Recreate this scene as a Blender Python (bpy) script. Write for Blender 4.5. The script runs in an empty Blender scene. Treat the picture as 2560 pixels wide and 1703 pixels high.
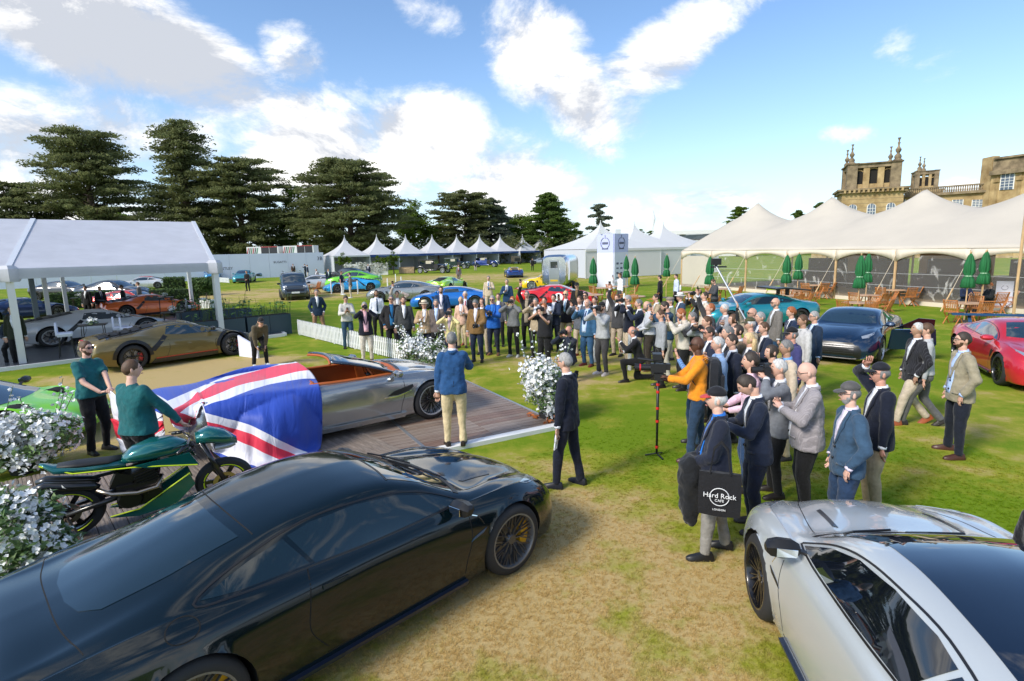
import bpy, bmesh, math, random
import numpy as np
from mathutils import Vector, Matrix, geometry
from mathutils.bvhtree import BVHTree
R=math.radians; PI=math.pi
SC=bpy.context.scene; COL=SC.collection
# ---------------- camera ----------------
CH=3.119; CT=R(9.2127); CR=R(1.2877); CF=1400.0
_f=np.array([0,math.cos(CT),-math.sin(CT)]);_d=np.array([0,-math.sin(CT),-math.cos(CT)]);_x=np.array([1.,0,0])
CX=_x*math.cos(CR)+_d*math.sin(CR); CD=-_x*math.sin(CR)+_d*math.cos(CR)
cam=bpy.data.cameras.new('camera'); camo=bpy.data.objects.new('camera',cam); COL.objects.link(camo)
cam.lens=36*CF/2560; cam.sensor_width=36; cam.clip_end=6000; cam.clip_start=.05
camo.matrix_world=Matrix(((CX[0],-CD[0],-_f[0],0),(CX[1],-CD[1],-_f[1],0),(CX[2],-CD[2],-_f[2],CH),(0,0,0,1)))
SC.camera=camo
def G(px,py,z=0.0):
    "world point of height z seen at photo pixel (2560 wide)"
    v=(px-1280)*CX+(py-851.5)*CD+CF*_f
    p=v*((z-CH)/v[2]); return Vector((p[0],p[1],z))
def D(px,py,dist):
    "world point at forward distance dist seen at photo pixel"
    v=((px-1280)*CX+(py-851.5)*CD)/CF+_f
    s=dist/v[1]; return Vector((v[0]*s,dist,CH+v[2]*s))
# ---------------- sky ----------------
SUN_EL=R(38); SUN_AZ=R(-128)     # azimuth measured from +Y towards +X
W=bpy.data.worlds.new('World'); SC.world=W; W.use_nodes=True
nt=W.node_tree; N=nt.nodes; L=nt.links; N.clear()
def nd(t,**k):
    n=N.new(t)
    for a,b in k.items(): setattr(n,a,b)
    return n
def mth(op,a,b=None,c=None,clamp=False):
    n=nd('ShaderNodeMath',operation=op,use_clamp=clamp)
    for i,v in enumerate((a,b,c)):
        if v is None: continue
        if isinstance(v,(int,float)): n.inputs[i].default_value=v
        else: L.new(v,n.inputs[i])
    return n.outputs[0]
out=nd('ShaderNodeOutputWorld'); bg=nd('ShaderNodeBackground')
sky=nd('ShaderNodeTexSky',sky_type='NISHITA'); sky.sun_disc=False; sky.sun_elevation=SUN_EL; sky.sun_rotation=SUN_AZ
sky.altitude=100; sky.air_density=1.0; sky.dust_density=1.0; sky.ozone_density=2.2
tc=nd('ShaderNodeTexCoord'); sep=nd('ShaderNodeSeparateXYZ'); L.new(tc.outputs['Generated'],sep.inputs[0])
X_,Y_,Z_=sep.outputs
az=mth('ARCTAN2',X_,Y_); el=mth('ARCSINE',Z_)
def noise(scale,detail,rough,vec,dist=0):
    n=nd('ShaderNodeTexNoise'); n.inputs['Scale'].default_value=scale; n.inputs['Detail'].default_value=detail
    n.inputs['Roughness'].default_value=rough; n.inputs['Distortion'].default_value=dist; L.new(vec,n.inputs['Vector']); return n.outputs['Fac']
def vmap(sc,loc=(0,0,0)):
    m=nd('ShaderNodeMapping'); m.inputs['Scale'].default_value=sc; m.inputs['Location'].default_value=loc
    L.new(tc.outputs['Generated'],m.inputs[0]); return m.outputs[0]
# clouds of the photograph: pixel centre, half axes in pixels, tilt, weight, greyness
def azel(px,py):
    v=(px-1280)*CX+(py-851.5)*CD+CF*_f; v=v/np.linalg.norm(v); return math.atan2(v[0],v[1]),math.asin(v[2])
CL=[(330,120,330,130,18,1.45,1.2),(120,20,200,60,5,1.0,.85),(90,400,260,140,5,1.15,.35),(400,330,190,120,5,1.1,.1),(745,150,80,80,0,.85,.3),
    (900,220,45,60,-20,.5,.2),(1060,340,150,110,0,1.6,.0),(830,390,230,150,8,1.35,.0),(1270,450,180,110,8,1.05,.1),(560,240,110,50,15,.6,.3),
    (1330,130,110,130,40,.95,.2),(1460,270,130,90,60,1.05,.1),(1640,150,170,80,-25,.9,.25),(1800,30,170,60,-10,.8,.3),(1560,280,110,70,30,.7,.2),
    (1080,40,90,50,20,.6,.3),(2240,120,70,60,20,.68,.4),(2360,160,90,60,-10,.6,.45),(2120,335,75,28,5,.8,.1),(1700,520,300,60,0,.85,.0),
    (1200,560,600,60,0,.8,.1),(2420,465,90,25,0,.8,.0),(150,560,500,90,0,.9,.2),(1900,520,200,35,0,.7,0)]
def fld(daz,dele):
    tot=None;gr=None
    A=mth('ADD',az,daz); E=mth('ADD',el,dele)
    for (px,py,rx,ry,t,w,g) in CL:
        a0,e0=azel(px,py); a1,_=azel(px+rx,py); _,e1=azel(px,py-ry)
        sx=abs(a1-a0)*1.15; sy=abs(e1-e0)*1.15; ct,st=math.cos(R(t)),math.sin(R(t))
        da=mth('SUBTRACT',A,a0); de=mth('SUBTRACT',E,e0)
        u=mth('MULTIPLY_ADD',da,ct/sx,mth('MULTIPLY',de,-st/sx)); v=mth('MULTIPLY_ADD',da,st/sy,mth('MULTIPLY',de,ct/sy))
        r2=mth('MULTIPLY_ADD',u,u,mth('MULTIPLY',v,v)); k=mth('MULTIPLY',mth('MAXIMUM',mth('MULTIPLY_ADD',r2,-.55,1.0),0.0),w)
        tot=k if tot is None else mth('MAXIMUM',tot,k)
        if g>0.05:
            q=mth('MULTIPLY',k,g); gr=q if gr is None else mth('MAXIMUM',gr,q)
    return tot,gr
tot,gr=fld(0.0,0.0)
wv=vmap((1,1,1.7)); n1=noise(4.6,11,.66,wv,.3); n2=noise(1.6,5,.55,vmap((1,1,2.2),(3,1,7)))
# generic clouds all round the sky for what lies outside the frame
behind=mth('MULTIPLY_ADD',mth('SUBTRACT',0.62,Y_),1.6,0.0,True)
gen=mth('MULTIPLY',mth('MULTIPLY_ADD',n2,2.6,-.75),behind)
tot=mth('MAXIMUM',tot,gen)
dens=mth('SUBTRACT',mth('MULTIPLY_ADD',n1,2.5,mth('MULTIPLY',tot,.95)),1.66)
alpha=mth('MULTIPLY',dens,1.45,None,True)
mr=nd('ShaderNodeMapRange',interpolation_type='SMOOTHSTEP'); L.new(alpha,mr.inputs[0]); ALPHA=mr.outputs[0]
# relief of the clouds: same noise looked up a little towards the light
n1b=noise(4.6,11,.66,vmap((1,1,1.7),(-.035,-.02,.075)),.3)
rel=mth('MULTIPLY',mth('SUBTRACT',n1,n1b),3.2)
body=mth('SUBTRACT',0.90,mth('MULTIPLY',mth('MULTIPLY',gr,mth('MULTIPLY',dens,1.1,None,True)),.42))
lum=mth('ADD',body,rel); lum=mth('MINIMUM',mth('MAXIMUM',lum,.5),1.06)
cr=nd('ShaderNodeValToRGB'); L.new(lum,cr.inputs[0])
cr.color_ramp.elements[0].position=.4; cr.color_ramp.elements[0].color=(.40,.44,.52,1)
cr.color_ramp.elements[1].position=.98; cr.color_ramp.elements[1].color=(1,.985,.96,1)
CLOUD=nd('ShaderNodeVectorMath',operation='SCALE'); L.new(cr.outputs[0],CLOUD.inputs[0]); CLOUD.inputs['Scale'].default_value=7.6
SKYS=nd('ShaderNodeVectorMath',operation='MULTIPLY'); L.new(sky.outputs[0],SKYS.inputs[0]); SKYS.inputs[1].default_value=(1.02,1.16,1.28)
# pale air low over the horizon
hz=mth('POWER',mth('SUBTRACT',1.0,mth('MAXIMUM',Z_,0.0)),9.0)
hm=nd('ShaderNodeMix',data_type='RGBA'); L.new(mth('MULTIPLY',hz,.75),hm.inputs['Factor']); L.new(SKYS.outputs[0],hm.inputs['A']); hm.inputs['B'].default_value=(5.8,6.8,7.9,1)
mx=nd('ShaderNodeMix',data_type='RGBA'); L.new(ALPHA,mx.inputs['Factor']); L.new(hm.outputs['Result'],mx.inputs['A']); L.new(CLOUD.outputs[0],mx.inputs['B'])
L.new(mx.outputs['Result'],bg.inputs[0]); bg.inputs[1].default_value=.090
L.new(bg.outputs[0],out.inputs[0])
sd=bpy.data.lights.new('sun','SUN'); so=bpy.data.objects.new('sun',sd); COL.objects.link(so)
sd.energy=2.05; sd.angle=R(14); sd.color=(1,.93,.82)
sv=Vector((math.sin(SUN_AZ)*math.cos(SUN_EL),math.cos(SUN_AZ)*math.cos(SUN_EL),math.sin(SUN_EL)))
so.rotation_euler=sv.to_track_quat('Z','Y').to_euler()
vs=SC.view_settings; vs.view_transform='Standard'; vs.look='None'; vs.exposure=0.95; vs.gamma=1; vs.use_curve_mapping=False
# ---------------- helpers ----------------
rnd=random.Random(7)
def tag(o,label=None,cat=None,group=None,kind=None):
    if label: o['label']=label
    if cat: o['category']=cat
    if group: o['group']=group
    if kind: o['kind']=kind
    return o
def thing(name,label,cat,loc=(0,0,0),rz=0,group=None,sc=1):
    o=bpy.data.objects.new(name,None); COL.objects.link(o); o.location=loc; o.rotation_euler=(0,0,rz); o.scale=(sc,)*3
    return tag(o,label,cat,group)
def copy_tree(o,parent=None,label=None,group=None,loc=None,rz=None,sc=None):
    c=o.copy(); COL.objects.link(c); c.parent=parent
    if label: c['label']=label
    if group: c['group']=group
    if loc is not None: c.location=loc
    if rz is not None: c.rotation_euler=(0,0,rz)
    if sc is not None: c.scale=(sc,)*3
    for ch in o.children: copy_tree(ch,c)
    return c
MATS={}
def M(key,col=(.5,.5,.5),rough=.5,metal=0.0,coat=0.0,var=0.0,vs=3.0,bump=0.0,bs=40.0,trans=0.0,alpha=1.0,spec=.5,sheen=0.0,col2=None,stretch=None,flake=0.0):
    if key in MATS: return MATS[key]
    m=bpy.data.materials.new(key); MATS[key]=m; m.use_nodes=True; t=m.node_tree; p=t.nodes['Principled BSDF']; ln=t.links
    p.inputs['Base Color'].default_value=(*col,1); p.inputs['Roughness'].default_value=rough; p.inputs['Metallic'].default_value=metal
    p.inputs['Coat Weight'].default_value=coat; p.inputs['Coat Roughness'].default_value=.02; p.inputs['Specular IOR Level'].default_value=spec
    p.inputs['Transmission Weight'].default_value=trans; p.inputs['Alpha'].default_value=alpha; p.inputs['Sheen Weight'].default_value=sheen
    m.diffuse_color=(*col,1)
    tcn=t.nodes.new('ShaderNodeTexCoord'); vec=tcn.outputs['Object']
    if stretch:
        mp=t.nodes.new('ShaderNodeMapping'); mp.inputs['Scale'].default_value=stretch; ln.new(vec,mp.inputs[0]); vec=mp.outputs[0]
    if var>0 or col2:
        n=t.nodes.new('ShaderNodeTexNoise'); n.inputs['Scale'].default_value=vs; n.inputs['Detail'].default_value=5; n.inputs['Roughness'].default_value=.6; ln.new(vec,n.inputs[0])
        c=t.nodes.new('ShaderNodeValToRGB'); ln.new(n.outputs[0],c.inputs[0]); c.color_ramp.elements[0].position=.32; c.color_ramp.elements[1].position=.68
        a=tuple(max(0,v*(1-var)) for v in col); b=col2 if col2 else tuple(min(1,v*(1+var)) for v in col)
        c.color_ramp.elements[0].color=(*a,1); c.color_ramp.elements[1].color=(*b,1); ln.new(c.outputs[0],p.inputs['Base Color'])
    if bump>0:
        n=t.nodes.new('ShaderNodeTexNoise'); n.inputs['Scale'].default_value=bs; n.inputs['Detail'].default_value=3; ln.new(vec,n.inputs[0])
        b=t.nodes.new('ShaderNodeBump'); b.inputs['Strength'].default_value=min(1,bump); b.inputs['Distance'].default_value=.02 if bs<60 else .004; ln.new(n.outputs[0],b.inputs['Height']); ln.new(b.outputs[0],p.inputs['Normal'])
    return m
def translucent(m,f=.35,col=None):
    t=m.node_tree; p=t.nodes['Principled BSDF']; o=[n for n in t.nodes if n.type=='OUTPUT_MATERIAL'][0]; tr=t.nodes.new('ShaderNodeBsdfTranslucent'); mx_=t.nodes.new('ShaderNodeMixShader'); mx_.inputs[0].default_value=f
    if p.inputs['Base Color'].is_linked: t.links.new(p.inputs['Base Color'].links[0].from_socket,tr.inputs[0])
    else: tr.inputs[0].default_value=p.inputs['Base Color'].default_value
    t.links.new(p.outputs[0],mx_.inputs[1]); t.links.new(tr.outputs[0],mx_.inputs[2]); t.links.new(mx_.outputs[0],o.inputs[0]); return m
def mk(name,V,F,mat,parent=None,smooth=False,mats=None,mi=None):
    me=bpy.data.meshes.new(name); me.from_pydata([tuple(v) for v in V],[],F)
    if mats:
        for q in mats: me.materials.append(q)
        me.polygons.foreach_set('material_index',mi)
    else: me.materials.append(mat)
    if smooth is True: me.polygons.foreach_set('use_smooth',[True]*len(F))
    me.update(); o=bpy.data.objects.new(name,me); COL.objects.link(o); o.parent=parent
    if smooth and smooth is not True: sharp(me,smooth)
    return o
def sharp(me,ang):
    me.polygons.foreach_set('use_smooth',[True]*len(me.polygons)); me.set_sharp_from_angle(angle=R(ang))
def npmesh(name,V,F4,mat,parent=None,smooth=False):
    "V (n,3) float, F4 (m,k) int"
    me=bpy.data.meshes.new(name); V=np.asarray(V,np.float32); F4=np.asarray(F4,np.int32); m,k=F4.shape
    me.vertices.add(len(V)); me.vertices.foreach_set('co',V.ravel()); me.loops.add(m*k); me.loops.foreach_set('vertex_index',F4.ravel())
    me.polygons.add(m); me.polygons.foreach_set('loop_start',np.arange(0,m*k,k,dtype=np.int32)); 
    if smooth: me.polygons.foreach_set('use_smooth',np.ones(m,bool))
    me.update(calc_edges=True); me.validate(); me.materials.append(mat)
    o=bpy.data.objects.new(name,me); COL.objects.link(o); o.parent=parent; return o
def frame(d,up=Vector((0,0,1))):
    d=Vector(d).normalized(); u=Vector(up)
    if abs(d.dot(u))>.97: u=Vector((1,0,0))
    a=d.cross(u).normalized(); return a,a.cross(d).normalized()
class MB:
    def __init__(s): s.v=[]; s.f=[]
    def add(s,V,F):
        n=len(s.v); s.v+= [Vector(v) for v in V]; s.f+=[tuple(i+n for i in f) for f in F]; return s
    def box(s,c,sz,rz=0,rx=0,ry=0,tap=1.0):
        m=Matrix.Rotation(rz,3,'Z')@Matrix.Rotation(ry,3,'Y')@Matrix.Rotation(rx,3,'X'); c=Vector(c); V=[]
        for k in(-1,1):
            for j in(-1,1):
                for i in(-1,1):
                    t=tap if k>0 else 1
                    V.append(c+m@Vector((i*sz[0]/2*t,j*sz[1]/2*t,k*sz[2]/2)))
        return s.add(V,[(0,2,3,1),(4,5,7,6),(0,1,5,4),(2,6,7,3),(0,4,6,2),(1,3,7,5)])
    def bar(s,a,b,w,h=None,up=(0,0,1)):
        a=Vector(a);b=Vector(b);h=h or w; x,y=frame(b-a,up); V=[]
        for p in(a,b):
            for i,j in((-1,-1),(1,-1),(1,1),(-1,1)): V.append(p+x*i*w/2+y*j*h/2)
        return s.add(V,[(3,2,1,0),(4,5,6,7),(0,1,5,4),(1,2,6,5),(2,3,7,6),(3,0,4,7)])
    def tube(s,pts,r,n=8,cap=True,up=(0,0,1),flat=1.0):
        pts=[Vector(p) for p in pts]; m=len(pts); rr=r if isinstance(r,(list,tuple)) else [r]*m; V=[];F=[]
        for i,p in enumerate(pts):
            d=(pts[min(i+1,m-1)]-pts[max(i-1,0)]); x,y=frame(d,up)
            for k in range(n):
                a=2*PI*k/n; V.append(p+x*math.cos(a)*rr[i]+y*math.sin(a)*rr[i]*flat)
        for i in range(m-1):
            for k in range(n): F.append((i*n+k,i*n+(k+1)%n,(i+1)*n+(k+1)%n,(i+1)*n+k))
        if cap: F.append(tuple(range(n))[::-1]); F.append(tuple((m-1)*n+k for k in range(n)))
        return s.add(V,F)
    def loft(s,rings,cap=True,closed=True):
        n=len(rings[0]); V=[v for r in rings for v in r]; F=[]
        for i in range(len(rings)-1):
            for k in range(n if closed else n-1): F.append((i*n+k,i*n+(k+1)%n,(i+1)*n+(k+1)%n,(i+1)*n+k))
        if cap: F.append(tuple(range(n))[::-1]); F.append(tuple((len(rings)-1)*n+k for k in range(n)))
        return s.add(V,F)
    def lathe(s,prof,n=24,c=(0,0,0),axis='Z'):
        c=Vector(c); rings=[]
        for r,z in prof:
            ring=[]
            for k in range(n):
                a=2*PI*k/n; x,y=r*math.cos(a),r*math.sin(a)
                ring.append(c+(Vector((x,y,z)) if axis=='Z' else Vector((x,z,y)) if axis=='Y' else Vector((z,x,y))))
            rings.append(ring)
        return s.loft(rings,cap=False)
    def sph(s,c,r,n=10,m=7,sq=(1,1,1)):
        c=Vector(c); pr=[(max(1e-4,math.sin(PI*i/m)),-math.cos(PI*i/m)) for i in range(m+1)]; rings=[]
        for q,z in pr: rings.append([c+Vector((q*math.cos(2*PI*k/n)*r*sq[0],q*math.sin(2*PI*k/n)*r*sq[1],z*r*sq[2])) for k in range(n)])
        return s.loft(rings,cap=False)
    def quad(s,a,b,c,d): return s.add([a,b,c,d],[(0,1,2,3)])
    def build(s,name,mat,parent=None,smooth=False): return mk(name,s.v,s.f,mat,parent,smooth)
def pchip(xk,yk,x):
    xk=np.array(xk,float);yk=np.array(yk,float);x=np.asarray(x,float);h=np.diff(xk);dl=np.diff(yk)/h;n=len(xk);m=np.zeros(n)
    for i in range(1,n-1):
        if dl[i-1]*dl[i]>0:
            w1=2*h[i]+h[i-1];w2=h[i]+2*h[i-1];m[i]=(w1+w2)/(w1/dl[i-1]+w2/dl[i])
    m[0]=dl[0];m[-1]=dl[-1]
    i=np.clip(np.searchsorted(xk,x)-1,0,n-2);t=np.clip((x-xk[i])/h[i],0,1)
    return ((2*t**3-3*t**2+1)*yk[i]+(t**3-2*t**2+t)*h[i]*m[i]+(-2*t**3+3*t**2)*yk[i+1]+(t**3-t**2)*h[i]*m[i+1])
def catmull(P,n,closed=False):
    P=[Vector(p) for p in P]; m=len(P); out=[]
    for i in range(m if closed else m-1):
        if closed: a,b,c,d=P[(i-1)%m],P[i],P[(i+1)%m],P[(i+2)%m]
        else: a,b,c,d=P[max(i-1,0)],P[i],P[i+1],P[min(i+2,m-1)]
        for k in range(n):
            t=k/n; out.append(.5*((2*b)+(c-a)*t+(2*a-5*b+4*c-d)*t*t+(3*b-a-3*c+d)*t**3))
    if not closed: out.append(P[-1])
    return out
def text(body,size,mat,parent,loc,rot,name='lettering',ext=.002,align='CENTER',label=None):
    c=bpy.data.curves.new('t','FONT'); c.body=body; c.size=size; c.extrude=ext; c.align_x=align; c.align_y='CENTER'; c.resolution_u=2
    o=bpy.data.objects.new('t',c); COL.objects.link(o); dg=bpy.context.evaluated_depsgraph_get(); me=bpy.data.meshes.new_from_object(o.evaluated_get(dg)); bpy.data.objects.remove(o)
    me.materials.clear(); me.materials.append(mat); q=bpy.data.objects.new(name,me); COL.objects.link(q); q.parent=parent; q.location=loc; q.rotation_euler=rot; return q
# ---------------- ground ----------------
def grass_mat():
    m=bpy.data.materials.new('lawn'); m.use_nodes=True; t=m.node_tree; p=t.nodes['Principled BSDF']; ln=t.links; NN=t.nodes
    g=NN.new('ShaderNodeNewGeometry'); pos=g.outputs['Position']
    def ns(s,d=4,r=.6,sc=None,loc=None,dist=0):
        v=pos
        if sc or loc:
            mp=NN.new('ShaderNodeMapping'); ln.new(pos,mp.inputs[0])
            if sc: mp.inputs['Scale'].default_value=sc
            if loc: mp.inputs['Location'].default_value=loc
            v=mp.outputs[0]
        n=NN.new('ShaderNodeTexNoise'); n.inputs['Scale'].default_value=s; n.inputs['Detail'].default_value=d; n.inputs['Roughness'].default_value=r; n.inputs['Distortion'].default_value=dist; ln.new(v,n.inputs[0]); return n.outputs['Fac']
    def mt(op,a,b=None,c=None,cl=False):
        n=NN.new('ShaderNodeMath'); n.operation=op; n.use_clamp=cl
        for i,v in enumerate((a,b,c)):
            if v is None: continue
            if isinstance(v,(int,float)): n.inputs[i].default_value=v
            else: ln.new(v,n.inputs[i])
        return n.outputs[0]
    sp=NN.new('ShaderNodeSeparateXYZ'); ln.new(pos,sp.inputs[0]); x,y=sp.outputs[0],sp.outputs[1]
    # where the turf is worn and dry: centre, radii, tilt, weight
    tot=None
    for cx,cy,rx,ry,a,w in DRY:
        ca,sa=math.cos(a),math.sin(a); dx=mt('SUBTRACT',x,cx); dy=mt('SUBTRACT',y,cy)
        u=mt('MULTIPLY_ADD',dx,ca/rx,mt('MULTIPLY',dy,sa/rx)); v=mt('MULTIPLY_ADD',dx,-sa/ry,mt('MULTIPLY',dy,ca/ry))
        k=mt('MULTIPLY',mt('MAXIMUM',mt('SUBTRACT',1.35,mt('MULTIPLY_ADD',u,u,mt('MULTIPLY',v,v))),-.6),w)
        tot=k if tot is None else mt('MAXIMUM',tot,k)
    big=ns(.22,4); mid=ns(1.5,6,.65); fine=ns(9,5,.7); vf=ns(95,4,.75,(1,1,1)); bl=ns(420,2,.6,(1,.6,1)); far=ns(.5,4,.6,(.35,1.2,1))
    dm=mt('ADD',mt('MULTIPLY',tot,1.0),mt('MULTIPLY_ADD',mid,3.4,-1.7)); dm=mt('ADD',dm,mt('MULTIPLY_ADD',fine,.6,-.30)); dm=mt('ADD',dm,mt('ADD',mt('MULTIPLY_ADD',far,2.4,-1.2),mt('MULTIPLY_ADD',big,1.6,-.75)))
    dm=mt('MULTIPLY_ADD',dm,.75,.12,True)
    def ramp(f,cs):
        c=NN.new('ShaderNodeValToRGB'); ln.new(f,c.inputs[0]); e=c.color_ramp.elements
        e[0].position=cs[0][0]; e[0].color=(*cs[0][1],1); e[1].position=cs[-1][0]; e[1].color=(*cs[-1][1],1)
        for q in cs[1:-1]: z=e.new(q[0]); z.color=(*q[1],1)
        return c.outputs[0]
    fin2=ns(38,3,.7); texf=mt('ADD',.5,mt('MULTIPLY',mt('SUBTRACT',mt('MULTIPLY_ADD',vf,.45,mt('MULTIPLY_ADD',bl,.2,mt('MULTIPLY',fin2,.22))),.44),1.35))
    green=ramp(texf,[(.30,(.080,.145,.006)),(.5,(.140,.220,.009)),(.70,(.24,.33,.022))])
    dry=ramp(texf,[(.28,(.26,.20,.075)),(.5,(.46,.34,.15)),(.66,(.60,.46,.24)),(.8,(.66,.53,.32))])
    yel=ramp(texf,[(.3,(.18,.19,.022)),(.5,(.27,.28,.030)),(.7,(.40,.38,.07))])
    def mix(f,a,b):
        n=NN.new('ShaderNodeMix'); n.data_type='RGBA'; ln.new(f,n.inputs['Factor']); ln.new(a,n.inputs['A']); ln.new(b,n.inputs['B']); return n.outputs['Result']
    c1=mix(mt('MULTIPLY',dm,2.0,None,True),green,yel); c2=mix(mt('MULTIPLY_ADD',dm,2.0,-1.0,True),c1,dry)
    ln.new(c2,p.inputs['Base Color']); p.inputs['Roughness'].default_value=.95; p.inputs['Specular IOR Level'].default_value=.12
    b=NN.new('ShaderNodeBump'); b.inputs['Strength'].default_value=.35; b.inputs['Distance'].default_value=.012; ln.new(mt('ADD',vf,mt('MULTIPLY',bl,.6)),b.inputs['Height']); ln.new(b.outputs[0],p.inputs['Normal'])
    return translucent(m,.0)
DRY=[(-.3,4.6,3.2,3.5,-.35,.95),(-6,12,6,3.0,.55,1.25),(-9.5,14.5,4,2.2,.6,1.2),(-18,46,15,9,.1,.9),(4,7.2,3.2,.7,0,.45),(3.2,15.2,8,2.4,.05,.55),(9.5,9.5,5,2.5,.3,.35),(1.5,12.3,2.5,1.2,0,.25),(-7,66,22,13,0,.75),(9,60,10,12,0,.5),(5.2,8.2,2.2,.5,.2,.3),(3,13.6,6,1.2,.0,.32)]
GRASS=grass_mat()
BLADE=translucent(GRASS.copy(),.45)
_t=BLADE.node_tree; _p=_t.nodes['Principled BSDF']; _l=_p.inputs['Base Color'].links[0].from_socket; _m=_t.nodes.new('ShaderNodeMix'); _m.data_type='RGBA'; _m.blend_type='MULTIPLY'; _m.clamp_result=False; _m.inputs['Factor'].default_value=1; _t.links.new(_l,_m.inputs['A']); _m.inputs['B'].default_value=(1.5,1.5,1.4,1)
for _n in _t.nodes:
    if _n.type in('BSDF_PRINCIPLED','BSDF_TRANSLUCENT'): _t.links.new(_m.outputs['Result'],_n.inputs[0])
V=[];F=[]
xs=[-900,-200,-60,-20,0,20,60,200,900]; ys=[-60,0,20,60,200,600,1800]
for yy in ys:
    for xx in xs: V.append((xx,yy,0))
for j in range(len(ys)-1):
    for i in range(len(xs)-1): a=j*9+i; F.append((a,a+1,a+10,a+9))
g=mk('lawn',V,F,GRASS); tag(g,kind='structure')
# grass blades near the camera
def tufts():
    r=np.random.RandomState(3); vs=[];fs=[]
    n=0
    for k in range(14):
        a=r.rand()*6.283; o=r.rand(2)*.05-.025; h=.012+.016*r.rand(); l=.012+.03*r.rand(); w=.0022
        c,s=math.cos(a),math.sin(a); px,py=-s*w,c*w
        vs+=[(o[0]-px,o[1]-py,0),(o[0]+px,o[1]+py,0),(o[0]+c*l*.4+px*.7,o[1]+s*l*.4+py*.7,h*.6),(o[0]+c*l*.4-px*.7,o[1]+s*l*.4-py*.7,h*.6),(o[0]+c*l,o[1]+s*l,h)]
        fs+=[(n,n+1,n+2,n+3),(n+3,n+2,n+4)]; n+=5
    me=bpy.data.meshes.new('grass_blades'); me.from_pydata(vs,[],fs); me.materials.append(BLADE); return me
tm=tufts()
r_=np.random.RandomState(5); pts=[]
while len(pts)<48000:
    yy=1.2+9.8*r_.rand()**1.0; xx=-4.5+r_.rand()*11.5
    if abs(xx)>yy*1.05+1.0: continue
    if r_.rand()>min(1,(3.6/yy)**1.5)*max(0,min(1,(10.5-yy)/3)): continue
    if -3.4<xx<.7 and yy>7.7+ (xx+.5)*.75 : continue
    pts.append((xx,yy,0))
pm=bpy.data.meshes.new('turf'); pm.from_pydata(pts,[],[]); po=bpy.data.objects.new('grass_blades',pm); COL.objects.link(po)
tag(po,'short dry and green grass blades of the lawn in the foreground','grass',kind='stuff')
src=bpy.data.objects.new('tuft_source',tm)
gn=bpy.data.node_groups.new('scatter','GeometryNodeTree'); gn.interface.new_socket('Geometry',in_out='INPUT',socket_type='NodeSocketGeometry'); gn.interface.new_socket('Geometry',in_out='OUTPUT',socket_type='NodeSocketGeometry')
a=gn.nodes.new('NodeGroupInput'); b=gn.nodes.new('NodeGroupOutput'); iop=gn.nodes.new('GeometryNodeInstanceOnPoints'); oi=gn.nodes.new('GeometryNodeObjectInfo'); oi.inputs['Object'].default_value=src
m2p=gn.nodes.new('GeometryNodeMeshToPoints'); rv=gn.nodes.new('FunctionNodeRandomValue'); rv.data_type='FLOAT_VECTOR'; rv.inputs[1].default_value=(.1,.1,6.28); rs=gn.nodes.new('FunctionNodeRandomValue'); rs.inputs[2].default_value=.45; rs.inputs[3].default_value=.95
gl=gn.links; gl.new(a.outputs[0],m2p.inputs[0]); gl.new(m2p.outputs[0],iop.inputs['Points']); gl.new(oi.outputs['Geometry'],iop.inputs['Instance']); gl.new(rv.outputs[0],iop.inputs['Rotation']); gl.new(rs.outputs[1],iop.inputs['Scale']); gl.new(iop.outputs[0],b.inputs[0])
md=po.modifiers.new('scatter','NODES'); md.node_group=gn
# ---------------- stage deck ----------------
def lerp(a,b,t): return a+(b-a)*t
white_paint=M('white_paint',(.80,.80,.79),.45,var=.04,bump=.1,bs=30)
DCA=math.atan2(.68,.73)
def plank_mat(key,c1,c2,stretch):
    return M(key,c1,.33,var=.35,vs=3,bump=.25,bs=30,col2=c2,stretch=stretch,spec=.5)
o0=G(1390,1066); o1=G(1165,960)   # right-front corner, right-back corner
ux=(o1-o0).normalized(); L1=(o1-o0).length
fr=(G(1215,1130)-o0).normalized()
uy=Vector((-ux.y,ux.x,0)); 
if uy.dot(fr)<0: uy=-uy
deckt=thing('stage_deck','low wooden plank stage with a white edge under the unveiled silver convertible','stage',o0,math.atan2(uy.y,uy.x))
s=1 if (Matrix.Rotation(-math.atan2(uy.y,uy.x),3,'Z')@ux).y>0 else -1
Ld=5.6; Wd=L1+.9; zt=.06
pl=MB().box((Ld/2,s*Wd/2,zt/2-.012),(Ld,Wd,zt-.024)).build('deck_base',M('deck_dark',(.05,.045,.04),.8),deckt)
dk=[plank_mat('deck_oak%d'%i,c,c2,(.5,7,1)) for i,(c,c2) in enumerate([((.20,.135,.10),(.36,.27,.21)),((.24,.17,.13),(.40,.32,.26)),((.16,.085,.055),(.32,.21,.155))])]
npk=int(Wd/.145); cache={}
for j in range(npk):
    y0=(j+.5)*Wd/npk; x=.0; k=0
    while x<Ld-.05:
        l=1.22; l=min(l,Ld-x)
        mi=2 if (j>npk*.72 or rnd.random()<.2) else rnd.randrange(2)
        key=(round(l,3),mi)
        if key not in cache: 
            cache[key]=MB().box((0,0,0),(l-.006,Wd/npk-.007,.024)).build('plank',dk[mi],deckt); q=cache[key]
        else: q=cache[key].copy(); COL.objects.link(q)
        q.location=(x+l/2,s*y0,zt-.012+rnd.uniform(-.0015,.0015)); x+=l; k+=1
ed=MB().box((Ld/2,-s*.09,.035),(Ld+.3,.17,.07)).build('edge_trim',white_paint,deckt)
MB().box((-.03,s*Wd/2,.036),(.05,Wd,.072)).build('side_trim',M('alu',(.6,.61,.62),.35,metal=.8),deckt)
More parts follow.
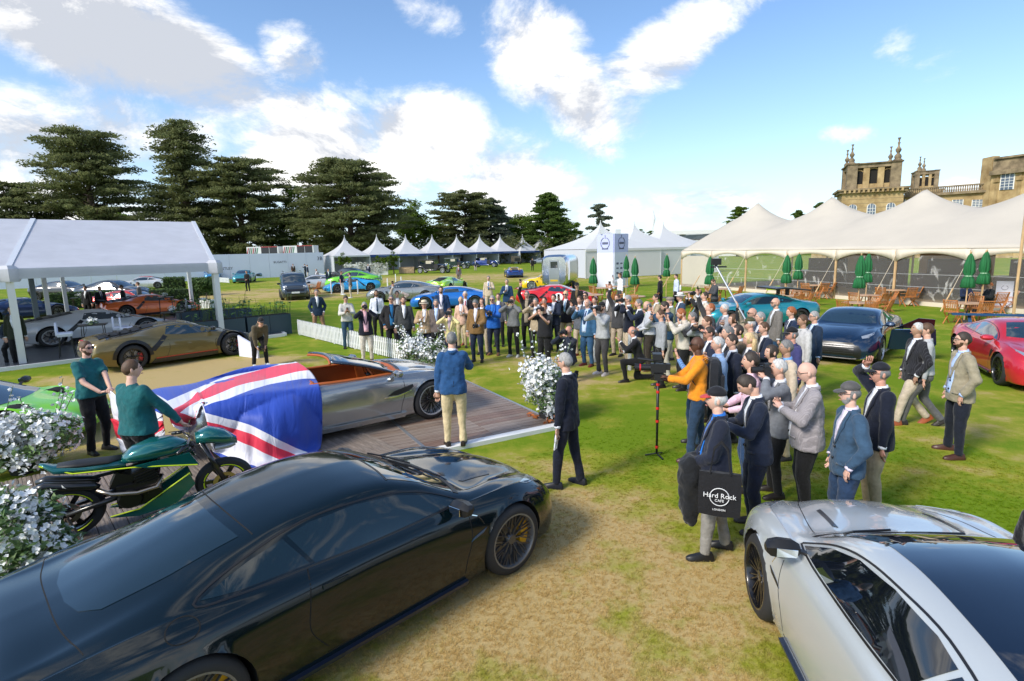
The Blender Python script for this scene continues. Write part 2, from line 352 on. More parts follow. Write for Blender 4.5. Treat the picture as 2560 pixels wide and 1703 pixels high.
for xx in (2.44,4.88): MB().box((xx,s*Wd/2,zt+.003),(.06,Wd,.006)).build('joint_strip',MATS['alu'],deckt)
# ribbed deck under the motorcycle
dk2=thing('ribbed_deck','ribbed brown decking under the teal motorcycle','decking',Vector((-4.9,7.2,0)),R(43))
MB().box((0,0,.03),(6.2,3.4,.06)).build('deck_base',MATS['deck_dark'],dk2)
rib=M('deck_rib',(.20,.16,.13),.6,var=.3,vs=4,col2=(.30,.25,.21),stretch=(8,1,1)); c0=None
for j in range(42):
    if c0 is None: c0=MB().box((0,0,0),(.138,3.38,.02)).box((-.046,0,.012),(.02,3.38,.006)).box((0,0,.012),(.02,3.38,.006)).box((.046,0,.012),(.02,3.38,.006)).build('plank',rib,dk2); q=c0
    else: q=c0.copy(); COL.objects.link(q)
    q.location=(-3.03+j*.1475,0,.07)
# ---------------- trees ----------------
BARK=M('bark',(.10,.075,.055),.95,var=.4,vs=6,bump=1,bs=12,stretch=(3,3,.5))
def leafm(k,c,c2):
    m=M('leaf_'+k,c,.75,var=.3,vs=.35,col2=c2,spec=.2); return translucent(m,.5)
CED=leafm('cedar',(.105,.130,.045),(.27,.29,.12)); CEB=leafm('blue_cedar',(.12,.155,.10),(.25,.29,.20)); DEC=leafm('broadleaf',(.08,.15,.015),(.20,.29,.035)); PIN=leafm('fir',(.07,.13,.03),(.17,.25,.055))
def leafcloud(C,Rr,nper,size,rs,flat=.35,droop=0):
    "C (n,3) clump centres, Rr radii -> many small leaf faces"
    n=len(C); k=nper; d=rs.normal(size=(n,k,3)); d/=np.linalg.norm(d,axis=2,keepdims=True); rad=rs.rand(n,k,1)**.45
    P=C[:,None,:]+d*rad*Rr[:,None,None]*np.array([1,1,flat]); 
    if droop: P[:,:,2]-=droop*((d[:,:,0]**2+d[:,:,1]**2)*rad[:,:,0]**2)*Rr[:,None]
    P=P.reshape(-1,3); m=len(P); a=rs.normal(size=(m,3)); a[:,2]*=.45; a/=np.linalg.norm(a,axis=1,keepdims=True); b=rs.normal(size=(m,3)); b[:,2]*=.6; b-=a*(a*b).sum(1,keepdims=True); b/=np.linalg.norm(b,axis=1,keepdims=True)
    s=size*(.5+rs.rand(m,1)); V=np.stack([P-a*s,P+b*s*.45,P+a*s,P-b*s*.45],1).reshape(-1,3); F=np.arange(m*4).reshape(-1,4); return V,F
def spraycloud(C,Dv,RR,k,size,rs,droop=.25):
    n=len(C); d=rs.normal(size=(n,k,3)); d/=np.linalg.norm(d,axis=2,keepdims=True); d*=rs.rand(n,k,1)**.45
    S=np.stack([-Dv[:,1],Dv[:,0],0*Dv[:,0]],1); R_=RR[:,None]
    P=C[:,None,:]+Dv[:,None,:]*(d[:,:,0]*R_*1.75)[:,:,None]+S[:,None,:]*(d[:,:,1]*R_*.95)[:,:,None]; P[:,:,2]+=d[:,:,2]*R_*.30-droop*np.clip(d[:,:,0],0,1)**2*R_-droop*.6*d[:,:,1]**2*R_
    P=P.reshape(-1,3); m=len(P); a=np.repeat(Dv,k,0)+rs.normal(size=(m,3))*.55; a/=np.linalg.norm(a,axis=1,keepdims=True); b=rs.normal(size=(m,3)); b-=a*(a*b).sum(1,keepdims=True); b/=np.linalg.norm(b,axis=1,keepdims=True)
    s=size*(.5+rs.rand(m,1)); V=np.stack([P-a*s,P+b*s*.40,P+a*s,P-b*s*.40],1).reshape(-1,3); return V,np.arange(m*4).reshape(-1,4)
def cedar(label,base,h,prof,mat,seed,n=190,name='cedar_tree',per=58,group='trees behind the show field',leaf=.27,flat=.5,lean=0,gap=.0):
    rs=np.random.RandomState(seed); r=thing(name,label,'tree',base,0,group); t=MB(); R0=h*.028
    t.tube([(0,0,-.2),(0,0,h*.25),(h*.01,0,h*.6),(lean*h,0,h*.96)],[R0*1.5,R0*1.1,R0*.6,R0*.12],9)
    C=[];RR=[];DV=[]; zk,rk=zip(*prof)
    nb=int(n/3.6); 
    for i in range(nb):
        f=(i+.5)/nb; z=h*(prof[0][0]+(1-prof[0][0])*f**.9*.98); rad=float(np.interp(z/h,zk,rk))*h*(.78+.34*rs.rand()); az=i*2.4+rs.rand()*1.2
        d=np.array([math.cos(az),math.sin(az),0]); x0=lean*h*(z/h)
        tip=np.array([x0,0,z])+d*rad+np.array([0,0,rad*(.10-.10*rs.rand())])
        t.tube([(x0,0,z-rad*.22),(x0+d[0]*rad*.4,d[1]*rad*.4,z-rad*.02),tuple(tip)],[R0*.33*(1-f*.6),R0*.2*(1-f*.6),.03],5,cap=False)
        m=int(5+8*rad/(h*.25)) 
        for q in range(m):
            g=.28+.72*(q+rs.rand()*.7)/m; side=np.array([-d[1],d[0],0])*(rs.rand()-.5)*rad*.75*g
            C.append(np.array([x0,0,z])+d*rad*g+side+np.array([0,0,rad*.06*g+(rs.rand()-.6)*h*.030])); RR.append(h*.050*(.7+.7*rs.rand())); DV.append(d)
    C=np.array(C);RR=np.array(RR); V,F=spraycloud(C,np.array(DV),RR,per,leaf,rs)
    t.build('trunk',BARK,r,True); npmesh('crown',V,F,mat,r); return r
def broad(label,base,h,w,mat,seed,n=60,per=170,name='tree',leaf=.30,group='trees behind the show field'):
    rs=np.random.RandomState(seed); r=thing(name,label,'tree',base,0,group); t=MB(); t.tube([(0,0,-.2),(0,0,h*.35),(h*.02,0,h*.75)],[h*.03,h*.022,h*.008],8)
    d=rs.normal(size=(n,3)); d/=np.linalg.norm(d,axis=1,keepdims=True); C=d*(rs.rand(n,1)**.4)*np.array([w/2,w/2,h*.38])*(.75+.35*rs.rand(n,1))+np.array([0,0,h*.58]); RR=w*.13*(.7+.7*rs.rand(n))
    for c in C[:12]: t.tube([(0,0,h*.35),tuple(c)],[h*.01,.02],5,cap=False)
    V,F=leafcloud(C,RR,per,leaf,rs,.75); t.build('trunk',BARK,r,True); npmesh('crown',V,F,mat,r); return r
def tb(px,dist): 
    p=D(px,640,dist); p.z=0; return p
def ht(px,py,dist): return D(px,py,dist).z
PYR=[(.10,.30),(.25,.33),(.5,.24),(.75,.16),(.9,.12),(1,.03)]; SPR=[(.06,.26),(.2,.32),(.45,.36),(.65,.30),(.85,.24),(1,.08)]; NAR=[(.08,.30),(.3,.26),(.55,.17),(.7,.10),(.8,.13),(.93,.12),(1,.03)]
def CT_(label,px,py,dist,prof,mat,seed,w,**k):
    h=ht(px,py,dist); zk,rk=zip(*prof); sc=w/2/1400*dist/(h*max(rk)); return cedar(label,tb(px,dist),h,[(a,b*sc) for a,b in prof],mat,seed,**k)
CT_('dark spreading cedar cut off by the left edge of the photo',35,452,105,SPR,CED,1,250)
CT_('huge dense dark cedar standing left above the white frame pavilion',243,322,110,[(.08,.33),(.25,.33),(.5,.27),(.75,.19),(.88,.17),(.97,.13),(1,.06)],CED,2,330,n=330)
CT_('tallest cedar with a narrow pointed top above the end of the pavilion',478,297,115,NAR,CED,3,250,n=280)
CT_('broad cedar leaning against the tallest one on its right',610,395,118,[(.05,.26),(.3,.28),(.6,.27),(.85,.25),(1,.10)],CED,4,240,n=280)
broad('bright green broadleaf tree squeezed between two big cedars',765,455,  28,17,DEC,5) if 0 else broad('bright green broadleaf tree squeezed between two big cedars',tb(765,125),ht(765,450,125),11,DEC,5)
CT_('wide layered cedar in the middle of the tree line',880,395,118,SPR,CED,6,290,n=330)
broad('dark green tree between the layered cedar and the next cedar',tb(1035,140),ht(1035,505,140),11,DEC,7)
CT_('umbrella shaped cedar with a bare upper limb over the pagoda tents',1165,477,140,[(.1,.25),(.4,.3),(.7,.38),(.9,.3),(1,.12)],CED,8,160,n=200)
CT_('pale blue grey cedar behind the middle pagoda tents',1228,495,142,PYR,CEB,9,160,n=200,name='blue_cedar_tree')
broad('small olive green tree low beside the blue cedar',tb(1295,150),ht(1295,540,150),9,DEC,10)
CT_('bushy green conifer at the right end of the tree line',1370,480,140,[(.05,.36),(.3,.38),(.6,.26),(.85,.15),(1,.03)],PIN,11,140,n=230,name='conifer_tree')
CT_('thin ragged cedar sapling standing alone above the white tents',1497,508,130,[(.1,.3),(.5,.24),(.8,.12),(1,.03)],CEB,12,90,n=70,per=60,name='conifer_tree')
for i,(px,py,w,sd,m_) in enumerate(((1845,515,60,13,DEC),(1990,525,45,14,PIN),(2045,505,60,15,PIN))):
    CT_(['rounded tree above the left end of the cream marquee','small dark fir left of the palace tower','taller dark fir left of the palace tower'][i],px,py,150,PYR if i else SPR,m_,sd,w,n=110,per=60,name='conifer_tree' if i else 'tree')
for i,px in enumerate((1600,1625,1700)): CT_(['distant dark fir just right of the sign tower','distant dark fir left of the flag pole','distant dark fir right of the flag pole'][i],px,572+i*4,240,PYR,PIN,20+i,40,n=60,per=40,name='conifer_tree')
for i,(px,py,d_,w_) in enumerate(((1100,545,146,9),(1320,530,150,9),(1425,545,150,7),(705,520,130,10),(330,500,135,12))): broad(['low green tree between the pagoda tents and the umbrella cedar','rounded green tree left of the bushy conifer','small green tree right of the bushy conifer','green tree filling the gap left of the layered cedar','dark green tree between the huge cedar and the tallest cedar'][i],tb(px,d_),ht(px,py,d_),w_,DEC,80+i,n=45,per=120)
# dark undergrowth that closes the tree line
rs=np.random.RandomState(99); C=[];RR=[]
for i in range(170):
    px=-150+i*9.6; p=tb(px,128+rs.rand()*10); C.append((p.x,p.y,1.5+rs.rand()*3.2)); RR.append(2.6)
V,F=leafcloud(np.array(C),np.array(RR),110,.38,rs,.9); o=npmesh('undergrowth',V,F,CED); tag(o,'dark shrubs and low branches under the tree line','undergrowth',kind='stuff')
# ---------------- frame pavilion on the left ----------------
PVC=M('tent_fabric',(.70,.71,.76),.55,var=.05,vs=1.5,bump=.6,bs=1.5,stretch=(1,1,.3)); translucent(PVC,.35); FRM=M('tent_frame',(.72,.73,.74),.4,metal=.3); FRD=M('frame_dark',(.16,.20,.23),.5)
A_=Vector((-10.7,20.45,0)); B_=Vector((-14.66,16.5,0)); C_=Vector((-18.0,31.6,0)); dirw=(A_-B_); dird=(C_-A_); E_=B_-dirw
pav=thing('frame_pavilion','big white frame pavilion sheltering the supercars on the left','pavilion')
ev=2.87; rd=4.65
def sheet(pts,name,mat,parent,th=.03,nu=14,nv=8,sag=.0):
    a,b,c,d=[Vector(p) for p in pts]; V=[];F=[]
    n=(b-a).cross(d-a).normalized()
    for k in(0,1):
        for j in range(nv+1):
            for i in range(nu+1):
                u,v=i/nu,j/nv; p=a*(1-u)*(1-v)+b*u*(1-v)+c*u*v+d*(1-u)*v; p=p-Vector((0,0,sag*math.sin(PI*u)*math.sin(PI*v)))+n*th*k; V.append(p)
    q=(nu+1)*(nv+1)
    for j in range(nv):
        for i in range(nu): x=j*(nu+1)+i; F.append((x,x+1,x+nu+2,x+nu+1)); F.append((x+q,x+nu+1+q,x+nu+2+q,x+1+q))
    for i in range(nu): F.append((i,i+q,i+1+q,i+1)); y=nv*(nu+1)+i; F.append((y,y+1,y+1+q,y+q))
    for j in range(nv): x=j*(nu+1); F.append((x,x+nu+1,x+nu+1+q,x+q)); x+=nu; F.append((x,x+q,x+nu+1+q,x+nu+1))
    return mk(name,V,F,mat,parent,40)
Z=Vector((0,0,1))
for a,b,nm in((B_,A_,0),(E_,B_,1),(E_-dirw,E_,2)):
    m1=a+dird/2;m2=b+dird/2
    g_=(b-a).normalized()*.08
    sheet([a+g_+Z*ev,b-g_+Z*ev,m2-g_+Z*rd,m1+g_+Z*rd],'roof_panel',PVC,pav,sag=.07); sheet([m1+g_+Z*rd,m2-g_+Z*rd,b+dird-g_+Z*ev,a+dird+g_+Z*ev],'roof_panel',PVC,pav,sag=.07)
    sheet([a+g_-dird.normalized()*.06+Z*(ev-.28),b-g_-dird.normalized()*.06+Z*(ev-.28),b-g_-dird.normalized()*.06+Z*(ev+.02),a+g_-dird.normalized()*.06+Z*(ev+.02)],'valance',PVC,pav,nv=2)
    MB().bar(a+Z*(ev-.10),b+Z*(ev-.10),.10,.14).build('eaves_beam',FRM,pav); MB().bar(a+dird+Z*(ev-.10),b+dird+Z*(ev-.10),.10,.14).build('eaves_beam',FRM,pav)
for p in(A_,B_,E_):
    MB().bar(p-Z*.0,p+Z*(ev-.05),.26,.17,up=tuple(dirw.normalized())).bar(p,p+Z*.06,.36,.30,up=tuple(dirw.normalized())).build('post',FRM,pav); MB().bar(p+dird,p+dird+Z*(ev-.05),.2,.15,up=tuple(dirw.normalized())).build('post',FRM,pav)
    MB().bar(p+Z*ev,p+dird/2+Z*(rd+.02),.15,.10).build('rafter',FRM,pav); MB().bar(p+dird/2+Z*(rd+.02),p+dird+Z*ev,.15,.10).build('rafter',FRM,pav)
    q=p-dird.normalized()*.05; MB().loft([[q+Vector((x,y,z)) for x,y in((-s,-s),(s,-s),(s,s),(-s,s))] for z,s in((ev-.36,.17),(ev-.30,.20),(ev+.02,.19),(ev+.12,.12))]).build('corner_cover',PVC,pav,30)
for t_ in(.18,.30): p=B_+dird*t_*2-dirw*.02; MB().bar(p,p+Z*(ev+.2),.2,.15,up=tuple(dirw.normalized())).build('inner_post',FRD if t_<.2 else FRM,pav)
for a,b in((B_,A_),): sheet([a+dirw.normalized()*.3+Z*0,a+dirw.normalized()*-0.3-dirw*.9+Z*0,a-dirw*.9+Z*2.5,a+dirw.normalized()*.3+Z*2.5],'side_panel',M('panel_grey',(.30,.34,.36),.2,alpha=.55),pav,nu=3,nv=3) if 0 else None
# platform of the pavilion
pf=thing('pavilion_floor','dark grey pavilion floor with a white edge under the supercars','floor'); n_=dird.normalized(); w_=dirw.normalized()
V=[E_-dirw-n_*.5,A_+w_*2.2-n_*.5,A_+w_*2.2+dird*1.0,E_-dirw+dird*1.0]; MB().loft([[v+Z*.0 for v in V],[v+Z*.10 for v in V]]).build('floor_slab',M('floor_grey',(.085,.09,.10),.35,var=.2,vs=2),pf)
MB().bar(E_-dirw-n_*.56+Z*.055,A_+w_*2.2-n_*.56+Z*.055,.115,.11).build('edge_trim',white_paint,pf); MB().bar(A_+w_*2.2-n_*.5+w_*.05+Z*.056,A_+w_*2.2+dird*.5+w_*.05+Z*.056,.115,.112).build('side_trim',white_paint,pf)
# ---------------- hoarding and boxes ----------------
HOA=M('hoarding_white',(.70,.72,.86),.5,var=.03,vs=.4)
def wall(label,p0,p1,z0,z1,mat,name,cat,th=.15,panel=2.4):
    r=thing(name,label,cat); d=(p1-p0); n=max(1,int(d.length/panel)); 
    for i in range(n):
        a=p0+d*(i/n);b=p0+d*((i+1)/n)-d.normalized()*.02; MB().bar(a+Z*(z0+z1)/2,b+Z*(z0+z1)/2,th,z1-z0).build('panel',mat,r)
    return r
h0=D(-60,700,62);h0.z=0;h1=D(470,700,68);h1.z=0;h2=D(548,690,74);h2.z=0;h3=D(812,690,84);h3.z=0
hb_=wall('long white hoarding far behind the supercars with small dark lettering','a' and h0,h3,0,3.35,HOA,'hoarding','hoarding')
for i,(px,t,sz) in enumerate(((803,'3B',.75),(700,'BUGATTI',.42),(560,'BENTLEY',.5))):
    k=(px-(-60))/(812+60); q=D(px,660,h0.y+(h3.y-h0.y)*((px+60)/872)**1.0); 
    # meet the wall line
    dd=(h3-h0); vv=D(px,660,1.0)-Vector((0,0,CH)); s_=(h0.x*dd.y-h0.y*dd.x)/(vv.x*dd.y-vv.y*dd.x); q=Vector((vv.x*s_,vv.y*s_,[2.45,2.1,1.45][i])); nn=Vector((dd.y,-dd.x,0)).normalized()
    o=text('B' if i==0 else t,sz,M('print_dark',(.03,.03,.06),.6),hb_,q+nn*.10,(PI/2,0,math.atan2(dd.y,dd.x)))
    if i==0: o2=text('3',sz,MATS['print_dark'],hb_,q+nn*.10-dd.normalized()*.42,(PI/2,0,math.atan2(dd.y,dd.x)))
for i,(xa,xb,yt) in enumerate(((618,697,618),(709,785,615))):
    a=D(xa,640,92);b=D(xb,640,92);zt_=D(xa,yt,92).z; a.z=b.z=0; r=thing('printed_kiosk',['white kiosk box with striped print behind the hoarding, left','white kiosk box with striped print behind the hoarding, right'][i],'kiosk',a,math.atan2(b.y-a.y,b.x-a.x)); w=(b-a).length
    MB().box((w/2,1.2,zt_/2),(w,2.4,zt_)).build('body',M('kiosk_white',(.7,.7,.7),.5),r)
    for k in range(6): MB().box((.15+k*.30,-.03,zt_-.8),(.12,.03,1.3),ry=.25).build('stripe',M('stripe%d'%(k%3),[(.4,.02,.03),(.03,.03,.03),(.03,.2,.08)][k%3],.5),r)
    for k in(.58,.84): MB().box((w*k,-.02,zt_-.8),(w*.24,.04,1.4)).build('door',M('kiosk_dark',(.03,.03,.035),.4),r); MB().box((w*k,-.045,zt_-.05),(w*.25,.03,.09)).build('door_frame',M('kiosk_red',(.5,.03,.04),.4),r)
# ---------------- pagoda tents ----------------
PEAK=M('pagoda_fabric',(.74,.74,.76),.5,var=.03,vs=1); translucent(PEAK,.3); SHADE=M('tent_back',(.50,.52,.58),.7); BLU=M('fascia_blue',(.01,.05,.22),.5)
def pagoda(label,p,s,ev,pk,rz,walls=(1,1,1,0),fascia=True,group='white pagoda tents in a row',mat=None,door=None,fine=12):
    mat=mat or PEAK; r=thing('pagoda_tent',label,'tent',p,rz,group); V=[];rings=[]
    for j in range(fine+1):
        t=j/fine; a=(1-t)**2.1*.5*s*.96+.5*s*.04*(1-t)+.02; z=ev+(pk-ev)*t; rings.append([Vector((x*a,y*a,z)) for x,y in((-1,-1),(0,-1.0),(1,-1),(1,0),(1,1),(0,1),(-1,1),(-1,0))])
    MB().loft(rings).build('canopy',mat,r,20)
    MB().sph((0,0,pk+.02),.06,8,6).build('finial',FRM,r,True)
    hs_=s/2
    for x,y in((-1,-1),(1,-1),(1,1),(-1,1)): MB().bar((x*(hs_-.06),y*(hs_-.06),0),(x*(hs_-.06),y*(hs_-.06),ev),.10).build('post',FRM,r)
    for k,(x,y) in enumerate(((-1,0),(0,1),(1,0))):
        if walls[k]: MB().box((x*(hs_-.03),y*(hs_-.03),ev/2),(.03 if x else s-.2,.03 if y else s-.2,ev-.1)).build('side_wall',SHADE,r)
    if fascia: MB().box((0,-hs_-.03,ev-.18),(s-.06,.05,.42)).build('fascia',BLU,r); MB().box((0,-hs_-.065,ev-.16),(s*.4,.01,.10)).build('lettering_band',M('fascia_print',(.25,.32,.5),.5),r)
    else: MB().box((0,-hs_-.03,ev-.12),(s-.06,.04,.25)).build('valance',mat,r)
    return r
f0=G(864,681); f0=Vector((f0.x,f0.y,0)); px_list=[864,944,1016,1082,1143,1200,1251,1307,1352,1394,1434,1470]
p_prev=None; d0=97.0
for i,px in enumerate(px_list):
    dist=d0+i*5.0
    p=D(px,640,dist); p.z=0
    pk=D(px,587+(2 if i==0 else 0),dist).z
    rz=math.atan2(5.0,4.6)*.75
    s=6.3 if i==0 else 5.9
    lab=['white pagoda tent at the near left end of the row, without a blue fascia','white pagoda tent with blue fascia, second from the left of the row','third white pagoda tent, above the black vintage limousine','fourth white pagoda tent, beside the vintage cars','fifth white pagoda tent, over the blue vintage coupe','sixth white pagoda tent from the left of the row','seventh white pagoda tent, beside the red umbrella','eighth white pagoda tent, right of the red umbrella','ninth white pagoda tent behind the silver trailer','tenth pagoda tent, third from the right end of the row','eleventh pagoda tent, next to last of the row','last white pagoda tent, farthest right of the row'][i]
    pagoda(lab,p,s,2.75,max(pk,5.6),rz,fascia=i>0)
# darker goods inside the stalls
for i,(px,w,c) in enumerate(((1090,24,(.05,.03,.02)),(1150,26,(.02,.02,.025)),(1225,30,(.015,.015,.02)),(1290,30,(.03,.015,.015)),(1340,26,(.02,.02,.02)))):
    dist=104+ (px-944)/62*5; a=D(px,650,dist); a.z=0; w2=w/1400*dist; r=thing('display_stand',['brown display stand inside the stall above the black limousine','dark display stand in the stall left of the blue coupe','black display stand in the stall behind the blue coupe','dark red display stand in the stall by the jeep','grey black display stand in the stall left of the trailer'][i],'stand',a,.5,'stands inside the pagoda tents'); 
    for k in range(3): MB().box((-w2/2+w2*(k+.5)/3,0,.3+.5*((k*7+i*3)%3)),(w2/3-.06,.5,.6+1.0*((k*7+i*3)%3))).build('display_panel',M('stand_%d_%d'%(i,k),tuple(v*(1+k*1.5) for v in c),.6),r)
# ---------------- large white tents, sign tower, trailer ----------------
WT=translucent(M('white_tent',(.76,.76,.75),.5,var=.03,vs=.5,bump=.3,bs=.7),.25)
def bigpeak(label,px,py,dist,s,ev=3.0,rz=.4,name='pagoda_tent'):
    p=D(px,640,dist); p.z=0; return pagoda(label,p,s,ev,D(px,py,dist).z,rz,fascia=False,walls=(1,1,1,0),group=None,mat=WT,fine=18)
for i,(px,py,dist,s) in enumerate(((1501,553,64,9.5),(1584,556,66,9),(1656,557,68,9))):
    r=bigpeak(['large white peaked tent left of the sign tower','large white peaked tent just right of the sign tower','large white peaked tent nearest the cream marquee'][i],px,py,dist,s)
    MB().box((0,-s/2+.05,1.5),(s-.2,.04,2.95)).build('front_wall',WT,r)
a=G(1345,728);b=G(1500,735)
# sign tower: two faces with crest
c0=G(1534,722); fl=(D(1494,700,c0.y+1.2)-c0); fr_=(D(1568,700,c0.y+1.2)-c0); fl.z=fr_.z=0
st=thing('sign_tower','tall white two sided sign tower with crest logos and sponsor print','sign'); top=D(1534,584,c0.y).z
SIGN=M('sign_white',(.72,.73,.84),.5); SIGL=M('sign_lavender',(.50,.53,.78),.5); INK=M('sign_ink',(.10,.11,.18),.6)
for q,e in enumerate((fl,fr_)):
    n=Vector((e.y,-e.x,0)).normalized(); n=n if n.y<0 else -n; zc_=top*.66
    MB().bar(c0+Z*zc_/2,c0+e+Z*zc_/2,.12,zc_).build('lower_panel',SIGN,st); MB().bar(c0+Z*(zc_+top)/2,c0+e+Z*(zc_+top)/2,.12,top-zc_-.02).build('upper_panel',SIGL,st)
    m_=c0+e/2+n*.07+Z*(zc_+(top-zc_)*.5); ex=e.normalized(); R1=.42
    cr_=[m_+ex*math.cos(t)*R1+Z*math.sin(t)*R1 for t in np.linspace(-4.4,1.2,22)]; MB().tube(cr_,.028,5).build('crest_ring',INK,st); MB().tube([m_+Z*.35,m_+Z*.62],.025,5).bar(m_-ex*.28,m_+ex*.28,.03,.16).bar(m_-Z*.42-ex*.3,m_-Z*.42+ex*.3,.03,.09).build('crest_emblem',INK,st)
    if q==1:
        for rr_ in range(4):
            for cc in range(3):
                p_=c0+e*(.22+.28*cc)+n*.07+Z*(zc_*.30+rr_*.36); MB().bar(p_-ex*.13,p_+ex*.13,.015,.10+.05*((rr_+cc)%2)).build('sponsor_mark',INK,st)
MB().box(tuple(c0+(fl+fr_)/2+Z*top/2),(.15,.15,top)).build('mast',FRM,st)
for e in(fl*.7,fr_*.3): MB().box(tuple(c0+e+Z*(top+.16)),(.35,.25,.30)).build('floodlight',FRM,st)
# silver food trailer
g=G(1405,728); tr=thing('food_trailer','polished aluminium food trailer in front of the white tents','trailer',(g.x,g.y+1.0,0),R(72)); ALU=M('polished_aluminium',(.72,.73,.74),.16,metal=1,bump=.15,bs=2)
rings=[]
for x,s_ in((-2.1,.86),(-1.95,.97),(-1.2,1),(1.2,1),(1.95,.97),(2.1,.86)):
    rings.append([Vector((x,1.0*s_*math.copysign(abs(math.cos(t))**.45,math.cos(t)),1.55+1.15*s_*math.copysign(abs(math.sin(t))**.45,math.sin(t)))) for t in np.linspace(0,2*PI,28,endpoint=False)])
MB().loft(rings).build('body',ALU,tr,40); MB().box((-2.09,0,1.9),(.06,.5,.5)).build('rear_window',GLSB,tr) if 'car_glass_black' in MATS else None
MB().box((-2.11,0,1.35),(.03,.75,1.9)).build('rear_door',M('alu_door',(.5,.5,.5),.3,metal=1),tr); MB().box((-2.14,0,1.98),(.04,.5,.45)).build('rear_window',M('dark_window',(.02,.025,.03),.1,coat=1),tr); MB().box((-2.13,0,.85),(.02,.55,.13)).build('number_plate',M('plate_yellow',(.6,.4,.02),.4),tr)
MB().box((.2,1.01,1.75),(1.6,.06,.8)).build('serving_hatch',MATS['dark_window'],tr)
for s_ in(-1,1): MB().lathe([(.001,-.09),(.33,-.09),(.33,.09),(.001,.09)],18,(0.3,s_*.95,.33),axis='Y').build('wheel',M('tyre_r',(.02,.02,.02),.8),tr)
for s_ in(-1,1): MB().tube([(-2.13,s_*.85,.6),(-2.15,s_*.85,1.2),(-2.13,s_*.85,1.9)],.03,6).build('grab_rail',ALU,tr)
# ---------------- cream marquee ----------------
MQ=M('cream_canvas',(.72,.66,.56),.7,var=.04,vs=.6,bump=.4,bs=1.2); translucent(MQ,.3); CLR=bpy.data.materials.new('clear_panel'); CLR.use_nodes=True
t=CLR.node_tree; p=t.nodes['Principled BSDF']; p.inputs['Base Color'].default_value=(.75,.72,.68,1); p.inputs['Roughness'].default_value=.12; p.inputs['Specular IOR Level'].default_value=.8
n_t=t.nodes.new('ShaderNodeTexNoise'); n_t.inputs['Scale'].default_value=1.3; n_t.inputs['Detail'].default_value=6; n_t.inputs['Distortion'].default_value=2.2; mp=t.nodes.new('ShaderNodeMapping'); mp.inputs['Scale'].default_value=(.9,.9,.55); mp.inputs['Rotation'].default_value=(.5,.9,.2); tc2=t.nodes.new('ShaderNodeTexCoord'); t.links.new(tc2.outputs['Object'],mp.inputs[0]); t.links.new(mp.outputs[0],n_t.inputs[0])
r2=t.nodes.new('ShaderNodeValToRGB'); t.links.new(n_t.outputs[0],r2.inputs[0]); r2.color_ramp.elements[0].position=.60; r2.color_ramp.elements[0].color=(.06,.06,.06,1); r2.color_ramp.elements[1].position=.72; r2.color_ramp.elements[1].color=(.42,.42,.42,1); t.links.new(r2.outputs[0],p.inputs['Alpha'])  # thin highlights on the creases painted in as pale, less transparent streaks
bb=t.nodes.new('ShaderNodeBump'); bb.inputs['Strength'].default_value=.4; bb.inputs['Distance'].default_value=.04; t.links.new(n_t.outputs[0],bb.inputs['Height']); t.links.new(bb.outputs[0],p.inputs['Normal'])
WOOD=M('pole_wood',(.55,.36,.18),.6,var=.25,vs=4,stretch=(4,4,.6)); ROPE=M('rope',(.62,.52,.38),.8)
Q1=Vector((20.28,25.84,0)); Q0=Vector((13.6,43.2,0)); mdir=(Q1-Q0).normalized(); mn=Vector((mdir.y,-mdir.x,0)); mn=mn if mn.x>0 else -mn   # away from the camera side
mq=thing('cream_marquee','long cream marquee with tall peaks, scalloped eaves and clear side panels','marquee')
bay=3.35; nb=11; start=Q0-mdir*0.8; DEP=11.5; EV=2.45
def mqz(u,v,pks):
    "u along, v 0..1 across"
    e=EV+.25; z=e
    # canvas hangs between king poles: sum of sharp peaks over a ridge catenary
    ridge=RIDGE*(1-abs(2*v-1)**1.5)
    pk=0
    for pu,ph_ in zip(pks,PKH):
        d=math.hypot((u-pu),(v-.5)*DEP*1.05); pk=max(pk,(ph_-e-RIDGE)*math.exp(-d/1.9)-.02)
    return e+ridge+max(0,pk)
Ltot=bay*nb
def u_at(px):
    v=D(px,600,1.0)-Vector((0,0,CH)); b_=start+mn*DEP/2; s_=(b_.x*mdir.y-b_.y*mdir.x)/(v.x*mdir.y-v.y*mdir.x); q=Vector((v.x*s_,v.y*s_,0)); return (q-b_).dot(mdir)
pks=[u_at(x) for x in(1890,2074,2302)]
def axz(px,py):
    u=u_at(px); q=start+mn*DEP/2+mdir*u; return D(px,py,q.y).z
PKH=[axz(1890,505),axz(2074,489),axz(2302,470)]; PKH.append(PKH[-1]); RIDGE=max(.8,axz(2183,545)-EV-.25-.15); print('PKH',PKH,RIDGE); gap=pks[2]-pks[1]; pks.append(pks[2]+(pks[2]-pks[1])*1.0)
print('marquee peaks',pks,Ltot)
NU,NV=150,34; V=[];F=[]
for j in range(NV+1):
    for i in range(NU+1):
        u=Ltot*i/NU; v=j/NV; p=start+mdir*u+mn*DEP*v; V.append((p.x,p.y,mqz(u,v,pks)))
for j in range(NV):
    for i in range(NU): x=j*(NU+1)+i; F.append((x,x+1,x+NU+2,x+NU+1))
o=mk('canopy',V,F,MQ,mq,True); so_=o.modifiers.new('thick','SOLIDIFY'); so_.thickness=.03
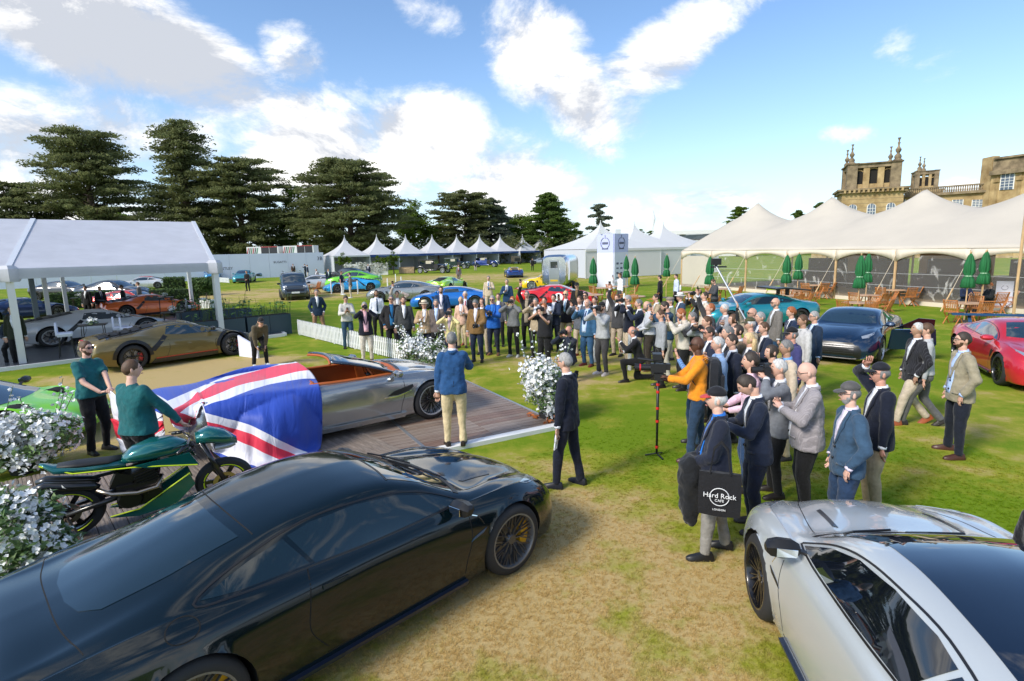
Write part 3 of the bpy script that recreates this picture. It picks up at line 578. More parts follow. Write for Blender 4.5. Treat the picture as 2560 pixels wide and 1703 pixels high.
# scalloped valance: arches between poles
for side,off in((0,0),(1,DEP)):
    for k in range(nb):
        V=[];F=[];n=14
        for i in range(n+1):
            t_=i/n; p=start+mdir*(bay*(k+t_))+mn*off; drop=.62-.42*math.sin(PI*t_)**.7; V+=[(p.x,p.y,EV+.26),(p.x,p.y,EV+.26-drop)]
        for i in range(n): F.append((2*i,2*i+1,2*i+3,2*i+2))
        if side==0 or k%2==0: o=mk('scalloped_valance',V,F,M('cream_valance',(.66,.58,.46),.7),mq,True); sm_=o.modifiers.new('thick','SOLIDIFY'); sm_.thickness=.02; sm_.offset=1
    for k in range(nb+1):
        p=start+mdir*(bay*k)+mn*(off+.04*(1 if side==0 else -1)); MB().tube([p,p+Z*(EV+.2)],.065,8).build('pole',WOOD,mq)
        if side==0:
            q=p-mn*1.7; MB().tube([p+Z*(EV+.05),p.lerp(q,.6)+Z*EV*.4],.012,5).build('guy_rope',ROPE,mq); MB().tube([p.lerp(q,.6)+Z*EV*.4,q-Z*.0],.035,5).build('guy_stake',WOOD,mq)
for k in range(nb):
    a=start+mdir*(bay*k+.08)+mn*.06; b=start+mdir*(bay*(k+1)-.08)+mn*.06
    if k in(0,): sheet([a,b,b+Z*(EV-.1),a+Z*(EV-.1)],'side_wall',MQ,mq,nu=4,nv=3)
    elif k<nb-3: o=sheet([a,b,b+Z*(EV-.05),a+Z*(EV-.05)],'clear_panel',CLR,mq,th=.004,nu=2,nv=2)
    MB().bar(a+Z*.1,b+Z*.1,.06,.2).build('wall_skirt',M('skirt_cream',(.70,.60,.48),.7),mq)
    for zz in(.9,1.5) if 0<k<nb-3 else(): MB().bar(a+Z*zz,b+Z*zz,.012,.012).build('panel_rail',M('rail_white',(.6,.6,.6),.4),mq)
bk=[start+mdir*Ltot*.12+mn*(DEP-.1),start+mdir*Ltot*.95+mn*(DEP-.1)]
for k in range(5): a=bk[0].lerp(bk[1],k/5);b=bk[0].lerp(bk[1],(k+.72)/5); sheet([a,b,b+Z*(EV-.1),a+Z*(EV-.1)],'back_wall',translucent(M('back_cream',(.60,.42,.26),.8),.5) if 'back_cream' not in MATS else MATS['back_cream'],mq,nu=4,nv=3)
V=[start+mn*.1,start+mdir*Ltot+mn*.1,start+mdir*Ltot+mn*(DEP-.2),start+mn*(DEP-.2)]; o=MB().loft([[v for v in V],[v+Z*.03 for v in V]]).build('matting',M('matting_brown',(.26,.18,.10),.9,var=.2),mq)
# bar and dark furniture inside the marquee
for k in range(6):
    p=start+mdir*(6+4.3*k)+mn*(DEP*.62); r=thing('bar_counter',['first','second','third','fourth','fifth','sixth'][k]+' dark wooden bar counter from the left inside the cream marquee','bar counter',p,math.atan2(mdir.y,mdir.x),'bar counters inside the marquee')
    MB().box((0,0,.55),(3.0,.6,1.1)).build('counter',M('bar_wood',(.055,.028,.018),.4),r); MB().box((0,.0,1.13),(3.1,.75,.05)).build('counter_top',M('bar_top',(.12,.07,.04),.3),r); MB().box((0,1.2,1.0),(3.0,.3,2.0)).build('back_shelf',MATS['bar_wood'],r)
# posts banner at the right edge
bn=thing('crest_banner','white banner with a round crest hung on bamboo poles at the right edge','banner',(0,0,0)); b0=G(2532,800); b1=D(2680,620,b0.y-.5); b1.z=0
zt_=D(2500,545,b0.y).z; zb_=D(2500,600,b0.y).z
MB().tube([b0,b0+Z*(zt_+.25)],.05,8).build('pole',WOOD,bn); MB().tube([b0+Z*zt_,b1+Z*zt_],.03,6).build('cross_bar',WOOD,bn); MB().tube([b0+Z*zb_,b1+Z*zb_],.03,6).build('cross_bar',WOOD,bn)
ex=(b1-b0).normalized(); nn=Vector((ex.y,-ex.x,0)); nn=nn if nn.y<0 else -nn
MB().bar(b0+ex*.05+Z*(zt_+zb_)/2,b1+Z*(zt_+zb_)/2,.01,zt_-zb_-.06).build('banner_cloth',M('banner_white',(.72,.72,.72),.6),bn)
m_=b0+ex*.95+Z*(zt_+zb_)/2+nn*.02; MB().tube([m_+ex*math.cos(t)*.32+Z*math.sin(t)*.32 for t in np.linspace(-4.4,1.2,20)],.03,5).build('crest_ring',INK,bn)
# ---------------- palace ----------------
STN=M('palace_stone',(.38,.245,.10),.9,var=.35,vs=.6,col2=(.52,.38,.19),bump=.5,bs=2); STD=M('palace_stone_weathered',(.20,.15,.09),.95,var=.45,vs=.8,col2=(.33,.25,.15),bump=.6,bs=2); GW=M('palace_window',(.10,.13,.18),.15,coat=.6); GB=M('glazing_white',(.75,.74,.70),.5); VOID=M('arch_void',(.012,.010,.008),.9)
PD=100.0; SCL=PD/1400
pal=thing('palace','golden stone palace wing with balustrade and arched windows behind the marquee','palace'); 
def pz(py,px=2200,d=PD): return D(px,py,d).z
yaw=R(-24)
def tower(label,pxl,pxr,ytop,ycorn,ybel,dist,wins,small=False):
    a=D(pxl,600,dist); b=D(pxr,600,dist); w=(b.x-a.x)*.88; r=thing('palace_tower',label,'tower',((a.x+b.x)/2,dist,0),yaw,None)
    z=lambda py:D((pxl+pxr)/2,py,dist).z
    zc=z(ycorn); zt=z(ytop)
    MB().box((0,w*.4,zc/2),(w,w*.8,zc)).build('tower_wall',STN,r)
    for i in range(int(zc/.75)): 
        if i*.75>5: MB().box((0,-.012,i*.75),(w+.01,.03,.05)).build('stone_course',STD,r)
    MB().box((0,w*.4,zc+.15),(w+1.5,w*.8+1.5,.3)).box((0,w*.4,zc-.25),(w+.9,w*.8+.9,.4)).build('cornice',STD,r)
    for i in range(13): MB().box((-w/2+w*(i+.5)/13,-.55,zc-.15),(w*.035,.5,.55)).build('corbel',STN,r)
    for i in range(10): MB().box((w/2+.5,w*.8*(i+.5)/10,zc-.15),(.5,w*.035,.55)).build('corbel',STN,r)
    W2=w*.84; H=zt-zc
    for sx in(-1,1):
        for sy in(0,1): MB().box((sx*W2*.42,w*.08+sy*W2*.78,zc+.3+H/2),(W2*.20,W2*.20,H)).box((sx*W2*.42,w*.08+sy*W2*.78,zc+.3+H+.1),(W2*.25,W2*.25,.25)).build('corner_pier',STD,r)
    for sx in(-.14,.14): MB().box((sx*W2,w*.08,zc+.3+H/2),(W2*.12,W2*.14,H)).build('pier',STN,r)
    MB().box((0,w*.08+W2*.39,zc+.3+H-.30),(W2,W2*.95,.65)).box((0,w*.08+W2*.39,zc+.3+H+.08),(W2*1.08,W2*1.03,.18)).build('parapet',STD,r)
    MB().box((0,w*.08,zc+.7),(W2*.9,W2*.08,.8)).build('balcony',STN,r)
    for sy in(0,1): MB().box((-W2*.40 if sy==0 else W2*.40,w*.08+W2*.39,zc+.3+H/2),(W2*.10,W2*.14,H)).build('side_pier',STN,r)
    for k,cx in enumerate((-.28,0,.28)):
        wd=W2*(.10 if k!=1 else .13); n=9; pts=[(-wd,zc+1.1),(wd,zc+1.1)]+[(wd*math.cos(t),zc+H*.62+wd*math.sin(t)) for t in np.linspace(0,PI,n)]
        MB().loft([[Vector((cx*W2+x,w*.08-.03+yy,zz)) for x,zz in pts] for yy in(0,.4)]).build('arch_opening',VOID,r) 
        arc=[Vector((cx*W2+wd*1.15*math.cos(t),w*.08-.1,zc+H*.62+wd*1.15*math.sin(t))) for t in np.linspace(0,PI,n)]; MB().tube(arc,.10,5).build('arch_surround',STN,r)
    # lower windows
    for k in range(wins):
        cx=(-.31+.31*k)*w; wd=w*.062; zb=zc-5.3; zt2=zc-2.9; n=9
        pts=[(-wd,zb),(wd,zb)]+[(wd*math.cos(t),zt2+wd*math.sin(t)) for t in np.linspace(0,PI,n)]
        wf=MB().loft([[Vector((cx+x*1.18,yy,zz)) for x,zz in pts] for yy in(-.10,.1)]).build('window',GB,r); MB().loft([[Vector((cx+x*.98,yy,zz)) for x,zz in pts] for yy in(-.13,.05)]).build('pane',GW,wf)
        for q in(-.33,.33): MB().bar((cx+wd*q,-.15,zb),(cx+wd*q,-.15,zt2+wd*.9),.06).build('glazing_bar',GB,wf)
        for q in range(1,5): MB().bar((cx-wd,-.15,zb+(zt2-zb)*q/4.5),(cx+wd,-.15,zb+(zt2-zb)*q/4.5),.06).build('glazing_bar',GB,wf)
    return r,w,zc,H
def finial(parent,x,y,z,h):
    pr=[(.62,0),(.62,.10),(.42,.14),(.50,.22),(.40,.30),(.22,.34),(.20,.38),(.38,.46),(.40,.53),(.22,.60),(.13,.66),(.12,.72),(.20,.80),(.10,.83),(.10,.9),(.24,1.0),(.001,.97)]
    return MB().lathe([(r_*h*.28,q*h) for r_,q in pr],12,(x,y,z)).build('finial',STD,parent,35)
tw,w,zc,H=tower('golden stone palace belfry tower with arched openings and four urn finials',2098,2246,405+8,475,0,PD,3)
for (x,y) in((-.37,.0),(.37,.0),(-.37,.70),(.37,.70)): finial(tw,x*w,w*.07+y*w,zc+H+.3,(4.0 if x>0 and y<.1 else 3.5))
tw2,w2_,zc2,H2=tower('smaller second belfry tower farther back on the palace roof',2272,2335,432,478,0,PD+26,0)
for (x,y) in((-.3,.0),(.0,.7)): finial(tw2,x*w2_,w2_*.07+y*w2_,zc2+H2+.3,3.2)
# long wing: from tower right to the end pavilion
def frontwall(a,b,z0,z1,name,mat,parent,th=1.0):
    return MB().bar(Vector((a[0],a[1],(z0+z1)/2)),Vector((b[0],b[1],(z0+z1)/2)),th,z1-z0).build(name,mat,parent)
wa=D(2225,600,PD+6);wb_=D(2470,600,PD-4); ztw=D(2350,488,PD).z
frontwall(wa,wb_,0,ztw,'wing_wall',STN,pal); frontwall(wa-Vector((0,.4,0)),wb_-Vector((0,.4,0)),ztw,ztw+.35,'cornice',STD,pal,1.6)
nbal=46
base_=None
for i in range(nbal):
    p=wa.lerp(wb_,(i+.5)/nbal); MB().lathe([(.10,0),(.14,.3),(.07,.6),(.11,.9)],6,(p.x,p.y-.6,ztw+.45)).build('baluster',STD,pal)
frontwall(wa-Vector((0,.6,0)),wb_-Vector((0,.6,0)),ztw+1.35,ztw+1.55,'balustrade_rail',STD,pal,.4); frontwall(wa-Vector((0,.6,0)),wb_-Vector((0,.6,0)),ztw+.35,ztw+.48,'balustrade_base',STD,pal,.5)
def sashwin(p,e,w,zb,zt,parent,arch=False):
    n=Vector((e.y,-e.x,0)).normalized(); n=n if n.y<0 else -n
    pts=[(-w/2,zb),(w/2,zb)]+([(w/2,zt),(-w/2,zt)] if not arch else [(w/2*math.cos(t),zt+w/2*math.sin(t)) for t in np.linspace(0,PI,9)])
    P_=lambda s,o:[p+e*x*s+n*o+Z*z for x,z in pts]
    wf=MB().loft([P_(1.15,.45),P_(1.15,.62)]).build('window',GB,parent); MB().loft([P_(.98,.5),P_(.98,.65)]).build('pane',GW,wf)
    for q in(-.17,.17): MB().bar(p+e*w*q+n*.67+Z*zb,p+e*w*q+n*.67+Z*(zt+(.4*w if arch else 0)),.06).build('glazing_bar',GB,wf)
    for q in range(1,5): MB().bar(p-e*w/2+n*.67+Z*(zb+(zt-zb)*q/5),p+e*w/2+n*.67+Z*(zb+(zt-zb)*q/5),.06).build('glazing_bar',GB,wf)
ew=(wb_-wa).normalized()
for px in(2245,2342,2386,2435):
    v=D(px,600,1.0)-Vector((0,0,CH)); dd=wb_-wa; s_=(wa.x*dd.y-wa.y*dd.x)/(v.x*dd.y-v.y*dd.x); p=Vector((v.x*s_,v.y*s_,0)); sashwin(p,ew,1.35,D(px,521,p.y).z,D(px,500,p.y).z,pal)
pa=D(2468,600,PD-5);pb=D(2700,600,PD-16); ztp=D(2480,437,PD-5).z; ep=(pb-pa).normalized()
frontwall(pa,pb,0,ztp,'end_pavilion_wall',STN,pal,1.6); frontwall(pa-ep*.5-Vector((0,.5,0)),pb-Vector((0,.5,0)),ztp-.2,ztp+.5,'cornice',STD,pal,2.6); frontwall(pa,pb,ztp+.5,ztp+2.3,'attic',STD,pal,1.4); frontwall(pa-Vector((0,.2,0)),pb-Vector((0,.2,0)),ztp+2.3,ztp+2.6,'attic_cap',STD,pal,2.0)
MB().bar(pa+Vector((.3,2.5,ztp/2)),pa+Vector((0,0,ztp/2)),1.0,ztp).build('return_wall',STN,pal)
for px in(2500,2600): 
    p=pa.lerp(pb,(px-2468)/232); sashwin(p-Vector((0,.75,0)),ep,1.7,D(px,522,p.y).z,D(px,487,p.y).z,pal,True)
for px in(2470,2530,2560): p=pa.lerp(pb,(px-2468)/232)-Vector((0,1.0,0)); MB().box((p.x,p.y,ztp/2),(1.1,.6,ztp-.3)).box((p.x,p.y,ztp-1.1),(1.5,.9,.5)).build('pilaster',STN,pal)
MB().box(((wa.x+wb_.x)/2+8,PD+10,4),(46,9,8)).build('rear_block',STN,pal)
# grandstand roof far off
gs=thing('grandstand','long low white grandstand roof seen between the tents and the marquee','grandstand'); a=D(1670,600,170);b=D(1850,590,160)
MB().bar(Vector((a.x,a.y,D(1670,583,170).z)),Vector((b.x,b.y,D(1850,578,160).z)),6,1.1).build('roof',WT,gs); MB().bar(Vector((a.x,a.y,D(1670,597,170).z)),Vector((b.x,b.y,D(1850,590,160).z)),5,1.6).build('glass_front',M('grandstand_dark',(.05,.07,.09),.2,coat=.5),gs); MB().bar(Vector((a.x,a.y,2.5)),Vector((b.x,b.y,2.5)),5,5).build('base',WT,gs)
fp=D(1631,640,110); fp.z=0; fpo=thing('flag_pole','slim white flag pole with a furled flag beyond the white tents','flag pole',fp); hh=D(1631,527,110).z
MB().tube([(0,0,0),(0,0,hh)],.07,6).build('pole',FRM,fpo); MB().tube([(0.1,0,hh-.3),(.25,0,hh-1.5),(.12,0,hh-3)],[.05,.22,.06],6).build('flag_cloth',M('flag_white',(.7,.7,.75),.7),fpo)
# ---------------- cars ----------------
BLK=M('black_trim',(.012,.012,.013),.35,spec=.5); RUB=M('tyre_rubber',(.022,.022,.023),.75,bump=.2,bs=80); DARKV=M('underbody',(.006,.006,.006),.9)
GLS=M('car_glass',(.012,.030,.045),.02,spec=.9,coat=1.0); GLSB=M('car_glass_black',(.004,.006,.010),.02,spec=.8,coat=1.0); GLST=M('car_glass_tinted',(.004,.014,.018),.02,spec=.5,coat=1.0)
SILV=M('rim_silver',(.55,.56,.58),.35,metal=.5); RIMB=M('rim_black',(.02,.02,.022),.25,metal=.6,coat=.5); DISC=M('brake_disc',(.25,.25,.26),.35,metal=1); CHR=M('chrome',(.85,.86,.87),.08,metal=1)
LAMP=M('lamp_glass',(.35,.38,.42),.08,metal=.3,coat=1); REDL=M('rear_lamp',(.35,.01,.01),.1,coat=1)
def paint(key,col,metal=.35,rough=.28,var=.0): return M('paint_'+key,col,rough,metal=metal,coat=1.0)
WCACHE={}
def wheel(root,x,y,side,Rw=.345,w=.26,rim=.265,style='y10',rc=None,edge=None,cal=None,steer=0.0):
    rc=rc or RIMB
    key=(Rw,w,rim,style,rc.name,edge.name if edge else None,cal.name if cal else None)
    if key not in WCACHE:
        prof=[(rim,-w/2),(Rw-.05,-w/2-.004),(Rw-.012,-w/2+.02),(Rw,-w/2+.05),(Rw,w/2-.05),(Rw-.012,w/2-.02),(Rw-.05,w/2+.004),(rim,w/2)]
        ns=40 if Rw>.3 else 24
        T=MB().lathe(prof,ns,axis='Y').build('tyre',RUB,None,50)
        b=MB().lathe([(rim,w/2),(rim-.014,w/2),(rim-.022,w/2-.02),(rim-.03,-w/2),(rim,-w/2)],ns,axis='Y'); b.lathe([(.001,-.02),(rim-.03,-.02),(rim-.03,-.04),(.001,-.04)],ns,axis='Y')
        B=b.build('wheel',edge or rc,None,40)
        s=MB(); yo=w/2-.03; 
        def sp(a0,r0,a1,r1,w0,y0=None,y1=None):
            p=Vector((math.cos(a0)*r0,(yo-.025) if y0 is None else y0,math.sin(a0)*r0)); q=Vector((math.cos(a1)*r1,yo if y1 is None else y1,math.sin(a1)*r1)); s.bar(p,q,w0,.022,up=(0,1,0))
        s.lathe([(.001,yo-.005),(.045,yo-.008),(.062,yo-.03),(.062,yo-.06),(.001,yo-.06)],16,axis='Y')
        if style=='y10':
            for k in range(10):
                a=2*PI*k/10; sp(a,.05,a,rim*.52,.012); sp(a,rim*.5,a-.16,rim-.012,.007); sp(a,rim*.5,a+.16,rim-.012,.007); sp(a,rim*.3,a+.3,rim-.012,.006)
        elif style=='multi':
            for k in range(11):
                a=2*PI*k/11; sp(a-.07,.05,a-.1,rim-.012,.010); sp(a+.07,.05,a+.1,rim-.012,.010)
        elif style=='five':
            for k in range(5):
                a=2*PI*k/5+.3; sp(a,.05,a,rim*.55,.04); sp(a,rim*.5,a-.33,rim-.012,.022); sp(a,rim*.5,a+.33,rim-.012,.022); sp(a-.33,rim-.012,a-.63,rim*.55,.012)
        elif style=='wire':
            for k in range(20):
                a=2*PI*k/20; sp(a,.04,a+.12,rim-.01,.006)
        elif style=='disc': s.lathe([(.001,yo-.01),(rim*.5,yo-.03),(rim-.02,yo)],20,axis='Y')
        S=s.build('spokes',rc if edge is None else (M('spoke_dark',(.10,.10,.105),.3,metal=.6) if style=='y10' else rc),None)
        Cc=None
        if cal: Cc=MB().loft([[Vector((math.cos(a)*r,yy,math.sin(a)*r)) for r,yy in ((rim*.55,-.01),(rim*.9,-.01),(rim*.9,.06),(rim*.55,.06))] for a in np.linspace(2.5,3.7,7)]).build('brake_caliper',cal,None)
        Dd=MB().lathe([(.06,.0),(rim*.78,.0),(rim*.78,-.015),(.06,-.015)],28,axis='Y').build('brake_disc',DISC,None)
        WCACHE[key]=(B,[o for o in (T,S,Cc,Dd) if o]); first=True
    else: first=False
    B,ch=WCACHE[key]
    if first: o=B; kids=ch
    else:
        o=B.copy(); COL.objects.link(o); kids=[]
        for c in ch: q=c.copy(); COL.objects.link(q); kids.append(q)
    o.parent=root; o.location=(x,y,Rw); o.rotation_euler=(0,rnd.random()*.0,(0 if side>0 else PI)+steer)
    for q in kids: q.parent=o
    return o
class Body:
    def __init__(s,sp,nx,nv,root,mat,open_poly=None):
        s.sp=sp; s.root=root; K=sp['keys']; L0,L1=sp['x0'],sp['x1']
        t=np.linspace(0,1,nx); xs=L0+(L1-L0)*(.5-.5*np.cos(PI*(.06+.88*t))); xs=(xs-xs[0])/(xs[-1]-xs[0])*(L1-L0)+L0
        k={n:pchip(*zip(*K[n]),xs) for n in K}
        V=[];n_half=None
        for i,x in enumerate(xs):
            wm,zb,zc,wb,wr,zr,zs,ws=[k[n][i] for n in('wm','zb','zc','wb','wr','zr','zs','ws')]
            wg=wb-.02;zg=zb+.012
            zm=zs+(zb-zs)*.45
            ctl=[(ws*.96,zs),(ws,zs+.03),(wm,zm),(wm-.3*(wm-wb),zm+(zb-zm)*.72),(wb,zb),(lerp(wb,wr,.12),lerp(zb,zr,.16)+.004),(lerp(wb,wr,.55),lerp(zb,zr,.62)+.012),(wr,zr),(wr*.55,zr+(zc-zr)*.72),(0,zc)]
            cc=catmull([Vector((a,b,0)) for a,b in ctl],nv); half=[(p.x,p.y) for p in cc]
            n_half=len(half)
            V+= [(x,-a,b) for a,b in half]+[(x,a,b) for a,b in half[-2::-1]]
        m=2*n_half-1; V=np.array(V); F=[]
        for i in range(nx-1):
            for j in range(m): a=i*m+j; b=i*m+(j+1)%m; F.append((a,b,b+m,a+m))
        F.append(tuple(range(m))[::-1]); F.append(tuple((nx-1)*m+j for j in range(m)))
        # wheel arches
        s.arch=sp.get('arch',.385); wz=sp.get('R',.345); hw=sp['wb']/2; s.hw=hw;s.wz=wz
        dl=set(); mv={}
        for cx in (-hw,hw):
            ins=((V[:,0]-cx)**2+(V[:,2]-wz)**2<s.arch**2)&(abs(V[:,1])>.42)
            for fi,f in enumerate(F):
                if len(f)==4:
                    c=[ins[q] for q in f]
                    if all(c): dl.add(fi)
            for vi in np.where(ins)[0]:
                dx,dz=V[vi,0]-cx,V[vi,2]-wz; r=math.hypot(dx,dz)+1e-6; mv[vi]=(cx+dx/r*s.arch,V[vi,1],wz+dz/r*s.arch)
        if open_poly:
            P=open_poly
            def inp(x,y):
                c=False
                for a in range(len(P)):
                    x1,y1=P[a];x2,y2=P[a-1]
                    if (y1>y)!=(y2>y) and x<(x2-x1)*(y-y1)/(y2-y1)+x1: c=not c
                return c
            for fi,f in enumerate(F):
                if len(f)==4 and min(V[q,2] for q in f)>.6:
                    cx=sum(V[q,0] for q in f)/4; cy=sum(V[q,1] for q in f)/4
                    if inp(cx,cy): dl.add(fi)
        s.bvh=BVHTree.FromPolygons([tuple(v) for v in V],[f for f in F])
        for vi,p in mv.items(): V[vi]=p
        F=[f for i,f in enumerate(F) if i not in dl]
        s.o=mk('body',V,F,mat,root); sharp(s.o.data,48)
        # arch lips and dark wells
        for cx in (-hw,hw):
            for sd_ in (-1,1):
                ring=[];inn=[]
                for a in np.linspace(-.12*PI,1.12*PI,25):
                    px,pz=cx+math.cos(a)*(s.arch+.004),wz+math.sin(a)*(s.arch+.004); h=s.bvh.ray_cast(Vector((px,sd_*2,pz)),Vector((0,-sd_,0)))
                    if h[0] is None: continue
                    ring.append(h[0]); inn.append(Vector((px,sd_*.52,pz)))
                if len(ring)>4:
                    n=len(ring); V2=[r+Vector((0,sd_*.002,0)) for r in ring]+inn+[Vector((cx,sd_*.52,wz))]; F2=[(i,i+1,n+i+1,n+i) for i in range(n-1)]+[(n+i,n+i+1,2*n) for i in range(n-1)]
                    mk('wheel_arch',V2,F2,DARKV,root)
    def hit(s,ax,u,v):
        if ax=='L': h=s.bvh.ray_cast(Vector((u,3,v)),Vector((0,-1,0)))
        elif ax=='R': h=s.bvh.ray_cast(Vector((u,-3,v)),Vector((0,1,0)))
        elif ax=='T': h=s.bvh.ray_cast(Vector((u,v,3)),Vector((0,0,-1)))
        elif ax=='F': h=s.bvh.ray_cast(Vector((4,u,v)),Vector((-1,0,0)))
        else: h=s.bvh.ray_cast(Vector((-4,u,v)),Vector((1,0,0)))
        if h[0] is None: return None,None
        n=h[1]; dr={'L':Vector((0,1,0)),'R':Vector((0,-1,0)),'T':Vector((0,0,1)),'F':Vector((1,0,0)),'B':Vector((-1,0,0))}[ax]
        if n.dot(dr)<0: n=-n
        return h[0],n
    def patch(s,ax,poly,mat,name,off=.004,g=.09,smooth=0,parent=None,lab=None):
        if smooth: poly=[(p.x,p.y) for p in catmull([Vector((a,b,0)) for a,b in poly],smooth,True)]
        B=[]
        for i in range(len(poly)):
            a=Vector(poly[i]);b=Vector(poly[(i+1)%len(poly)]); n=max(1,int((b-a).length/g+.5))
            for k in range(n): B.append(a.lerp(b,k/n))
        xs=[p.x for p in B];ys=[p.y for p in B]; pts=list(B); E=[(i,(i+1)%len(B)) for i in range(len(B))]
        for i in range(int((max(xs)-min(xs))/g)+1):
            for j in range(int((max(ys)-min(ys))/g)+1): pts.append(Vector((min(xs)+i*g+.013,min(ys)+j*g+.011)))
        r=geometry.delaunay_2d_cdt([Vector((p.x,p.y)) for p in pts],E,[list(range(len(B)))],1,1e-5)
        V=[];bad=set();NR=[]
        for i,p in enumerate(r[0]):
            h,n=s.hit(ax,p.x,p.y)
            if h is None: bad.add(i); V.append(Vector((0,0,0))); NR.append(Vector((0,0,1)))
            else: V.append(h+n*off); NR.append(n)
        F=[tuple(f) for f in r[2] if not any(i in bad for i in f)]
        if not F: return None
        cnt={}
        for f in F:
            for k in range(len(f)):
                e=(f[k],f[(k+1)%len(f)]); cnt[e]=1
        bd=[e for e in cnt if (e[1],e[0]) not in cnt]; mp={}
        for e in bd:
            for q in e:
                if q not in mp: mp[q]=len(V); V.append(V[q]-NR[q]*(off+.012))
        F+=[(e[1],e[0],mp[e[0]],mp[e[1]]) for e in bd]
        o=mk(name,V,F,mat,parent or s.root); bm=bmesh.new(); bm.from_mesh(o.data); bmesh.ops.remove_doubles(bm,verts=bm.verts,dist=1e-6); 
        left=set(bm.faces); best=[]
        while left:
            st_=[left.pop()]; isl=[st_[0]]
            while st_:
                for e_ in st_.pop().edges:
                    for f_ in e_.link_faces:
                        if f_ in left: left.discard(f_); st_.append(f_); isl.append(f_)
            if len(isl)>len(best): best=isl
        bs=set(best); bmesh.ops.delete(bm,geom=[f_ for f_ in bm.faces if f_ not in bs],context='FACES'); bmesh.ops.delete(bm,geom=[v_ for v_ in bm.verts if not v_.link_faces],context='VERTS')
        bmesh.ops.recalc_face_normals(bm,faces=bm.faces); bm.to_mesh(o.data); bm.free(); sharp(o.data,50)
        if lab: o['label']=lab
        return o
    def sym(s,poly,mat,name,**k):
        return [s.patch(a,poly,mat,name,**k) for a in('L','R')]
    def line(s,ax,pts,w,mat,name='seam',off=.0015,n=6):
        P=catmull([Vector((a,b,0)) for a,b in pts],n); H=[]
        for p in P:
            h,nn=s.hit(ax,p.x,p.y)
            if h is not None: H.append((h,nn))
        if len(H)<2: return
        V=[];F=[]
        for i,(h,nn) in enumerate(H):
            t=(H[min(i+1,len(H)-1)][0]-H[max(i-1,0)][0]); b=t.cross(nn)
            if b.length<1e-6: b=Vector((0,0,1))
            b.normalize(); V+=[h+nn*off+b*w/2,h+nn*off-b*w/2,h-nn*.004+b*w/2,h-nn*.004-b*w/2]
        for i in range(len(H)-1): a=4*i; F+=[(a,a+4,a+5,a+1),(a,a+2,a+6,a+4),(a+1,a+5,a+7,a+3)]
        return mk(name,V,F,mat,s.root)
def K(zc,zb,wm,wb,wr,zr,zs,ws): return dict(zc=zc,zb=zb,wm=wm,wb=wb,wr=wr,zr=zr,zs=zs,ws=ws)
GT=dict(x0=-2.28,x1=2.24,wb=2.72,R=.348,arch=.382,keys=K(
 zc=[(-2.28,.60),(-2.2,.86),(-2.12,.93),(-1.9,.955),(-1.5,1.06),(-1.0,1.19),(-.5,1.265),(-.1,1.285),(.2,1.265),(.5,1.18),(.85,1.0),(1.05,.915),(1.4,.885),(1.8,.80),(2.05,.70),(2.18,.58),(2.24,.44)],
 zb=[(-2.28,.56),(-2.18,.82),(-2.0,.875),(-1.45,.93),(-.9,.90),(-.3,.875),(.5,.87),(1.0,.86),(1.36,.845),(1.75,.77),(2.05,.64),(2.18,.52),(2.24,.42)],
 wm=[(-2.28,.70),(-2.2,.80),(-2.0,.90),(-1.4,.985),(-.8,.955),(0,.925),(.7,.935),(1.36,.975),(1.8,.93),(2.05,.82),(2.18,.66),(2.24,.48)],
 wb=[(-2.28,.62),(-2.2,.70),(-2.0,.78),(-1.4,.83),(-.8,.835),(0,.84),(.7,.845),(1.36,.83),(1.8,.76),(2.05,.66),(2.18,.54),(2.24,.42)],
 wr=[(-2.28,.50),(-2.1,.58),(-1.8,.56),(-1.3,.545),(-.8,.57),(-.2,.60),(.3,.61),(.8,.62),(1.1,.60),(1.4,.50),(1.9,.42),(2.24,.3)],
 zr=[(-2.28,.59),(-2.15,.895),(-1.9,.925),(-1.5,1.0),(-1.0,1.12),(-.5,1.205),(-.1,1.228),(.2,1.205),(.5,1.13),(.85,.965),(1.05,.89),(1.4,.845),(1.8,.76),(2.05,.665),(2.18,.55),(2.24,.435)],
 zs=[(-2.28,.40),(-2.1,.22),(-1.5,.16),(0,.15),(1.5,.15),(2.1,.16),(2.24,.22)],
 ws=[(-2.28,.62),(-2.0,.80),(-1.4,.90),(-.5,.90),(.5,.90),(1.4,.90),(1.9,.86),(2.1,.76),(2.24,.46)]))
def xf(sp,sx=1,sz=1,sy=1,**k):
    import copy
    q=copy.deepcopy(sp); q['x0']*=sx;q['x1']*=sx;q['wb']*=sx
    for n,l in q['keys'].items():
        f=sz if n[0]=='z' else sy
        q['keys'][n]=[(a*sx,b*f) for a,b in l]
    q.update(k); return q
def place(root,fc,rc,wb,mid=None):
    "put the car so that front and rear contact points lie on fc, rc (side wheels); returns nothing"
def car_pose(fx,rx,side,half):
    "from the contact points of the visible side wheels get centre and heading"
    d=(fx-rx); a=math.atan2(d.y,d.x); m=(fx+rx)/2; n=Vector((-math.sin(a),math.cos(a),0))
    return m-n*side*half,a
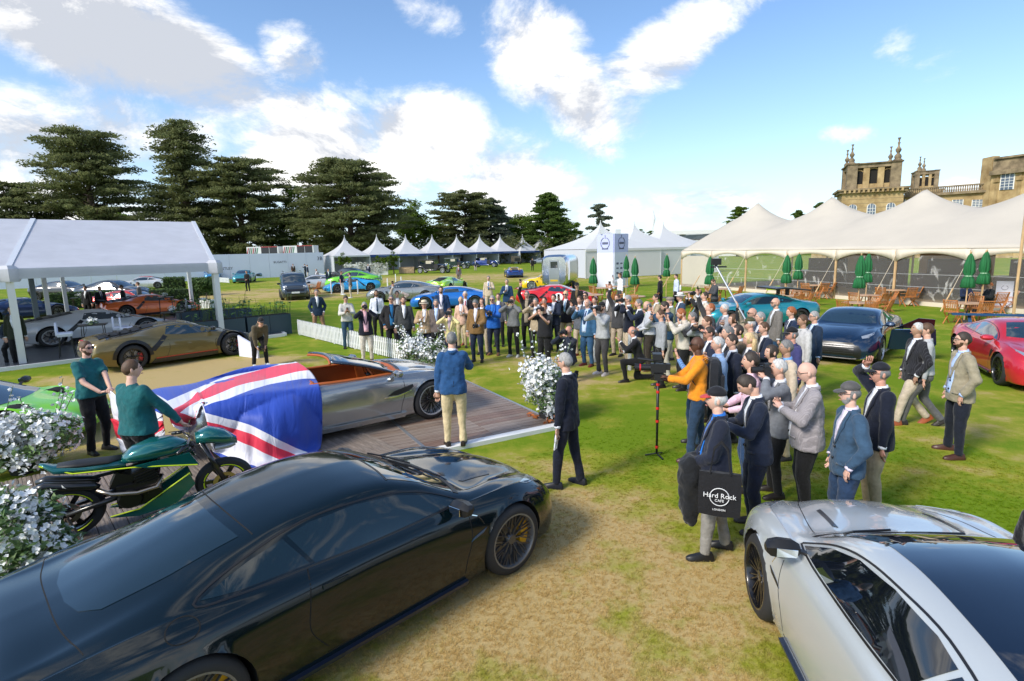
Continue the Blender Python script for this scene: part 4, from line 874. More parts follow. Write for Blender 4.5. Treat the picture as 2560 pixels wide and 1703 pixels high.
def mirror(b,x,y,z,mat,glass=True,s=1.0):
    for sd_ in(-1,1):
        m=MB(); m.loft([[Vector((x+px*s*sc,sd_*(y+.02+py*s),z+pz*s*sc)) for px,pz in((-.05,-.05),(-.06,.03),(.0,.07),(.07,.05),(.09,-.01),(.05,-.06))] for py,sc in((0,.55),(.04,.9),(.13,1.0),(.20,.8),(.225,.4))])
        m.bar((x+.02,sd_*(y-.07),z-.05*s),(x+.01,sd_*(y+.06),z-.01),.05,.02)
        o=m.build('mirror',mat,b.root,35)
        if glass: MB().loft([[Vector((x-.056*s-e,sd_*(y+.05),z-.035*s)),Vector((x-.066*s-e,sd_*(y+.19*s),z-.03*s)),Vector((x-.066*s-e,sd_*(y+.19*s),z+.035*s)),Vector((x-.066*s-e,sd_*(y+.05),z+.025*s))] for e in(0,.006)]).build('mirror_glass',CHR,o)
def gt_car(name,label,loc,rz,mat,roof=None,glass=None,near=False,rim='y10',edge=None,cal=None,rc=None,sp=None,steer=0,badge=True,group=None,cat='car',tail='lip',sidegl=None,dark=None):
    sp=sp or GT; glass=glass or GLS; sidegl=sidegl or glass; dark=dark or BLK
    r=thing(name,label,cat,loc,rz,group); fx=sp['wb']/GT['wb']
    zk=sp.get('zk',1)
    b=Body(sp,150 if near else 70,5 if near else 3,r,mat); g=.07 if near else .16; X=lambda P:[(x*fx,z*zk) for x,z in P]
    hw=b.hw
    for x in(-hw,hw):
        for s in(-1,1): wheel(r,x,s*.83,s,sp['R'],.27,.268,rim,rc,edge,cal,steer if x>0 else 0)
    mx=math.pi
    b.patch('T',[(.98*fx-.10*(y/.7)**2*1.6,y*1.0) for y in np.linspace(-.69,.69,9)]+[(.34*fx-.05*(y/.5)**2,y) for y in np.linspace(.535,-.535,7)],glass,'windscreen',g=g)
    b.patch('T',[(-.92*fx+.04*(y/.5)**2,y) for y in np.linspace(-.50,.50,7)]+[(-1.3*fx,.485),(-1.66*fx,.44),(-1.76*fx,.34),(-1.80*fx,.15),(-1.80*fx,-.15),(-1.76*fx,-.34),(-1.66*fx,-.44),(-1.3*fx,-.485)],glass,'rear_window',g=g)
    if roof: b.patch('T',[(.33*fx-.05*(y/.5)**2,y) for y in np.linspace(-.53,.53,7)]+[(-.80*fx,.53),(-.86*fx,.3),(-.87*fx,0),(-.86*fx,-.3),(-.80*fx,-.53)],roof,'roof_panel',g=g)
    for ax in('L','R'):
        b.patch(ax,X([(.80,.905),(.55,1.03),(.25,1.125),(-.1,1.165),(-.45,1.155),(-.62,1.12),(-.50,.915),(0,.90)]),sidegl,'side_window',g=g)
        b.patch(ax,X([(-.535,.925),(-.655,1.11),(-.9,1.055),(-1.22,.965),(-1.0,.94)]),sidegl,'quarter_window',g=g)
        b.line(ax,X([(.85,.90),(.55,1.05),(.25,1.143),(-.1,1.183),(-.5,1.172),(-.9,1.08),(-1.26,.962),(-1.0,.925),(-.5,.905),(0,.888),(.85,.895)]),.014,dark,'window_trim',off=.005,n=5)
        if near or fx:
            b.line(ax,X([(-.56,.90),(-.60,.70),(-.62,.5),(-.5,.3)]),.008,DARKV,off=.001); b.line(ax,X([(.84,.88),(.86,.6),(.80,.4),(.78,.26)]),.008,DARKV,off=.001); b.line(ax,X([(.78,.24),(0,.235),(-.5,.25)]),.008,DARKV,off=.001)
            b.patch(ax,X([(-.30,.735),(-.30,.765),(-.50,.775),(-.50,.745)]),mat,'door_handle',off=.012,g=.1)
            b.patch(ax,X([(.86,.63),(.88,.71),(1.02,.70),(.93,.56),(.88,.52)]) if not near else X([(.84,.55),(.88,.58),(1.02,.625),(.98,.59)]),BLK if mat is not pg else M('vent_blue',(.02,.06,.12),.2,coat=.8),'side_vent',off=.006,g=.05)
        if near: b.line(ax,X([(1.0,.66),(.95,.74),(.88,.78)]),.008,CHR,'trim_strip',off=.004)
        b.patch(ax,X([(.80,.165),(.80,.20),(-.85,.20),(-.95,.165)]),M('sill_blue_black',(.012,.018,.035),.3,coat=.6),'sill',off=.035,g=.2)
    b.patch('F',[(-.42,.58),(-.52,.50),(-.50,.32),(-.40,.26),(.40,.26),(.50,.32),(.52,.50),(.42,.58)],BLK,'grille',off=.006,g=.08)
    for z in (.32,.37,.42,.47,.52): b.line('F',[(-.47,z),(0,z),(.47,z)],.012,M('grille_bar',(.10,.10,.105),.3,metal=.8),'grille_slat',off=.016,n=3)
    b.line('F',[(-.6,.20),(-.3,.19),(.3,.19),(.6,.20)],.03,BLK,'splitter',off=.03,n=3)
    for s in(-1,1):
        b.patch('T',[(2.00*fx,s*.60),(1.93*fx,s*.72),(1.70*fx,s*.80),(1.60*fx,s*.79),(1.78*fx,s*.68),(1.92*fx,s*.56)],LAMP,'headlight',g=.06)
        b.line('B',[(s*.30,.80),(s*.55,.79),(s*.72,.74)],.03,REDL,'tail_light',off=.004,n=4)
        if near: b.line('T',[(1.0*fx,s*.66),(1.36*fx,s*.60),(1.75*fx,s*.50),(2.0*fx,s*.40)],.007,DARKV,off=.001)
        if near: b.patch('T',[(1.55*fx,s*.40),(1.52*fx,s*.44),(1.15*fx,s*.47),(1.12*fx,s*.44)],M('vent_dark',(.01,.012,.016),.3,coat=.5),'bonnet_vent',off=.005,g=.05)
    if near:
        b.line('T',[(1.02*fx-.10*(y/.7)**2*1.6,y*1.02) for y in np.linspace(-.70,.70,9)],.05,BLK,'scuttle',off=.004,n=3)
        for y in(.15,-.35):
            MB().tube([b.hit('T',1.0*fx-.03,y)[0]+Vector((0,0,.03)),b.hit('T',.93*fx-.05,y+.3)[0]+Vector((0,0,.018)),b.hit('T',.86*fx-.12,y+.52 if y<0 else y+.42)[0]+Vector((0,0,.014))],.009,5).build('wiper',BLK,r)
        b.line('T',[(-1.80*fx,-.75),(-1.86*fx,-.4),(-1.87*fx,0),(-1.86*fx,.4),(-1.80*fx,.75)],.008,DARKV,off=.001)
        b.line('T',[(.33*fx-.05*(y/.5)**2,y) for y in np.linspace(-.55,.55,7)],.014,dark,off=.003,n=3)
        b.line('T',[(-.84*fx+.03*(y/.5)**2,y) for y in np.linspace(-.55,.55,7)],.010,DARKV,off=.0015,n=3)
    mirror(b,.70*fx,.86,.935*zk,dark if near else mat)
    # dark cabin floor seen through openings is inside the shell; underside
    MB().box((0,0,.17),(3.6*fx,1.3,.06)).build('underbody',DARKV,r)
    return r,b
# foreground dark green coupe
pg=M('paint_dark_green',(.0015,.007,.010),.12,metal=0,coat=.55,spec=.35)
fc=Vector((-.06,5.06,0)); rc_=Vector((-2.02,3.06,0)); c,a=car_pose(fc,rc_,-1,.90); GTL=xf(GT,1.035); GTL['keys']=dict(GTL['keys'])
YEL=M('caliper_yellow',(.80,.40,.01),.35,coat=.5)
CAR1,B1=gt_car('parked_car','very dark green fastback coupe with yellow brake calipers filling the foreground',c,a,pg,near=True,edge=M('rim_grey',(.20,.205,.21),.35,metal=.5),cal=YEL,glass=GLST,steer=-.05,sp=GTL)
B1.line('R',[(-1.40+.095*math.cos(q),.885+.055*math.sin(q)) for q in np.linspace(0,2*PI,17)],.008,DARKV,'fuel_flap',off=.0015,n=2)
# light grey car bottom right
pw=M('paint_light_grey',(.50,.53,.54),.25,metal=.25,coat=1.0)
fcw=G(1893,1535); a=R(82); n=Vector((-math.sin(a),math.cos(a),0)); c=fcw-n*.93-Vector((math.cos(a),math.sin(a),0))*1.40
CAR2,B2=gt_car('parked_car','pale grey coupe with a black glass roof cropped by the bottom right corner',c,a,pw,near=True,roof=M('roof_black_glass',(.003,.008,.02),.02,coat=1.0,spec=.9),glass=GLSB,rim='multi',edge=RIMB,sp=xf(GT,1.04,1.05,1.01,zk=1.05))
LAM=dict(x0=-2.2,x1=2.28,wb=2.62,R=.345,arch=.40,keys=K(
 zc=[(-2.2,.62),(-2.12,.88),(-1.7,.93),(-1.2,1.0),(-.7,1.10),(-.2,1.16),(.15,1.155),(.5,1.06),(.9,.90),(1.25,.755),(1.7,.66),(2.05,.56),(2.22,.45),(2.28,.36)],
 zb=[(-2.2,.58),(-2.1,.80),(-1.6,.885),(-1.2,.89),(-.6,.82),(0,.775),(.6,.75),(1.0,.745),(1.31,.755),(1.7,.65),(2.05,.53),(2.22,.42),(2.28,.34)],
 wm=[(-2.2,.80),(-2.1,.90),(-1.3,.99),(-.7,.93),(0,.90),(.7,.92),(1.31,.965),(1.8,.93),(2.1,.84),(2.28,.60)],
 wb=[(-2.2,.70),(-2.0,.80),(-1.3,.88),(-.7,.80),(0,.80),(.7,.80),(1.31,.83),(1.8,.80),(2.1,.74),(2.28,.52)],
 wr=[(-2.2,.5),(-1.6,.50),(-.9,.50),(-.2,.54),(.3,.56),(.8,.58),(1.2,.56),(1.7,.45),(2.28,.35)],
 zr=[(-2.2,.60),(-1.7,.88),(-1.2,.94),(-.7,1.04),(-.2,1.10),(.15,1.09),(.5,1.0),(.9,.855),(1.25,.73),(1.7,.61),(2.05,.52),(2.28,.35)],
 zs=[(-2.2,.36),(-2.0,.22),(-1.5,.15),(0,.13),(1.5,.13),(2.1,.14),(2.28,.2)],
 ws=[(-2.2,.72),(-1.4,.92),(0,.90),(1.4,.90),(2.0,.90),(2.28,.55)]))
VAN=dict(x0=-2.3,x1=2.25,wb=2.75,R=.33,arch=.37,keys=K(
 zc=[(-2.3,1.55),(-2.25,1.80),(-1.5,1.86),(0,1.86),(.6,1.80),(.95,1.55),(1.30,1.22),(1.7,1.12),(2.1,.98),(2.25,.6)],
 zb=[(-2.3,1.0),(-1.5,1.02),(0,1.02),(1.0,1.02),(1.5,1.0),(2.0,.9),(2.2,.75),(2.25,.55)],
 wm=[(-2.3,.86),(-1.4,.92),(1.4,.92),(1.9,.88),(2.15,.78),(2.25,.66)], wb=[(-2.3,.84),(1.2,.86),(1.8,.80),(2.15,.70),(2.25,.6)],
 wr=[(-2.3,.74),(0,.74),(.8,.72),(1.3,.72),(2.25,.5)], zr=[(-2.3,1.5),(-2.25,1.72),(0,1.78),(.6,1.72),(.95,1.50),(1.3,1.17),(1.7,1.07),(2.1,.93),(2.25,.58)],
 zs=[(-2.3,.35),(-2.0,.22),(2.0,.2),(2.25,.3)], ws=[(-2.3,.80),(1.5,.86),(2.0,.82),(2.25,.6)]))
def basic(name,label,loc,rz,mat,sp,ws,sides,rear,rimst='multi',cal=None,group=None,roofm=None,glass=None,edge=None,grill=None,wy=.83,rr=.25,nolamp=False,rc=None,kids=True):
    r=thing(name,label,'van' if sp is VAN else 'car',loc,rz,group); b=Body(sp,64,3,r,mat); glass=glass or GLS
    for x in(-b.hw,b.hw):
        for s in(-1,1): wheel(r,x,s*wy,s,sp['R'],.24,rr,rimst,rc,edge,cal)
    xb,xt,wb_,wt=ws; b.patch('T',[(xb-.12*(y/.7)**2,y) for y in np.linspace(-wb_,wb_,7)]+[(xt-.05*(y/.5)**2,y) for y in np.linspace(wt,-wt,5)],glass,'windscreen',g=.18)
    for P in sides:
        for ax in('L','R'): b.patch(ax,P,glass,'side_window',g=.16)
    if rear:
        xa,xe,w1,w2=rear; b.patch('T',[(xa,y) for y in np.linspace(-w1,w1,5)]+[(xe,y) for y in np.linspace(w2,-w2,5)],glass,'rear_window',g=.2)
    if roofm: b.patch('T',[(ws[1]-.03,y) for y in np.linspace(-wt,wt,5)]+[((rear[0] if rear else -1.8)+.03,y) for y in np.linspace(wt,-wt,5)],roofm,'roof_panel',g=.25)
    return r,b
SIDE_L=[[(.98,.785),(.75,.90),(.35,1.03),(-.1,1.075),(-.35,1.06),(-.45,.86),(0,.815)],[(-.48,.88),(-.40,1.05),(-.95,.95)]]
def lambo(label,loc,rz,mat,trim,wing=None,skirt=None,cal=None,edge=None,engine=BLK,group=None,sp=LAM,rim='five',arches=None,glass=None):
    r,b=basic('sports_car',label,loc,rz,mat,sp,(1.22,.38,.64,.50),SIDE_L[:1],None,rim,cal,group,trim,edge=edge,glass=glass)
    b.patch('T',[(-.62,.40),(-.62,-.40),(-1.9,-.34),(-1.9,.34)],engine,'engine_cover',off=.02,g=.2)
    for x in(-.9,-1.15,-1.4,-1.65): b.line('T',[(x,-.3),(x,0),(x,.3)],.05,M('slat_dark',(.03,.03,.032),.4),'slat',off=.05,n=2)
    for ax in('L','R'):
        b.patch(ax,[(-.50,.86),(-.42,.80),(-.78,.45),(-.92,.50)],BLK,'side_intake',off=.006,g=.1); b.patch(ax,[(.85,.14),(.85,.24),(-.8,.24),(-.9,.14)],trim or BLK,'sill',off=.03,g=.2)
        if skirt: b.line(ax,[(.85,.255),(0,.255),(-.78,.255)],.025,skirt,'pinstripe',off=.012,n=3)
        b.line(ax,[(.95,.74),(.80,.5),(.86,.26)],.010,DARKV,n=3); b.line(ax,[(-.42,.80),(-.40,.5),(-.5,.26)],.010,DARKV,n=3)
        if arches:
            for cx in(-b.hw,b.hw): b.line(ax,[(cx+.44*math.cos(t),.345+.44*math.sin(t)) for t in np.linspace(.05,PI-.05,11)],.085,arches,'arch_trim',off=.02,n=3)
    for s in(-1,1):
        b.patch('T',[(2.05,s*.62),(1.98,s*.78),(1.62,s*.84),(1.75,s*.70)],LAMP,'headlight',g=.08); b.line('B',[(s*.35,.74),(s*.75,.78)],.04,REDL,'tail_light',off=.006,n=2); b.patch('F',[(s*.25,.22),(s*.30,.36),(s*.74,.40),(s*.70,.20)],BLK,'front_intake',off=.006,g=.1)
    b.patch('B',[(-.8,.32),(-.8,.62),(.8,.62),(.8,.32)],BLK,'rear_grille',off=.004,g=.2)
    mirror(b,.75,.80,.90,trim or mat)
    if wing:
        MB().loft([[Vector((x,y,z+.97)) for x,z in((-2.30,.03),(-2.1,.05),(-1.98,.0),(-2.1,.015))] for y in np.linspace(-.85,.85,7)]).bar((-2.1,-.5,.85),(-2.12,-.5,1.0),.10,.02).bar((-2.1,.5,.85),(-2.12,.5,1.0),.10,.02).build('rear_wing',wing,r,30)
    return r,b
def by_contacts(f,rr_,side,half=.90):
    return car_pose(f,rr_,side,half)
def G0(x,y): return G(x,y,0)
# bronze and white supercars in front of / under the pavilion
RC=M('caliper_red',(.6,.02,.02),.4,coat=.4)
c,a=by_contacts(G0(584,889),G0(340,926),-1)
XA=lambo('matt bronze green rally style supercar with black arches parked before the pavilion',c,a,paint('bronze',(.17,.125,.035),.5,.38),M('trim_black_gloss',(.012,.012,.014),.25,coat=.6),skirt=M('stripe_red',(.55,.05,.02),.4),cal=RC,arches=BLK)[0]; XA.scale=(1.04,1,1.05)
f=Vector((math.cos(a),math.sin(a),0)); c2,a2=by_contacts(G0(148,873)+f*2.62,G0(148,873),-1)
c2.z=.10; XB=lambo('white supercar with silver star wheels under the pavilion behind the bronze one',c2,a2,paint('pearl_white',(.55,.56,.58),.1,.3),None,cal=None,edge=SILV)[0]; XB.scale=(1.12,1,1)
for (px,py,lab,col,da,z) in ((462,790,'orange supercar with black roof at the far side of the pavilion',(.75,.13,.01),0,.1),(150,800,'dark blue supercar nose at the far left inside the pavilion',(.010,.03,.10),0,.1)):
    p=G0(px,py); q=p-f*2.62; c3,a3=by_contacts(p,q,-1); c3.z=z; lambo(lab,c3,a3+da,paint('c%d'%px,col),BLK,wing=BLK if px==462 else None)
# generic road cars
def coupe(label,px,py,ang,mat,sx=1,sz=1,side=None,name='parked_car',**k):
    "px,py pixel of the ground under the middle of the car"
    p=G0(px,py); return gt_car(name,label,p,R(ang),mat,sp=xf(GT,sx,sz) if (sx,sz)!=(1,1) else GT,**k)
SUVG=xf(GT,1.08,1.27,1.02,R=.385,arch=.42,zk=1.27); SALN=xf(GT,1.12,1.14,1.0,R=.35,arch=.385,zk=1.14)
def suv(label,px,py,ang,mat,sp=None,roof=None,**k): return gt_car('parked_car',label,G0(px,py),R(ang),mat,sp=sp or SUVG,roof=roof,rim='multi',**k)
suv('black saloon car behind the low hedge inside the pavilion view',165,747,-5,paint('black',(.008,.009,.012)),SALN)
suv('dark car with red rear panel behind the hedge and the men in black',290,757,-3,paint('black_red',(.02,.025,.035)),None,roof=paint('gloss_black',(.01,.01,.012)))
suv('bright red car partly hidden by the hedge and the man in grey',330,778,0,paint('red_hidden',(.65,.02,.01)),GT)
suv('white convertible with red seats in front of the far hoarding',362,722,200,paint('white2',(.6,.6,.6)),GT,roof=M('red_leather',(.4,.02,.02),.5))
suv('mid blue luxury saloon facing the camera by the hoarding',537,700,-70,paint('mid_blue',(.02,.20,.42)),SALN)
suv('turquoise luxury coupe facing the camera by the hoarding',612,706,-75,paint('turquoise',(.03,.26,.30)),SALN)
suv('grey blue luxury car parked farthest back by the hoarding',640,694,-65,paint('grey_blue',(.10,.18,.26)),SUVG)
suv('black saloon behind the white picket fence by the flower wall',868,700,175,paint('black2',(.01,.012,.016)),SALN)
suv('lime green sports utility car behind the light blue supercar',885,722,182,paint('lime_suv',(.17,.60,.02)),SUVG,roof=None)
coupe('white supercar parked behind the wooden cafe chairs',787,722,200,paint('white3',(.58,.60,.64)),rim='y10')
# van
fv=G0(690,752); rv_=G0(657,745); p=G0(712,752)
VR,VB=basic('parked_van','dark grey panel van facing the camera beside the planters',Vector((p.x-.1,p.y+2.0,0)),R(-66),paint('van_grey',(.055,.07,.085),.6,.35),VAN,(1.32,.66,.70,.62),[[(.95,1.10),(.55,1.60),(.30,1.66),(.05,1.66),(.05,1.10)]],None,'multi')
VB.patch('F',[(-.55,.62),(-.6,.78),(.6,.78),(.55,.62)],BLK,'grille',off=.01,g=.2); VB.patch('F',[(-.6,.28),(-.7,.48),(.7,.48),(.6,.28)],BLK,'lower_grille',off=.01,g=.2); MB().box((2.28,0,.55),(.02,.52,.11)).build('number_plate',M('plate_white',(.8,.8,.8),.4),VR)
for s in(-1,1): VB.patch('T',[(2.16,s*.5),(2.1,s*.72),(1.85,s*.78),(1.95,s*.55)],M('lamp_on',(.8,.8,.78),.1,coat=1),'headlight',g=.1)
VB.patch('R',[(-.1,1.12),(-.1,1.62),(-.95,1.62),(-.95,1.12)],GLSB,'side_window',g=.3); VB.patch('R',[(-1.05,1.12),(-1.05,1.62),(-1.95,1.60),(-1.95,1.12)],GLSB,'side_window',g=.3); mirror(VB,.85,.86,1.12,BLK)
for y in(-.6,.6): MB().bar((-1.8,y,1.93),(.3,y,1.93),.04,.03).build('roof_rail',BLK,VR)
# light blue supercar, heading left
c,a=by_contacts(G0(838,733),G0(933,728),1); LB_=lambo('light blue supercar with black wing and wheels parked on the lawn',c,a,paint('light_blue',(.02,.38,.78),.2),BLK,wing=BLK); LB_[0].scale=(1,1,1)
coupe('silver grey four door coupe parked behind the far spectators',1012,752,183,paint('silver_grey',(.34,.34,.32),.7,.25),1.06,1.03,rim='multi')
LIM=lambo('lime yellow green classic supercar seen from behind in the middle of the lawn',G0(1118,728),R(70),paint('lime',(.38,.72,.03),.1),None)
BUG,b_=gt_car('sports_car','blue hypercar with a big rear wing behind the tall man in navy',G0(1128,768),R(183),paint('hyper_blue',(.01,.17,.58),.4),sp=xf(GT,1.0,.93,1.03),roof=GLSB)
MB().loft([[Vector((x,y,z+1.22)) for x,z in((-2.42,.04),(-2.15,.05),(-2.05,.0),(-2.2,.01))] for y in np.linspace(-.95,.95,7)]).bar((-2.0,-.5,.85),(-2.2,-.5,1.22),.10,.03).bar((-2.0,.5,.85),(-2.2,.5,1.22),.10,.03).build('rear_wing',paint('hyper_blue2',(.01,.17,.58)),BUG,30)
RED,rb_=lambo('red supercar with a white racing roundel behind the photographers',G0(1392,763),R(-8),paint('bright_red',(.72,.015,.02),.2),None,wing=paint('bright_red2',(.72,.015,.02)))
rb_.patch('R',[(.15+.24*math.cos(t),.52+.22*math.sin(t)) for t in np.linspace(0,2*PI,17)[:-1]],M('roundel_white',(.8,.8,.8),.4),'roundel',off=.008,g=.12); text('1',.3,INK,RED,(.15,-.95,.52),(PI/2,0,0))
# yellow saloon classic
YSP=xf(GT,1.0,1.0,.93); YC,yb=gt_car('classic_car','yellow classic coupe with cream roof parked behind the red supercar',G0(1372,722),R(178),paint('yellow',(.85,.55,.01),.05),roof=paint('cream',(.70,.62,.38),.05),sp=YSP,rim='wire',rc=SILV)
# right hand cars
c,a=by_contacts(G0(2188,914),G0(2249,864),1); DB,dbb=gt_car('parked_car','gloss dark blue coupe facing the camera with its door open, right of the crowd',c,a,paint('deep_blue',(.004,.022,.06),.4,.22),rim='multi',edge=SILV)
dd=MB(); dd.loft([[Vector((x,y,z)) for x,z in((0,.30),(-.05,.88),(-1.15,.90),(-1.22,.45),(-1.1,.28))] for y in(0,.07)]); do=dd.build('open_door',paint('deep_blue_door',(.004,.022,.06)),DB,30); do.location=(.86,.97,.05); do.rotation_euler=(R(-6),0,R(-60)); do.scale=(.9,1,.9)
MB().loft([[Vector((x,y,z)) for x,z in((-.12,.92),(-.7,1.22),(-1.12,1.18),(-1.12,.92))] for y in(.02,.035)]).build('door_glass',GLSB,do); MB().loft([[Vector((x,y,z)) for x,z in((-.1,.38),(-.15,.82),(-1.05,.82),(-1.1,.42))] for y in(-.03,.0)]).build('door_card',M('door_card',(.10,.085,.06),.5),do)
dbb.patch('F',[(-.56,.52),(-.64,.40),(-.62,.22),(-.5,.18),(.5,.18),(.62,.22),(.64,.40),(.56,.52)],BLK,'lower_grille',off=.012,g=.08); dbb.line('F',[(-.74,.30),(-.68,.20),(-.3,.155),(.3,.155),(.68,.20),(.74,.30)],.02,CHR,'chrome_strip',off=.03,n=4)
p=G0(2494,962); a=R(-113); n=Vector((-math.sin(a),math.cos(a),0)); f_=Vector((math.cos(a),math.sin(a),0)); c=p+n*.92-f_*1.36
RA,rab=gt_car('parked_car','red coupe with dark blue roof and bonnet cropped by the right edge',c,a,paint('race_red',(.62,.02,.035),.3),rim='multi',sp=xf(GT,1.0,1.02,1.02))
rab.patch('T',[(1.05,.45),(1.05,-.45),(1.9,-.38),(1.9,.38)],paint('bonnet_blue',(.01,.06,.14),.5),'bonnet_panel',off=.004,g=.15)
MB().loft([[Vector((x,y,z+1.12)) for x,z in((-2.45,.03),(-2.15,.05),(-2.05,.0),(-2.2,.01))] for y in np.linspace(-.9,.9,7)]).bar((-2.0,-.5,.85),(-2.2,-.5,1.13),.08,.02).bar((-2.0,.5,.85),(-2.2,.5,1.13),.08,.02).build('rear_wing',paint('wing_blue',(.02,.08,.16)),RA,30)
TE,teb=gt_car('sports_car','metallic teal racing coupe with black roof scoop and yellow wing tip behind the crowd',G0(1880,812),R(186),paint('metal_teal',(.01,.27,.33),.5),sp=xf(GT,1.02,.98,1.03),edge=BLK,sidegl=GLST)
MB().loft([[Vector((x,y,z)) for y in(-.7,.7)]+[Vector((x,y,z+.05)) for y in(.7,-.7)] for x,z in((-1.9,1.32),(-.9,1.42),(-.5,1.40))]).bar((-1.2,-.3,1.15),(-1.2,-.3,1.4),.2,.05).bar((-1.2,.3,1.15),(-1.2,.3,1.4),.2,.05).build('roof_wing',BLK,TE,30)
MB().box((-1.35,-.92,1.34),(.55,.03,.16)).build('wing_tip',M('neon_yellow',(.55,.75,.02),.4),TE)
# lime car at the left edge
p=G0(60,1095); c=Vector((-9.75,9.3,0)); LG,lgb=lambo('bright lime green sports car nose at the left edge behind the flowers',c,R(14),paint('lime_bright',(.25,.70,.005),.15),BLK,sp=LAM)
# vintage cars on the far lawn
def vintage(label,px,py,ang,col,roofc,cop=False,sc=1.0):
    p=G0(px,py); r=thing('vintage_car',label,'vintage car',p,R(ang),'vintage cars on the far lawn',sc); m=paint('v%d'%px,col,.2)
    MB().loft([[Vector((x,y*w,z)) for y,z in((-1,.55),(-1,h),(-.7,h+.06),(.7,h+.06),(1,h),(1,.55))] for x,w,h in((2.0,.28,.95),(1.2,.36,1.02),(.5,.55,1.08),(.3,.62,1.1))]).build('bonnet',m,r,30)
    if cop: MB().loft([[Vector((x,y*w,z)) for y,z in((-1,.5),(-1,.95),(-.8,t),(.8,t),(1,.95),(1,.5))] for x,w,t in((.45,.62,1.05),(.2,.64,1.42),(-.4,.66,1.55),(-1.1,.62,1.40),(-1.8,.5,1.0),(-2.2,.3,.7))]).build('cabin',m,r,30)
    else: MB().box((-.75,0,1.1),(2.1,1.35,1.1)).build('cabin',m,r); MB().box((-.75,0,1.69),(2.2,1.4,.09)).build('roof',M('vr%d'%px,roofc,.5),r)
    for s in(-1,1):
        MB().box((-.35,s*.69,1.38),(.75,.02,.36)).build('side_window',M('cream_blind',(.5,.45,.35),.4),r); MB().box((-1.25,s*.69,1.38),(.6,.02,.36)).build('side_window',GLSB,r)
        MB().tube([(2.25,s*.72,.45),(2.0,s*.74,.86),(1.5,s*.74,.90),(1.0,s*.74,.55),(.7,s*.74,.38),(-.7,s*.74,.38),(-1.1,s*.74,.7),(-1.5,s*.74,.86),(-2.0,s*.72,.72),(-2.2,s*.7,.45)],.11,7,flat=1.0).build('mudguard',m,r,True)
        MB().sph((1.95,s*.38,.98),.15,10,8).build('headlamp',CHR,r,True)
    MB().box((2.03,0,.82),(.06,.5,.62)).build('radiator_grille',CHR,r); MB().box((.36,0,1.36),(.03,1.2,.4)).build('windscreen',GLS,r)
    MB().lathe([(.001,-.07),(.33,-.07),(.33,.07),(.001,.07)],16,(.75,-.83,.85),axis='Y').build('spare_wheel',RUB,r)
    for x in(-1.55,1.6):
        for s in(-1,1): wheel(r,x,s*.74,s,.37,.14,.26,'wire',SILV)
    return r
vintage('black vintage limousine with cream blinds beside the woven basket',1085,683,-20,(.008,.008,.01),(.02,.02,.02),sc=1.15)
vintage('dark green vintage tourer behind the black limousine',1142,672,-18,(.012,.03,.028),(.12,.14,.15),sc=1.1)
vintage('two tone blue and black vintage coupe on the far lawn',1215,668,-15,(.01,.035,.20),(.01,.01,.02),True,1.1)
JP=thing('vintage_jeep','open topped military style vehicle outside the pagoda tents','jeep',G0(1290,661),R(-80)); MB().box((0,0,.9),(3.2,1.6,.6)).box((-.9,0,1.4),(1.2,1.5,.7)).build('body',M('jeep_brown',(.10,.085,.06),.6),JP)
MB().box((1.0,0,1.35),(1.1,1.3,.4)).build('bonnet',M('jeep_brown',(.1,.08,.06)),JP); MB().box((1.62,0,1.05),(.05,1.1,.6)).build('grille',BLK,JP)
for x in(-1.1,1.1):
    for s in(-1,1): wheel(JP,x,s*.75,s,.42,.2,.24,'disc')
RCa,rcb=lambo('blue and yellow open racing car seen from behind on the far lawn',G0(1284,693),R(95),paint('race_blue',(.012,.06,.28),.3),M('race_yellow',(.8,.5,.01),.4),wing=M('race_yellow',(.8,.5,.01)))
coupe('silver car parked by the trailer, left of the two',1350,660,190,paint('sil_a',(.45,.47,.5),.6),name='parked_car'); coupe('white car parked by the trailer, right of the two',1385,655,190,paint('sil_b',(.6,.62,.65),.2),1.05,1.2)
# ---------------- silver convertible on the stage ----------------
import copy as _cp
CV=_cp.deepcopy(GT); CV=xf(CV,1.035)
CV['keys']['zc']=[(-2.36,.58),(-2.25,.84),(-1.9,.93),(-1.45,.95),(-1.0,.93),(-.2,.91),(.6,.90),(1.08,.915),(1.45,.885),(1.86,.80),(2.12,.70),(2.26,.58),(2.32,.44)]
CV['keys']['zr']=[(-2.36,.57),(-2.2,.82),(-1.9,.91),(-1.4,.94),(-.5,.90),(.6,.885),(1.08,.885),(1.45,.84),(1.86,.76),(2.12,.665),(2.26,.55),(2.32,.435)]
fcv=G(1074,1046,.06); hdv=math.radians(37); fv_=Vector((math.cos(hdv),math.sin(hdv),0)); nv_=Vector((-math.sin(hdv),math.cos(hdv),0)); cc=fcv-fv_*1.41+nv_*.90
sil=M('paint_silver_blue',(.34,.36,.37),.2,metal=.75,coat=1.0)
CVR=thing('convertible_car','silver convertible with tan leather cabin being unveiled from under the flag','car',cc,hdv); CVR.location.z=.062; CVR.scale=(1.03,1.03,1.03)
hole=[(.78,-.70),(.92,-.45),(.98,0),(.92,.45),(.78,.70),(-.50,.70),(-.56,.5),(-.56,-.5),(-.50,-.70)]
CVB=Body(CV,150,5,CVR,sil,hole); TAN=M('tan_leather',(.42,.10,.018),.45,var=.1,bump=.2,bs=60)
for x in(-CVB.hw,CVB.hw):
    for s in(-1,1): wheel(CVR,x,s*.83,s,.348,.27,.268,'multi',RIMB,SILV,None)
rim_=catmull([Vector((a_,b_,0)) for a_,b_ in hole],6,True); H_=[CVB.hit('T',p.x,p.y)[0] for p in rim_]; H_=[h for h in H_ if h is not None]
MB().tube(H_+[H_[0]],.045,8,cap=False,flat=.6).build('cockpit_trim',TAN,CVR,True)
